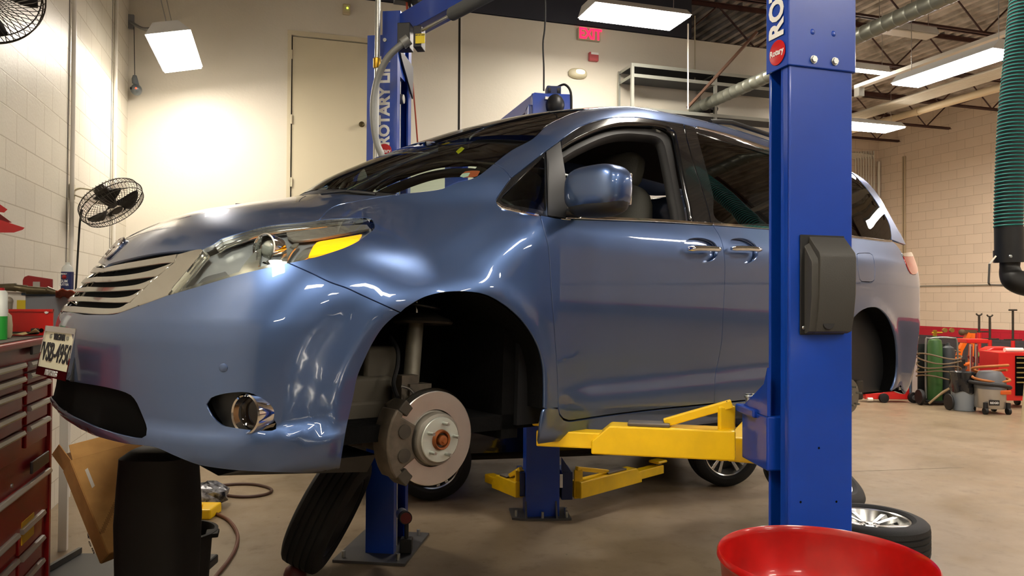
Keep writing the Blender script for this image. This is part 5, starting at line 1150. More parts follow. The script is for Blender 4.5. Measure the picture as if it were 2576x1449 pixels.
b=MB(); b.tube([at(-6,722,D=4.48),at(40,723,D=4.5),at(42,724,D=4.5),at(66,727,D=4.52),at(68,730,D=4.52),at(116,732,D=4.56),at(120,730,D=4.56),at(130,733,D=4.57),at(144,736,D=4.58)],[.018,.026,.020,.024,.026,.022,.024,.02,.012],14); one(b,'torque_wrench',M('oily_steel','#6e634a',.4,.7,var=.4,vscale=18),'long oily steel tube tool lying across the bins below the red plate','tool')
z0r=bz+.02; A_=at(59,727,D=4.9);B_=at(128,727,D=4.9); zr=at(90,697,D=4.9)[2]
b=MB(); b.prism([(0,0),(B_[0]-A_[0],0),(B_[0]-A_[0],zr-z0r-.012),(.03,zr-z0r+.01),(.008,zr-z0r),(0,zr-z0r-.02)],(A_[0],A_[1],z0r),(1,0,0),(0,0,1),.02); rp=one(b,'red_plate',m_chest,'upright red metal plate with rounded corner standing behind the tube tool','metal plate',bevel=.004)
MB().bx(A_[0]+.06,A_[0]+.10,A_[1]-.026,A_[1]-.0205,zr-.10,zr-.03).build('grey_tab',m_hand,rp,smooth=0)
p=at(169,728,D=4.95); h_=at(169,660,D=4.95)[2]; rr=.036
ac=thing('spray_can','white capped aerosol can with a dark blue label by the fan cord','spray can',(p[0],p[1],bz))
zc_=p[2]
MB().lathe([(0,bz),(rr,bz),(rr,zc_+.11),(rr*.9,zc_+.14),(rr*.5,zc_+.160),(rr*.35,zc_+.162),(rr*.35,h_),(0,h_)],(p[0],p[1],0),n=30).build('can_body',m_canw,ac,smooth=40)
lab=MB().lathe([(rr+.001,zc_+.0),(rr+.001,zc_+.115)],(p[0],p[1],0),n=30).build('can_label',M('label_navy','#232a5c',.4),ac)
dn=-FH
for s_,z_,m_,sz in (('GUM',zc_+.052,m_wht,.026),('CUTTER',zc_+.030,m_wht,.020),('PERFECT',zc_+.100,m_wht,.012)):
    text('lettering',s_,m_,lab,np.array([p[0],p[1],z_])+dn*(rr+.003),RH,ZU,sz,.0003,.0005,.85)
MB().sph((p[0]+dn[0]*(rr-.004),p[1]+dn[1]*(rr-.004),zc_+.080),.015,12).build('label_emblem',m_redp,lab)
# red rag draped on the bin
random.seed(3)
pts=[[None]*9 for _ in range(6)]
for i in range(6):
    for j in range(9):
        q=at(140+j*6,728+i*3.6+abs(j-3)*1.2+2.2*math.sin(j*1.7+i),D=4.42+.035*i+.01*math.sin(j*2.1)); pts[i][j]=q
b=MB(); b.grid(pts); one(b,'shop_rag',M('red_rag','#9c4a34',.9),'crumpled faded red rag hanging over the bin corner by the minivan','rag',thick=.006)
# red canopy at the left edge
cz=thing('sheet_metal_canopy','dark red flared sheet metal canopy jutting in above the tool chest','canopy',tuple(at(0,585,D=3.1)))
Lp=lambda px,py,D=3.1:at(px,py,D=D)
b=MB(); b.hull([Lp(-60,548),Lp(0,553),Lp(62,573),Lp(57,578),Lp(35,585),Lp(-60,585)],[Lp(-60,548,3.35),Lp(0,553,3.35),Lp(62,573,3.3),Lp(57,578,3.3),Lp(35,585,3.35),Lp(-60,585,3.35)]); b.build('lower_hood',m_chest,cz,smooth=0)
b=MB(); b.hull([Lp(-60,500),Lp(0,514),Lp(19,527),Lp(10,535),Lp(-60,525)],[Lp(-60,500,3.35),Lp(0,514,3.35),Lp(19,527,3.32),Lp(10,535,3.35),Lp(-60,525,3.35)]); b.build('upper_hood',m_chest,cz,smooth=0)
b=MB(); b.hull([Lp(-60,530,3.15),Lp(0,538,3.15),Lp(30,560,3.15),Lp(-60,560,3.15)],[Lp(-60,530,3.3),Lp(0,538,3.3),Lp(30,560,3.28),Lp(-60,560,3.3)]); b.build('hood_core',M('pink_red_panel','#8d2a2c',.5),cz,smooth=0)
# ---------------------------------------------------------------- wall fans
m_cage=M('fan_wire','#3a352e',.4,.6); m_arm=M('fan_arm_beige','#cfc6ae',.5); m_blade=M('fan_blade','#1d1b18',.5)
def make_fan(c,ax,label,mount):
    ax=ax/np.linalg.norm(ax); R=fr(ax,ZU).to_4x4(); mw=Matrix.Translation(V3(c))@R
    f=thing('wall_fan',label,'fan',mat=mw)
    def wire(pr,n,name,r=.0022):
        b=MB(mw)
        for k in range(n):
            a=2*math.pi*k/n; b.tube([(x*math.cos(a+t),x*math.sin(a+t),z) for x,z,t in pr],r,4,caps=False)
        return b
    b=wire([(.05,.085,0),(.12,.083,.18),(.20,.075,.30),(.245,.05,.34),(.262,.0,.34)],54,'f'); b.lathe([(.262+.004*math.cos(a),.004*math.sin(a)) for a in np.linspace(0,6.28,7)[:-1]],closed=True,n=48); b.lathe([(.245+.0035*math.cos(a),.05+.0035*math.sin(a)) for a in np.linspace(0,6.28,7)[:-1]],closed=True,n=48)
    b.build('front_cage',m_cage,f)
    b=wire([(.06,-.10,0),(.14,-.098,.1),(.21,-.085,.15),(.248,-.05,.15),(.262,.0,.15)],48,'r'); b.lathe([(.248+.0035*math.cos(a),-.05+.0035*math.sin(a)) for a in np.linspace(0,6.28,7)[:-1]],closed=True,n=48); b.build('rear_cage',m_cage,f)
    MB(mw).lathe([(0,.088),(.045,.086),(.05,.08),(0,.078)],n=24).build('cage_badge',m_cage,f)
    for k in range(3):
        a=2*math.pi*k/3+.5; rows=[]
        for r_ in np.linspace(.035,.225,7):
            t=(r_-.035)/.19; hw=.35+.75*math.sin(min(1,t*1.1)*math.pi*.62); rows.append([(r_*math.cos(a+u*hw),r_*math.sin(a+u*hw),.012-.034*u*(1-.2*t)) for u in np.linspace(-.5,.5,6)])
        b=MB(mw); b.grid(rows); b.build('blade',m_blade,f,thick=.002)
    MB(mw).lathe([(0,.03),(.035,.028),(.042,.0),(.062,-.05),(.07,-.10),(.055,-.16),(0,-.165)],n=28).build('motor',m_cage,f)
    inv_=mw.inverted()
    if mount is not None:
        mt=np.array(mount); e1=np.array(mw@Vector((-.02,.09,-.06)))
        side=np.cross(ax,ZU)
        b=MB(); b.tube([mt,mt+EX*.06+ZU*.03,mt+EX*.16+ZU*.02,c-ax*.08+ZU*.06,c-ax*.02+ZU*.07],.030,8,spline=4,flat=.25); b.tube([mt-ZU*.02,mt+EX*.08-ZU*.05,mt+EX*.2-ZU*.09,c-ax*.12-ZU*.08],.028,8,spline=4,flat=.25); b.build('wall_arm',m_arm,f)
        MB().box(mt,(.03,.07,.12)).build('wall_plate',m_arm,f)
    return f
fc_=at(281,511,D=6.2); rr_=ray(281,511); rr_=rr_/np.linalg.norm(rr_); rt2=RT-rr_*(RT@rr_); rt2/=np.linalg.norm(rt2); up2=UP-rr_*(UP@rr_)-rt2*(UP@rt2); up2/=np.linalg.norm(up2); fax_=-.47*rr_+.88*(.53*rt2-.85*up2)
make_fan(fc_,fax_,'round wire cage wall fan on a beige arm above the front of the minivan',at(182,482,X=XL+.015))
make_fan(at(-34,-14,D=3.9),-.6*FW+.8*(.6*RT-.8*UP),'dark wire fan cage showing in the top left corner',None)
b=MB(); b.tube([at(207,528,D=6.2),at(201,560,D=6.25),at(197,620,D=6.3),at(193,690,D=6.3),at(189,760,D=6.3),at(187,850,D=6.3)],.008,8,spline=4); one(b,'fan_cord',m_black,'black cord hanging straight down from the wall fan','cord')
# ---------------------------------------------------------------- hanging cord pendant by the corner
cr_=thing('cord_pendant','grey wall bracket with a hanging cord and small pendant by the back left corner','hoist',tuple(at(340,235,Y=YB-.25)))
B0=at(330,55,Y=YB-.02); B1=at(394,72,Y=YB-.25)
MB().box(B0,(.06,.04,.16)).tube([B0,B0+np.array([.06,-.05,-.05]),(B0+B1)/2+np.array([0,0,-.04]),B1],.035,8,spline=4,flat=.5).build('bracket',M('grey_bracket','#8f9090',.5),cr_)
c0=at(337,68,Y=YB-.15); c1=at(339,190,Y=YB-.15)
MB().tube([c0,c1],.004,6).build('cord',m_black,cr_)
MB().lathe([(0,0),(.02,-.01),(.032,-.05),(.028,-.10),(0,-.105)],c1+ZU*.01,n=16).build('pendant_hook',M('pendant_grey','#7a8288',.35,.5),cr_)
p=at(343,226,Y=YB-.15); MB().sph(p,.075,18,sx=.8,sz=.85).cyl(p+ZU*.05,p+ZU*.13+EX*-.02,.03).build('pendant_body',M('pendant_grey','#7a8288',.35,.5),cr_)
MB().box(p-FH*.055+RH*-.01,(.06,.02,.025)).build('pendant_slot',m_black,cr_); MB().sph(p-FH*.068+RH*.03,.010,8).build('indicator',M('led_red','#ff3a20',.4,emit=2),cr_)
# ---------------------------------------------------------------- things on the office wall
def wallbox(px0,py0,px1,py1,dep,name,mat,label,cat,bevel=.01,Y=YB):
    a=at(px0,py0,Y=Y);b2=at(px1,py1,Y=Y); b=MB(); b.bx(a[0],b2[0],Y-dep,Y-.001,b2[2],a[2]); return one(b,name,mat,label,cat,bevel=bevel),a,b2
es,a,c=wallbox(1450,72,1506,108,.06,'exit_sign',M('exit_housing','#b5aa94',.5),'tan exit sign with glowing red letters high on the back wall','exit sign')
text('lettering','EXIT',M('exit_red','#ff2038',.4,emit=2.2,ecol='#ff1030'),es,((a[0]+c[0])/2+.015,YB-.062,(a[2]+c[2])/2),EX,ZU,.20,.002,.006,.80)
st2,a,c=wallbox(1479,133,1502,157,.06,'fire_alarm',M('alarm_red','#c2555a',.45),'small red fire alarm strobe with white top below the exit sign','fire alarm')
b=MB(); b.bx(a[0]+.02,c[0]-.008,YB-.068,YB-.06,a[2]-.035,a[2]-.006); b.build('strobe_lens',m_wht,st2,smooth=0)
p=at(1452,186,Y=YB); el_=thing('emergency_light','oval cream emergency light below the red fire alarm','emergency light',(p[0],YB-.04,p[2]-.07))
MB().sph((p[0],YB-.02,p[2]),1,28,.135,.05,.07,e=.8).build('housing',M('cream_housing','#cfc7a8',.4),el_); MB().sph((p[0]+.02,YB-.045,p[2]+.012),1,20,.075,.04,.038,e=.8).build('lens',M('bright_lens','#f4f0dd',.2,emit=.4,ecol='#fff2d0'),el_)
th,a,c=wallbox(862,12,880,40,.05,'detector','' or M('detector_cream','#c9b896',.5),'small cream wall detector with a green light high left of the metal pipe','detector'); p=at(874,20,Y=YB-.055); MB().sph(p,.012,8).build('indicator',M('led_green','#b8e03a',.4,emit=1.5),th)
# mezzanine slab that carries the door and the shelving (hidden behind the minivan)
struct(MB().bx(-.42,XO-.15,8.35,YB,2.5,2.62).build('floor_mezzanine',m_grey,smooth=0))
# shelving
sh=thing('shelving','grey slotted steel shelving against the back wall, above the minivan roof','shelving',tuple(at(1700,270,Y=9.05)*[1,1,0]+np.array([0,0,2.62])))
m_shelf=M('shelf_grey','#a9aca3',.5,.2); m_board=M('shelf_board','#4c4f52',.6)
YS=9.03; xs_=[at(1592,200,Y=YS)[0],at(1801,220,Y=YS)[0],at(2010,220,Y=YS)[0]]; zt3=at(1592,158,Y=YS)[2]
for x in xs_:
    for y in (YS,YB-.03):
        b=MB(); b.bx(x-.02,x+.02,y-.002,y+.002,2.62,zt3); b.bx(x-.02,x-.016,y,y+(.035 if y==YS else -.035),2.62,zt3); b.build('post',m_shelf,sh,smooth=0)
    b=MB()
    for z in (zt3-.02,zt3-.16,zt3-.58): b.bx(x-.004,x+.004,YS,YB-.03,z-.02,z+.02)
    b.bar((x,YS,zt3-.62),(x,YB-.03,zt3-.95),.02,.004); b.build('side_rail',m_shelf,sh,smooth=0)
for i in range(2):
    for z in (zt3-.0,zt3-.14,zt3-.58,zt3-1.1):
        MB().bx(xs_[i],xs_[i+1],YS-.004,YS+.004,z-.045,z).build('shelf_beam',m_shelf,sh,smooth=0)
        MB().bx(xs_[i],xs_[i+1],YS+.004,YB-.03,z-.02,z-.004).build('shelf',m_board,sh,smooth=0)
b=MB(); 
for k in range(22): x=xs_[0]+.05+k*.046; b.cyl((x,YS-.0045,zt3-.122),(x,YS-.006,zt3-.122),.004,n=8)
q=at(1765,210,Y=YS+.2); b=MB(); b.sph((q[0],q[1],zt3-.50),1,14,.12,.10,.08,e=.7); b.sph((q[0]+.15,q[1],zt3-.46),1,12,.10,.08,.05,e=.8); one(b,'shop_bag',M('dark_cloth','#2b2524',.9),'dark crumpled bag on the shelving beside the spiral duct','bag')
# ---------------------------------------------------------------- spiral duct, brace, conduits (run front to back under the joists)
m_duct=M('spiral_duct','#8f9185',.4,.55,var=.25,vscale=3); q0=at(1930,193,D=8.96)
dx_,dz_=q0[0],q0[2]
pr=[]; y=.2
while y<9.2: pr+=[(.076,y),(.076,y+.112),(.0795,y+.116),(.0795,y+.124),(.076,y+.128)]; y+=.14
b=MB(); b.lathe(pr,(dx_,0,dz_),(0,1,0),24); b.cyl((dx_,9.3,dz_),(dx_,9.301,dz_),.07); one(b,'spiral_duct',m_duct,'round grey spiral duct running from the shelving up past the blue post','duct',smooth=50)
b=MB(); b.bar(at(1729,272,Y=8.85),at(1905,80,Y=8.3),.05,.03); one(b,'diagonal_brace',M('rusty_brown','#6b4a35',.7,var=.3,vscale=6),'brown diagonal strip rising from the duct to the roof joists','brace',smooth=0)
m_cond=M('conduit_white','#e2dccd',.4,.1)
p=at(2330,232,Z=5.02); xb=p[0]
for k in range(8):
    b=MB(); b.cyl((xb+k*.058-.05,-3,5.02-.0*k),(xb+k*.058-.05,YF,5.02),.020 if k else .026,n=10); one(b,'roof_conduit',m_cond,'thin pale conduit in the bundle running under the joists toward the far wall','conduit','bundle of pale conduits under the joists')
p=at(2330,274,Z=4.95); b=MB(); b.cyl((p[0],-3,4.95),(p[0],YF,4.95),.062,n=18); 
for y in (5.,8.2,10.4,12.3): b.cyl((p[0],y,4.95),(p[0],y+.07,4.95),.07,n=18)
one(b,'drain_pipe',M('cream_pipe','#dcc9a6',.45),'thick cream pipe with couplings below the conduit bundle','pipe')
p=at(2300,168,Z=4.85); p2=at(2172,222,Z=4.85); b=MB(); b.bx(p[0]-.05,p[0]+.05,-3,p2[1],4.83,4.88); rl=one(b,'strut_rail',m_cond,'flat beige rail hung under the joists, ending right of the blue post','rail',smooth=0)
MB().bx(p[0]-.05,p[0]+.05,p2[1]-.10,p2[1],4.70,4.83).build('rail_trolley',m_galv,rl,smooth=0)
# conduit bank on the far wall
for k in range(8):
    x=at(2150+k*6.6,430,Y=YF)[0]; zt4=at(2150+k*6.6,398-(0 if k<2 else 0),Y=YF)[2]+.0
    b=MB(); b.tube([(x,YF-.03,.4),(x,YF-.03,zt4-.22),(x-.03,YF-.03,zt4-.06+.006*k),(x-.12,YF-.03,zt4+.01*k),(x-.9,YF-.03,zt4+.012*k)],.016,8,spline=3); one(b,'wall_conduit',m_cond,'pale conduit in the bent bank on the far wall behind the minivan tail','conduit','bank of bent conduits on the far wall')
for px,lab in ((2205,'thick vertical conduit in the far right corner beside the bank of bent conduits'),):
    p=at(px,600,X=XR); b=MB(); b.cyl((XR-.05,YF-.06,0),(XR-.05,YF-.06,5.0),.035,n=12); one(b,'corner_pipe',m_cond,lab,'pipe')
p=at(2278,500,X=XR); b=MB(); b.cyl((XR-.02,p[1],.9),(XR-.02,p[1],5.0),.022,n=10).cyl((XR-.02,p[1]+.06,.9),(XR-.02,p[1]+.06,5.0),.014,n=8); one(b,'wall_pipe',M('tan_pipe','#bda98a',.5),'vertical tan pipe on the right wall above the minivan tail light','pipe')
p=at(2303,720,X=XR);p2=at(2576,714,X=XR); b=MB(); b.cyl((XR-.02,YF,p[2]),(XR-.02,-4,p[2]),.014,n=8); one(b,'wall_pipe',m_galv,'thin horizontal pipe running along the right wall behind the hanging hose nozzle','pipe')
# thin drops and cords from the roof
b=MB(); b.cyl(at(1731,60,Y=8.5),at(1731,275,Y=8.5),.010,n=8); one(b,'pipe_drop',m_white,'thin white vertical rod in front of the shelving','rod')
b=MB(); b.cyl(at(1748,40,Y=9.3),at(1748,205,Y=9.3),.009,n=8); one(b,'pipe_drop',M('tan_pipe2','#b3a990',.5),'thin tan vertical rod behind the white rod, reaching the shelving','rod')
b=MB(); b.tube([at(1371,-60,D=5.9),at(1371,60,D=5.9),at(1366,110,D=5.9),at(1368,170,D=5.9),at(1368,228,D=5.85)],.007,8,spline=5); one(b,'hanging_cable',m_black,'black cable hanging from the roof to the head of the second lift','cable')
b=MB(); b.tube([at(1034,165,D=5.6),at(1040,230,D=5.6),at(1046,300,D=5.6),at(1052,380,D=5.6)],.006,6,spline=4); one(b,'orange_cord',M('orange_cord','#b5482a',.6),'orange cord hanging right of the far lettered post','cord')
hr=thing('hose_reel','dark round hose reel hung from the roof above the far lettered post','hose reel',tuple(at(1050,-20,D=5.4)))
p=at(1058,-38,D=5.4); MB().lathe([(0,-.08),(.17,-.08),(.17,-.06),(.11,-.055),(.11,.055),(.17,.06),(.17,.08),(0,.08)],p,RH,32).build('reel',m_satin,hr)
MB().box(at(1020,2,D=5.4),(.16,.08,.04)).box(at(1060,-60,D=5.4),(.3,.1,.05)).build('reel_bracket',m_satin,hr,smooth=0)
b=MB(); b.tube([at(1023,0,D=5.38),at(1024,20,D=5.38),at(1026,42,D=5.36)],.008,8); b.build('hose',M('orange_cord','#b5482a',.6),hr)
# ---------------------------------------------------------------- exhaust hose at the right edge
eh=thing('exhaust_hose','ribbed teal and black exhaust hose hanging at the right edge','hose',tuple(at(2538,700,D=4.3)))
hp_=[V3(at(x,y,D=4.3)) for x,y in ((2590,-90),(2577,0),(2563,140),(2549,280),(2542,400),(2538,520),(2537,575))]; hp_=crs(hp_,24)
MB().tube(hp_,.071,20).build('hose_wall',M('hose_black','#15171a',.6),eh)
acc=[0]
for i in range(1,len(hp_)): acc.append(acc[-1]+(hp_[i]-hp_[i-1]).length)
Lh=acc[-1]; pitch=.0205; nt_=int(Lh/pitch*18); hel=[]
for k in range(nt_):
    s_=k/18*pitch; i=min(int(np.searchsorted(acc,s_)),len(hp_)-1); i=max(i,1); t=(s_-acc[i-1])/max(acc[i]-acc[i-1],1e-6); c=hp_[i-1].lerp(hp_[i],min(t,1)); dd=(hp_[i]-hp_[i-1]).normalized(); R=fr(dd,(0,1,0)); a=2*math.pi*k/18; hel.append(c+R@Vector((.0722*math.cos(a),.0722*math.sin(a),0)))
MB().tube(hel,.0043,6).build('hose_rib',M('hose_teal','#2e8c86',.45),eh)
cA_=at(2538,572,D=4.3); cB_=at(2538,625,D=4.3); cC_=at(2539,660,D=4.3)
MB().cyl(cA_,cC_,.073,n=28).lathe([(.073,0),(.078,.0),(.078,.07),(.073,.07)],cC_,cB_-cC_,28).build('collar',m_satin,eh)
MB().lathe([(0,.006),(.008,.005),(.010,0)],at(2542,645,D=4.215),-FH,14).build('collar_screw',m_bolt,eh)
MB().tube([at(2541,655,D=4.3),at(2540,672,D=4.3),at(2543,690,D=4.29),at(2552,703,D=4.27),at(2572,714,D=4.24),at(2605,722,D=4.2)],[.052,.050,.058,.066,.064,.06],20,spline=5).build('nozzle_boot',M('boot_black','#1b1a18',.5),eh)
br_=[at(2507,642,D=4.3),at(2489,664,D=4.3),at(2487,712,D=4.3),at(2490,717,D=4.3),at(2600,722,D=4.3)]
MB().tube(br_,.011,4,flat=.45).tube([at(2572,640,D=4.3),at(2590,664,D=4.3),at(2600,720,D=4.3)],.011,4,flat=.45).build('nozzle_bracket',M('bracket_steel','#8d867a',.4,.7),eh,smooth=0)
# ---------------------------------------------------------------- cardboard box, bins and hoses under the bumper
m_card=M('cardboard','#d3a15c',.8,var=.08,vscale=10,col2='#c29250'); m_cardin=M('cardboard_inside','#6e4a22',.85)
O=at(178,1159,D=3.95); E1=at(273,1393,D=3.80); Cc=at(300,1085,D=4.2)
a_,c_,b_=ortho(E1-O,Cc-O); La=np.linalg.norm(E1-O)
if (b_@RH)>0: b_=-b_
Lc=.40; Lb=.125
cbx=thing('cardboard_box','tall brown cardboard box with open flaps leaning beside the red tool chest','box',tuple(O+a_*La))
def BP(i,j,k): return O+a_*La*i+b_*Lb*j+c_*Lc*k
def quad(b,p,t=.004): 
    n=np.cross(p[1]-p[0],p[3]-p[0]); n/=np.linalg.norm(n); return b.hull(p,[q+n*t for q in p])
b=MB(); quad(b,[BP(0,0,0),BP(1,0,0),BP(1,0,1),BP(0,0,1)]); quad(b,[BP(0,0,0),BP(0,1,0),BP(1,1,0),BP(1,0,0)]); quad(b,[BP(0,1,0),BP(0,1,1),BP(1,1,1),BP(1,1,0)]); quad(b,[BP(0,0,1),BP(1,0,1),BP(1,1,1),BP(0,1,1)]); quad(b,[BP(1,0,0),BP(1,1,0),BP(1,1,1),BP(1,0,1)]); b.build('box_body',m_card,cbx,smooth=0)
b=MB(); quad(b,[BP(0,0,0),BP(0,1,0),BP(-.24,1.35,-.02),BP(-.22,.25,-.03)]); b.build('flap',m_card,cbx,smooth=0)
b=MB(); quad(b,[BP(0,0,.02),BP(0,0,.98),BP(-.17,.1,.96),BP(-.17,.1,.06)]); b.build('flap',m_card,cbx,smooth=0)
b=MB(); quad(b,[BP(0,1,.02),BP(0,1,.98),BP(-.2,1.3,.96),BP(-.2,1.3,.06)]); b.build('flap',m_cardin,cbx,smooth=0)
nf=np.cross(a_,c_); nf=nf if nf@FW<0 else -nf
LQ=lambda px,py:None
def facept(px,py,off=.004):
    d=ray(px,py); t=((O-CAM)@nf)/(d@nf); return CAM+d*t+nf*off
L0=[facept(213,1183),facept(220,1178),facept(238,1223),facept(231,1229)]; b=MB(); b.hull(L0,[p+nf*.001 for p in L0]); b.build('white_label',m_white,cbx,smooth=0)
for i in range(3):
    q=facept(266-4*i,1338-9*i+0); p0=facept(256+3*i,1342-2*i); 
for k in range(14):
    q=facept(256+k*2.9,1340-k*6.2); text('lettering','IIIII',M('box_print','#6b4c22',.8),cbx,q,c_,-a_,.020,.0003,.0,1.0)
for k,(px,py,s_) in enumerate(((225,1350,'4'),(229,1368,'0'),(237,1385,'B'))):
    n2=np.cross(a_,b_); n2=n2 if n2@FW<0 else -n2; d=ray(px,py); t=((O-CAM)@n2)/(d@n2); text('lettering',s_,M('box_ink','#2a1c0c',.8),cbx,CAM+d*t+n2*.005,-b_,-a_,.045,.0003,.001,.8)
# low black cart under the box
q=at(230,1430,D=3.95); cz_=q[2]-.02
ct=thing('floor_cart','low black tray cart under the cardboard box, next to the red tool chest','cart',(q[0],q[1],0))
o_=q*[1,1,0]
b=MB(); slab(b,o_,RH,FH,-.24,.55,-.22,.30,cz_-.05,cz_); b.build('deck',m_satin,ct,smooth=0,bevel=.01)
b=MB(); slab(b,o_,RH,FH,-.24,.55,-.22,-.20,cz_,cz_+.03); slab(b,o_,RH,FH,-.24,-.22,-.22,.30,cz_,cz_+.03); b.build('deck_rim',M('grey_plastic_rim','#4c4a46',.5),ct,smooth=0)
for u,v in ((-.18,-.16),(.48,-.16),(-.18,.24),(.48,.24)): MB().cyl(o_+RH*u+FH*v+ZU*.05-RH*.015,o_+RH*u+FH*v+ZU*.05+RH*.015,.05).cyl(o_+RH*u+FH*v+ZU*.08,o_+RH*u+FH*v+ZU*(cz_-.05),.012).build('caster',m_black,ct)
# tall black bin
p=at(400,1300,D=3.5); bzt=at(400,1128,D=3.5)[2]; bb_=thing('waste_bin','tall matt black bin standing under the minivan bumper','bin',(p[0],p[1],0))
m_bk=M('matt_black_plastic','#060606',.7)
b=MB(); ra_,rb_=.165,.19
def rsq(r,z,n=24,e=.55):
    return [np.array([p[0],p[1],z])+RH*(math.copysign(abs(math.cos(t))**e,math.cos(t))*r)+FH*(math.copysign(abs(math.sin(t))**e,math.sin(t))*r) for t in np.linspace(0,2*math.pi,n,endpoint=False)]
rings=[rsq(.142,0),rsq(.158,.30),rsq(.166,.62),rsq(.158,.78),rsq(.150,bzt-.03),rsq(.11,bzt)]
b=MB(); k=24
for r_ in rings: b.v+= [V3(x) for x in r_]
for i in range(len(rings)-1):
    for j in range(k): b.f.append([i*k+j,i*k+(j+1)%k,(i+1)*k+(j+1)%k,(i+1)*k+j]); b.mi.append(0)
b.f.append(list(range(k))[::-1]); b.f.append(list(range((len(rings)-1)*k,len(rings)*k))); b.mi+=[0,0]
b.build('bin_body',m_bk,bb_)
MB().lathe([(.19,0),(.20,.01),(.20,.04),(.19,.05)],(p[0],p[1],.60),n=4).build('bin_band',m_bk,bb_) if False else None
p=at(450,1335,D=3.72); b2_=thing('bucket','black bucket with a wide rim behind the tall black bin','bucket',(p[0],p[1],0)); zr_=p[2]
MB().lathe([(0,.01),(.125,.01),(.152,zr_-.06),(.154,zr_-.03),(.178,zr_-.025),(.182,zr_),(.165,zr_+.002),(.15,zr_-.02),(.12,.03),(0,.03)],(p[0],p[1],0),n=40).build('bucket_body',m_bk,b2_)
MB().box((p[0]+RH[0]*.165,p[1]+RH[1]*.165,zr_-.012),(.06,.09,.02)).build('bucket_handle',m_bk,b2_,bevel=.005)
# yellow case, wrap, hoses on the floor
q=fl(490,1308); yc=thing('yellow_case','bright yellow plastic case on the floor behind the black bin','case',tuple(q))
b=MB(); slab(b,q,RH,FH,-.14,.115,.0,.22,0,.075); b.build('case_body',M('case_yellow','#f2c312',.4),yc,smooth=0,bevel=.012)
b=MB(); slab(b,q,RH,FH,-.06,.03,.04,.08,.075,.10); slab(b,q,RH,FH,-.06,-.03,.04,.14,.075,.115); b.build('case_handle',M('case_yellow','#f2c312',.4),yc,smooth=0,bevel=.006)
random.seed(11); q=fl(520,1272); b=MB(); R_=[]
for i in range(9):
    row=[]
    for j in range(15):
        a=math.pi*i/8; t=2*math.pi*j/14; r_=.1+.035*random.random(); row.append(q+RH*(r_*1.5*math.sin(a)*math.cos(t))+FH*(r_*math.sin(a)*math.sin(t))+ZU*(max(0,.085+r_*.85*math.cos(a))))
    row[-1]=row[0]; R_.append(row)
b.grid(R_); one(b,'crumpled_wrap',M('silver_wrap','#9c9ca0',.3,.3,var=.7,vscale=26,col2='#1c1c20'),'crumpled silver and black plastic wrap on the floor beside the hose loop','wrap',smooth=0)
hb=M('rubber_hose_brown','#4a2f22',.55)
b=MB(); b.tube([fl(x,y)+ZU*.012 for x,y in ((560,1224),(600,1221),(640,1222),(672,1229),(684,1237),(672,1246),(640,1252),(600,1253),(568,1249),(556,1246))],.012,10,spline=6); one(b,'air_hose',hb,'loop of brown air hose lying on the floor below the bumper','hose')
b=MB(); b.tube([fl(x,y)+ZU*.012 for x,y in ((540,1296),(552,1300),(575,1313),(592,1335),(598,1357),(592,1385),(575,1415),(555,1440),(535,1465))],.012,10,spline=6); one(b,'air_hose',M('rubber_hose_red','#6a3c2a',.55),'reddish hose curving from the yellow case toward the camera','hose')
q=fl(742,1450); b=MB(); b.lathe([(0,.075),(.03,.07),(.055,.05),(.066,.02),(.066,0),(0,0)],q,n=24); one(b,'rubber_cap',M('dark_red_rubber','#5b2420',.5),'small dark red dome on the floor under the leaning wheel','cap')
# lamp by the far post
q=fl(1022,1396); wl=thing('work_lamp','silver and black cylinder with red end, on a stem beside the far blue post','lamp',tuple(q))
MB().box(q+ZU*.064,(.075,.075,.09),fr(ZU,FH)).build('base',m_black,wl,bevel=.006)
MB().cyl(q+ZU*.09,q+ZU*.22,.014).build('stem',m_black,wl)
h0=at(1010,1292,D=4.85)
h1=at(1031,1314,D=4.55); dd=(h1-h0)/np.linalg.norm(h1-h0)
MB().cyl(h0,h0+dd*.05,.036,n=24).cyl(h0+dd*.12,h0+dd*.17,.04,n=24).build('lamp_ends',m_black,wl); MB().cyl(h0+dd*.0,h0+dd*.125,.037,n=24).build('lamp_body',m_galv,wl); MB().cyl(h0+dd*.17,h0+dd*.173,.034,n=24).build('lamp_lens',M('dark_red_lens','#6a1010',.3),wl)
# ================================================================ EQUIPMENT ALONG THE RIGHT WALL
def base(px,py): return fl(px,py)
def sc(P): return (P-CAM)@FW
def hgt(P,px,py): return at(px,py,D=sc(P))[2]
m_org=M('crane_orange','#e2680f',.4,0,.3); m_rede=M('equipment_red','#cf1f1c',.38,0,.3); m_dkred=M('dark_red_vinyl','#8e2327',.6); m_grn=M('cylinder_green','#3f6b36',.4,var=.15,vscale=6); m_dgrey=M('dark_cylinder','#3b3f42',.5); m_cart=M('cart_frame','#8d8f8c',.35,.7)
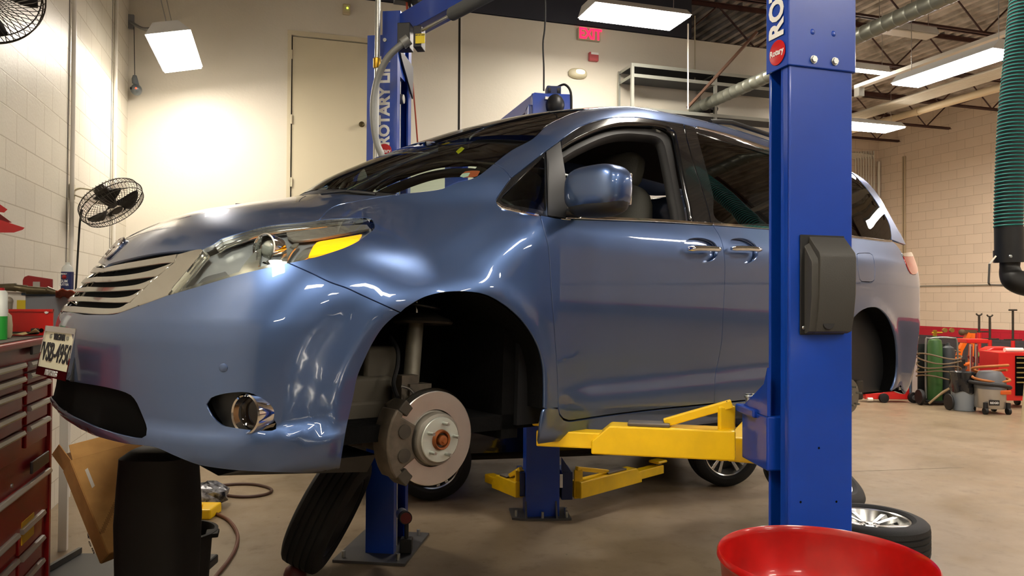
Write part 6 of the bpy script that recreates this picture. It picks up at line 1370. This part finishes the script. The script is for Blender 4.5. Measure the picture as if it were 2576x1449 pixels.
# gas bottle cart
g=base(2352,1016); D_=sc(g); gr_=thing('gas_cart','welding gas cart with a green cylinder and coiled hoses near the minivan tail','gas cart',tuple(g))
zt5=hgt(g,2350,851)
def bottle(P,r,h,name,mat,par): MB().lathe([(0,.03),(r*.9,.03),(r,.06),(r,h-.10),(r*.85,h-.03),(r*.35,h),(r*.25,h+.05),(0,h+.05)],P,n=28).build(name,mat,par)
bottle(g,.108,zt5,'gas_cylinder',m_grn,gr_)
g2=g+RH*.22+FH*.02; bottle(g2,.10,zt5-.12,'gas_cylinder',m_dgrey,gr_)
MB().cyl(g+ZU*(zt5+.03),g+ZU*(zt5+.13),.03,n=14).cyl(g+ZU*(zt5+.09)-RH*.05,g+ZU*(zt5+.09)+RH*.12,.014,n=10).build('valve',M('brass','#c29a3a',.3,1),gr_)
for dx in (.16,.27): MB().cyl(g+RH*dx+ZU*(zt5+.13)-FH*.02,g+RH*dx+ZU*(zt5+.13)+FH*.02,.035,n=20).build('pressure_gauge',M('gauge_brass','#b79a55',.3,.8),gr_)
MB().tube([g+RH*-.20+FH*-.1+ZU*.1,g+RH*-.20-FH*.1+ZU*(zt5-.08),g+RH*-.13-FH*.1+ZU*(zt5+.0),g+RH*.2-FH*.1+ZU*(zt5+.01),g+RH*.30-FH*.1+ZU*(zt5-.10),g+RH*.30-FH*.1+ZU*.1],.014,10,spline=4).build('cart_handle',m_cart,gr_)
MB().box(g+RH*.06+ZU*.05,(.58,.34,.03),fr(ZU,FH)).box(g+RH*.06+FH*.16+ZU*.5,(.5,.02,.9),np.array(0) is None or Matrix((V3(RH),V3(FH),Vector((0,0,1)))).transposed()).build('cart_base',m_satin,gr_,smooth=0)
for dx in (-.30,.36): MB().lathe([(0,-.02),(.06,-.025),(.115,-.03),(.125,-.01),(.125,.01),(.115,.03),(.06,.025),(0,.02)],g+RH*dx+ZU*.125-FH*.12,RH,28).build('cart_wheel',m_black,gr_)
random.seed(5); pts=[]
for k in range(100):
    a=2*math.pi*k/20; z=zt5-.22-.42*(k/100)+.03*math.sin(k*.7); pts.append(g+RH*(.06+(.33+.03*math.sin(k*.31))*math.cos(a))+FH*(.0+.25*math.sin(a)-.03)+ZU*z)
MB().tube(pts,.012,8).build('gas_hose',M('hose_tan','#6f5b42',.6),gr_)
MB().tube([g-RH*.21-FH*.2+ZU*.03,g+RH*.02-FH*.2+ZU*.22,g+RH*.26-FH*.18+ZU*.34],.018,8).tube([g-RH*.1-FH*.2+ZU*.12,g+RH*.18-FH*.18+ZU*.30],.012,8).build('rods',M('tan_rod','#a98f68',.6),gr_)
# blue machine behind the cart
q=base(2305,1008); bm_=thing('blue_machine','dark blue machine mostly hidden between the minivan tail and the gas cart','machine',tuple(q))
zt6=hgt(q,2312,872); MB().lathe([(0,.03),(.17,.03),(.17,zt6-.12),(.15,zt6-.04),(0,zt6)],q+RH*.12+FH*.75,n=28).build('machine_body',M('machine_blue','#2d4a66',.4),bm_); MB().box(q+RH*.02+FH*.75+ZU*(zt6-.05),(.25,.2,.16),fr(ZU,FH)).build('machine_head',M('machine_blue2','#1f3f8f',.35),bm_,bevel=.02)
# red floor jack + upright
q=base(2235,1012); jk=thing('floor_jack','low red floor jack on black wheels, half hidden under the minivan tail','floor jack',tuple(q)); s_=1/ (1900/sc(q))
L0=q-RH*.42; L1=q+RH*.33
b=MB(); slab(b,q,RH,FH,-.38,.33,-.02,.18,.05,.15); b.hull([q+RH*-.1-FH*.02+ZU*.15,q+RH*.33-FH*.02+ZU*.15,q+RH*.33-FH*.02+ZU*.24,q+RH*.0-FH*.02+ZU*.20],[q+RH*-.1+FH*.18+ZU*.15,q+RH*.33+FH*.18+ZU*.15,q+RH*.33+FH*.18+ZU*.24,q+RH*.0+FH*.18+ZU*.20]); b.build('jack_body',m_rede,jk,smooth=0,bevel=.01)
b=MB(); b.bar(q+RH*-.05+FH*.08+ZU*.2,q+RH*-.42+FH*.08+ZU*.12,.08,.05); b.cyl(q+RH*-.42+FH*.08+ZU*.12,q+RH*-.42+FH*.08+ZU*.17,.06); b.build('lift_arm',m_rede,jk,smooth=0)
for dx,r_ in ((-.10,.075),(.38,.085)): MB().lathe([(0,-.03),(r_*.6,-.03),(r_,-.025),(r_,.025),(r_*.6,.03),(0,.03)],q+RH*dx-FH*.05+ZU*r_,FH,24).build('jack_wheel',m_black,jk)
MB().lathe([(0,-.01),(.04,-.01),(.04,.01),(0,.01)],q+RH*.38-FH*.09+ZU*.085,FH,16).build('wheel_cap',m_cart,jk)
MB().cyl(q+RH*-.36-FH*.04+ZU*.05,q+RH*-.28-FH*.04+ZU*.05,.03).build('jack_foot',m_white,jk)
q=base(2289,1008); ru=thing('red_cabinet','red upright steel cabinet just behind the minivan rear bumper','cabinet',tuple(q+FH*.25)); zt7=hgt(q,2290,905)
b=MB(); slab(b,q+FH*.2,RH,FH,-.11,.09,0,.4,.03,zt7); b.build('cabinet_body',m_rede,ru,smooth=0,bevel=.008)
# pole stand + red/silver extinguisher like box
q=base(2318,1000)+FH*1.2; ps=thing('pole_jack','black and brass pole jack stand against the right wall beside the minivan tail','pole jack',tuple(q))
zt8=hgt(q,2313,768); MB().cyl(q-RH*.03,q-RH*.03+ZU*zt8,.014).cyl(q+RH*.07,q+RH*.07+ZU*(zt8-.17),.022).cyl(q+RH*.01+ZU*(zt8-.05),q+RH*.22+ZU*(zt8-.05),.010).cyl(q+RH*.07,q+RH*.07+ZU*.75,.035).build('poles',M('aged_pole','#7c6237',.4,.7),ps)
MB().hull([q-RH*.04+ZU*(zt8-.19),q+RH*.2+ZU*(zt8-.19),q+RH*.12+ZU*(zt8-.12),q+RH*.0+ZU*(zt8-.12)],[q-RH*.04+ZU*(zt8-.19)+FH*.04,q+RH*.2+ZU*(zt8-.19)+FH*.04,q+RH*.12+ZU*(zt8-.12)+FH*.04,q+RH*.0+ZU*(zt8-.12)+FH*.04]).build('saddle',m_org,ps,smooth=0)
MB().lathe([(0,0),(.2,0),(.2,.02),(0,.03)],q+RH*.03,n=20).build('base',m_black,ps)
q=base(2342,1004)+FH*.5; ex=thing('red_bottle_jack','tall red topped silver upright cylinder behind the gas cart','jack',tuple(q)); zt9=hgt(q,2342,786); zm9=hgt(q,2342,812)
b=MB(); slab(b,q,RH,FH,-.055,.055,0,.11,0,zm9); b.build('silver_body',M('silver_case','#c2c0ba',.35,.4),ex,smooth=0,bevel=.01); b=MB(); slab(b,q,RH,FH,-.057,.06,-.002,.112,zm9,zt9); b.build('red_top',m_rede,ex,smooth=0,bevel=.01)
# waste can with bag
q=base(2430,1035)+FH*.12+RH*.04; tc=thing('trash_can','grey round trash can with a black bag folded over its rim','trash can',tuple(q)); s0=sc(q)
zb9=hgt(q,2428,983); zr9=hgt(q,2428,934); r9=.175
MB().lathe([(0,.005),(r9*.88,.005),(r9*.9,.02),(r9*1.0,zb9+.05),(0,zb9+.05)],q,n=36).build('can_body',M('can_grey','#8f979b',.5),tc)
b=MB(); random.seed(9); rr=[]
for i in range(8):
    row=[]
    for j in range(33):
        a=2*math.pi*(j%32)/32; t=i/7; r_=r9*(1.06+.05*math.sin(a*7+i)*(1-t*.5)+.04*math.sin(a*11+2*i)); row.append(q+RH*r_*math.cos(a)+FH*r_*math.sin(a)+ZU*(zb9-.01+(zr9-zb9)*t+.02*math.sin(a*5)*(1-t)))
    rr.append(row)
rr.append([q+RH*r9*.8*math.cos(2*math.pi*(j%32)/32)+FH*r9*.8*math.sin(2*math.pi*(j%32)/32)+ZU*(zr9-.06) for j in range(33)])
b.grid(rr); b.build('trash_bag',M('black_bag','#15161a',.22,0,.4),tc)
MB().lathe([(0,-.02),(.07,-.02),(.12,-.015),(.125,0),(.12,.015),(0,.02)],q-RH*.225+ZU*.125,RH,24).build('can_wheel',m_black,tc)
# shop vacuum
q=base(2496,1040)+FH*.05; vc=thing('shop_vacuum','steel drum shop vacuum with an orange brown hose coiled on top','vacuum',tuple(q))
zv=hgt(q,2496,975); zh=hgt(q,2496,948); rv=.205
MB().lathe([(0,.08),(rv*.95,.08),(rv,.10),(rv,zv),(0,zv)],q,n=40).build('drum',M('vac_steel','#b3aea6',.3,.75),vc)
MB().lathe([(rv*1.02,zv-.01),(rv*1.04,zv+.02),(rv*.95,zh),(rv*.7,zh+.08),(0,zh+.10)],q,n=36).build('motor_head',M('vac_grey','#5e6064',.5),vc)
lb=MB().box(q-FH*(rv+.001)-RH*.07+ZU*(zv-.20),(.15,.012,.075),Matrix((V3(RH),V3(FH),Vector((0,0,1)))).transposed()).build('maker_label',M('label_black','#171315',.4),vc,smooth=0)
text('lettering','RIDGID',m_wht,lb,q-FH*(rv+.009)-RH*.07+ZU*(zv-.20),RH,ZU,.042,.0004,.001,.9)
b=MB(); pts=[q+RH*.27*math.cos(a)+FH*.2*math.sin(a)+ZU*(zv-.01+.09*math.sin(a*.5)) for a in np.linspace(0,2*math.pi*1.0,30)]; b.tube(pts,.028,10); b.build('vacuum_hose',M('vac_hose_black','#1d1c1c',.6),vc)
b=MB(); pts=[]
for k in range(60): a=2*math.pi*k/28; pts.append(q+RH*(.25+.02*math.sin(k*.3))*math.cos(a)+FH*.18*math.sin(a)+ZU*(zh+.02+.10*math.cos(a*.5+.6)+.0012*k))
b.tube(pts,.019,10); b.build('air_hose_coil',M('hose_orange_brown','#a8632b',.55),vc)
MB().box(q+RH*.10-FH*(rv-.02)+ZU*(zv-.05),(.16,.05,.06),Matrix((V3(RH),V3(FH),Vector((0,0,1)))).transposed()).build('latch',M('vac_orange','#cc5a1c',.5),vc,bevel=.01)
for a in (3.9,5.5,.8,2.4): c=q+RH*.23*math.cos(a)+FH*.23*math.sin(a); MB().cyl(c+ZU*.05-RH*.02,c+ZU*.05+RH*.02,.05).cyl(c+ZU*.08,c+ZU*.17,.03).build('caster',m_black,vc)
# orange engine crane folded up
q=base(2432,1010)+FH*1.5; ec_=thing('engine_crane','orange folding engine crane behind the trash can','engine crane',tuple(q)); z1=hgt(q,2438,836); z2=hgt(q,2405,925)
top=at(2438,838,D=sc(q)); mid=at(2415,880,D=sc(q)); low=at(2404,930,D=sc(q))
MB().bar(top,mid,.09,.07).bar(mid,low,.09,.07).bar(top+RH*.06,at(2440,930,D=sc(q)),.08,.07).bar(at(2440,930,D=sc(q)),np.array([at(2440,930,D=sc(q))[0],at(2440,930,D=sc(q))[1],.05]),.1,.08).bar(low,np.array([low[0],low[1],.05]),.07,.06).build('boom',m_org,ec_,smooth=0)
MB().cyl(at(2422,918,D=sc(q)-.1),at(2446,914,D=sc(q)-.1),.035).build('hydraulic_ram',m_org,ec_); MB().box(at(2412,915,D=sc(q)-.1),(.2,.06,.16),fr(ZU,FH)).build('pump_bracket',m_black,ec_,smooth=0)
MB().sph(at(2420,836,D=sc(q)),.06,14).box(at(2440,834,D=sc(q)),(.22,.06,.06),fr(ZU,FH)).build('hook_head',M('crane_rust','#5b4a35',.6,.3),ec_)
# red stand with chrome legs + forked poles
q=base(2460,1012)+FH*.45; D5=sc(q); rs=thing('support_stand','red topped stand with chrome legs behind the shop vacuum','stand',tuple(q))
a=at(2432,853,D=D5); c=at(2488,864,D=D5); b=MB(); slab(b,a*[1,1,0],RH,FH,0,(c-a)@RH,0,.3,c[2],a[2]); b.build('red_trough',m_rede,rs,smooth=0,bevel=.012)
for px in (2443,2457): p=at(px,866,D=D5); MB().cyl((p[0],p[1],0),p,.022).build('leg',m_chrome,rs)
for i,(px,yt,ybm,lab) in enumerate(((2463,793,852,'left one of two forked dark poles standing above the red trough'),(2490,796,870,'right one of two forked dark poles, beside the red trough'),(2548,780,872,'tall flat topped pole stand at the right end, above the red cart'))):
    q2=base(px,1010)+FH*(2.0+.0*i); D6=sc(q2); p=at(px,yt,D=D6); t=thing('transmission_stand',lab,'pole stand',(p[0],p[1],0))
    zb7=at(px,ybm-15,D=D6)[2]; P0=np.array([p[0],p[1],0.])
    MB().cyl(P0+ZU*.2,p,.020).build('pole',m_grimy,t); MB().cyl(P0,P0+ZU*zb7,.035).build('outer_tube',m_rede,t)
    b=MB()
    if i<2: b.tube([p-RH*.055+ZU*.03,p-RH*.03,p,p+RH*.03,p+RH*.055+ZU*.03],.014,6)
    else: b.box(p,(.13,.06,.03),fr(ZU,FH))
    b.build('saddle',m_grimy,t,smooth=0)
    MB().cyl(P0+ZU*(zb7+.02)-RH*.17,P0+ZU*(zb7+.02)+RH*.17,.012).build('cross_handle',m_grimy,t); MB().lathe([(0,0),(.10,0),(.10,.02),(.05,.05),(0,.05)],P0,n=16).build('base',m_rede,t)
# red upholstered seat / creeper and rag
q=base(2502,1020)+FH*1.15; D7=sc(q); cr2=thing('creeper_seat','red padded mechanic seat leaning behind the shop vacuum','seat',tuple(q))
b=MB(); b.hull([at(2478,900,D=D7),at(2484,880,D=D7),at(2500,873,D=D7),at(2545,873,D=D7),at(2548,905,D=D7),at(2510,915,D=D7)],[p+FH*.25 for p in (at(2478,900,D=D7),at(2484,880,D=D7),at(2500,873,D=D7),at(2545,873,D=D7),at(2548,905,D=D7),at(2510,915,D=D7))]); b.build('seat_back',m_rede,cr2,bevel=.02)
b=MB(); b.hull([at(2447,896,D=D7-.2),at(2497,903,D=D7-.2),at(2495,918,D=D7-.2),at(2460,914,D=D7-.2)],[p+FH*.2 for p in (at(2447,896,D=D7-.2),at(2497,903,D=D7-.2),at(2495,918,D=D7-.2),at(2460,914,D=D7-.2))]); b.build('seat_pad',m_dkred,cr2,bevel=.02)
p=at(2490,912,D=D7-.1); MB().cyl((p[0],p[1],0),p,.025).lathe([(0,0),(.22,0),(.22,.03),(0,.05)],(p[0],p[1],0),n=16).build('pedestal',m_satin,cr2)
b=MB(); R_=[[at(2458+j*6,884+i*4.5+4*math.sin(j*1.3+i*.8),D=D7-.3-.02*i) for j in range(8)] for i in range(4)]; b.grid(R_); one(b,'green_rag',M('olive_rag','#6b6a34',.9),'olive green rag lying on the red padded seat','rag',thick=.02)
# red drawer cart
q=base(2545,1040)+FH*.5; D8=sc(q); zt=hgt(q,2545,887); rc=thing('drawer_cart','red tool cart with black drawers at the right edge behind the vacuum','tool cart',tuple(q))
a=at(2514,900,D=D8); o=np.array([a[0],a[1],0]); Wc=.62
b=MB(); slab(b,o,RH,FH,0,Wc,.02,.5,.12,zt); b.build('cart_body',m_rede,rc,smooth=0,bevel=.008)
xd=(at(2556,900,D=D8)-a)@RH
b=MB(); slab(b,o,RH,FH,xd,Wc-.02,.0,.03,.2,zt-.05); b.build('drawer_bay',m_void,rc,smooth=0)
for k in range(6): z=zt-.09-.075*k; b=MB(); slab(b,o,RH,FH,xd+.005,Wc-.03,-.015,.0,z,z+.018); b.build('drawer_pull',M('drawer_pull_gold','#b9a76a',.35,.6),rc,smooth=0)
for u,v in ((.06,.07),(Wc-.06,.07),(.06,.43),(Wc-.06,.43)): MB().cyl(o+RH*(u-.02)+FH*v+ZU*.06,o+RH*(u+.02)+FH*v+ZU*.06,.06).build('caster',m_black,rc)
p0=at(2527,882,D=D8+.1); p1=at(2572,881,D=D8+.1); p0[2]=zt+.035;p1[2]=zt+.035; b=MB(); b.cyl(p0,p1,.034,n=18); one(b,'paper_roll',m_white,'white rolled paper lying on top of the red tool cart','paper roll')
q=base(2573,1060); b=MB(); b.cyl(q,q+ZU*.55+RH*.05,.025); one(b,'broom_handle',M('pale_handle','#b8a887',.6),'pale wooden handle standing at the right edge beside the vacuum','handle')
# ---------------------------------------------------------------- silver car standing behind the photographer (seen mirrored in the van doors)
sv=thing('parked_car','silver saloon car mirrored in the blue minivan doors','car',(5.2,-2.0,0)); m_sil=M('silver_car_paint','#a9aaa8',.3,.8,1,.05)
S0=np.array([2.6,-.55,0]); su=np.array([math.cos(-.15),math.sin(-.15),0]); sl=np.array([-su[1],su[0],0])
def sp_(x,y,z): return S0+su*x+sl*y+ZU*z
rows=[]
for x,w,zb,zt in [(-.9,.5,.4,.62),(-.8,.66,.26,.72),(-.5,.80,.2,.80),(0,.86,.2,.88),(.8,.88,.2,.96),(1.6,.89,.2,1.0),(2.6,.88,.2,1.02),(3.2,.84,.24,1.02),(3.6,.76,.3,.98),(3.8,.6,.4,.9)]:
    rows.append([sp_(x,y,z) for y,z in ((-w*.86,zb),(-w,zb+.1),(-w*1.03,zb+(zt-zb)*.5),(-w*.98,zt-.06),(-w*.8,zt),(0,zt+.03),(w*.8,zt),(w*.98,zt-.06),(w*1.03,zb+(zt-zb)*.5),(w,zb+.1),(w*.86,zb))])
b=MB(); b.grid(rows); b.f+=[list(range(11)),list(range(len(rows)*11-11,len(rows)*11))]; b.mi+=[0,0]; b.build('body',m_sil,sv)
b=MB(); b.grid([[sp_(x,y,z) for y,z in ((-w-.1,.98),(-w,.98+(h-.98)*.85),(-w*.7,h),(0,h+.02),(w*.7,h),(w,.98+(h-.98)*.85),(w+.1,.98))] for x,w,h in ((.55,.70,1.0),(1.2,.62,1.42),(2.0,.62,1.47),(2.7,.62,1.40),(3.4,.68,1.0))]); b.build('greenhouse',m_gloss,sv)
for x in (0.,2.75):
    for y in (-.82,.82):
        t=[c for c in COL.objects if c.name.startswith('tyre')][0]; c=sp_(x,y,.345); mw=axm(c,sl*(1 if y>0 else -1),(0,0,1),.96,.3)
        root=wf_; 
        for ch in [o for o in COL.objects if o.parent==wf_ and o.name.split('.')[0] in ('tyre','rim_lip','spokes','rim_shade_disc')]:
            cc=ch.copy(); COL.objects.link(cc); cc.parent=sv; cc.matrix_parent_inverse=Matrix.Identity(4); cc.matrix_basis=WM[sv.name].inverted()@mw; WM[cc.name]=mw
# ---------------------------------------------------------------- lights of the rest of the hall (same fixtures, further along the bays)
for i,(x,y,z,rz) in enumerate([(1.6,-1.6,4.6,0),(-.7,1.2,4.4,math.pi/2),(4.6,-.8,4.6,math.pi/2),(5.0,-4.2,4.6,0),(.6,-6.0,4.6,0),(6.5,-8,4.6,0),(8.8,1.5,4.5,math.pi/2),(9.8,-3,4.6,0),(10.5,5.5,4.5,math.pi/2),(9.9,10.8,4.7,0),(3.0,3.9,4.75,math.pi/2),(11.8,8.2,4.7,math.pi/2)]):
    fixture('ceiling_light','bright fluorescent high bay light further along the hall',(x,y,z),1.22,.5,rz,0,34 if x>9 else 22)['group']='other hall lights'
w=bpy.data.worlds.new('dim_world'); SC.world=w; w.use_nodes=True; w.node_tree.nodes['Background'].inputs[0].default_value=(.6,.65,.7,1); w.node_tree.nodes['Background'].inputs[1].default_value=.02
SC.view_settings.view_transform='Standard'; SC.view_settings.look='None'; SC.view_settings.gamma=1; SC.view_settings.use_curve_mapping=False; SC.view_settings.exposure=1.35
SC.cycles.use_denoising=True; SC.cycles.use_adaptive_sampling=True; SC.cycles.adaptive_threshold=.06; SC.cycles.max_bounces=6; SC.cycles.transparent_max_bounces=10; SC.cycles.sample_clamp_indirect=6
SC.cycles.diffuse_bounces=3; SC.cycles.glossy_bounces=4; SC.cycles.caustics_reflective=False; SC.cycles.caustics_refractive=False
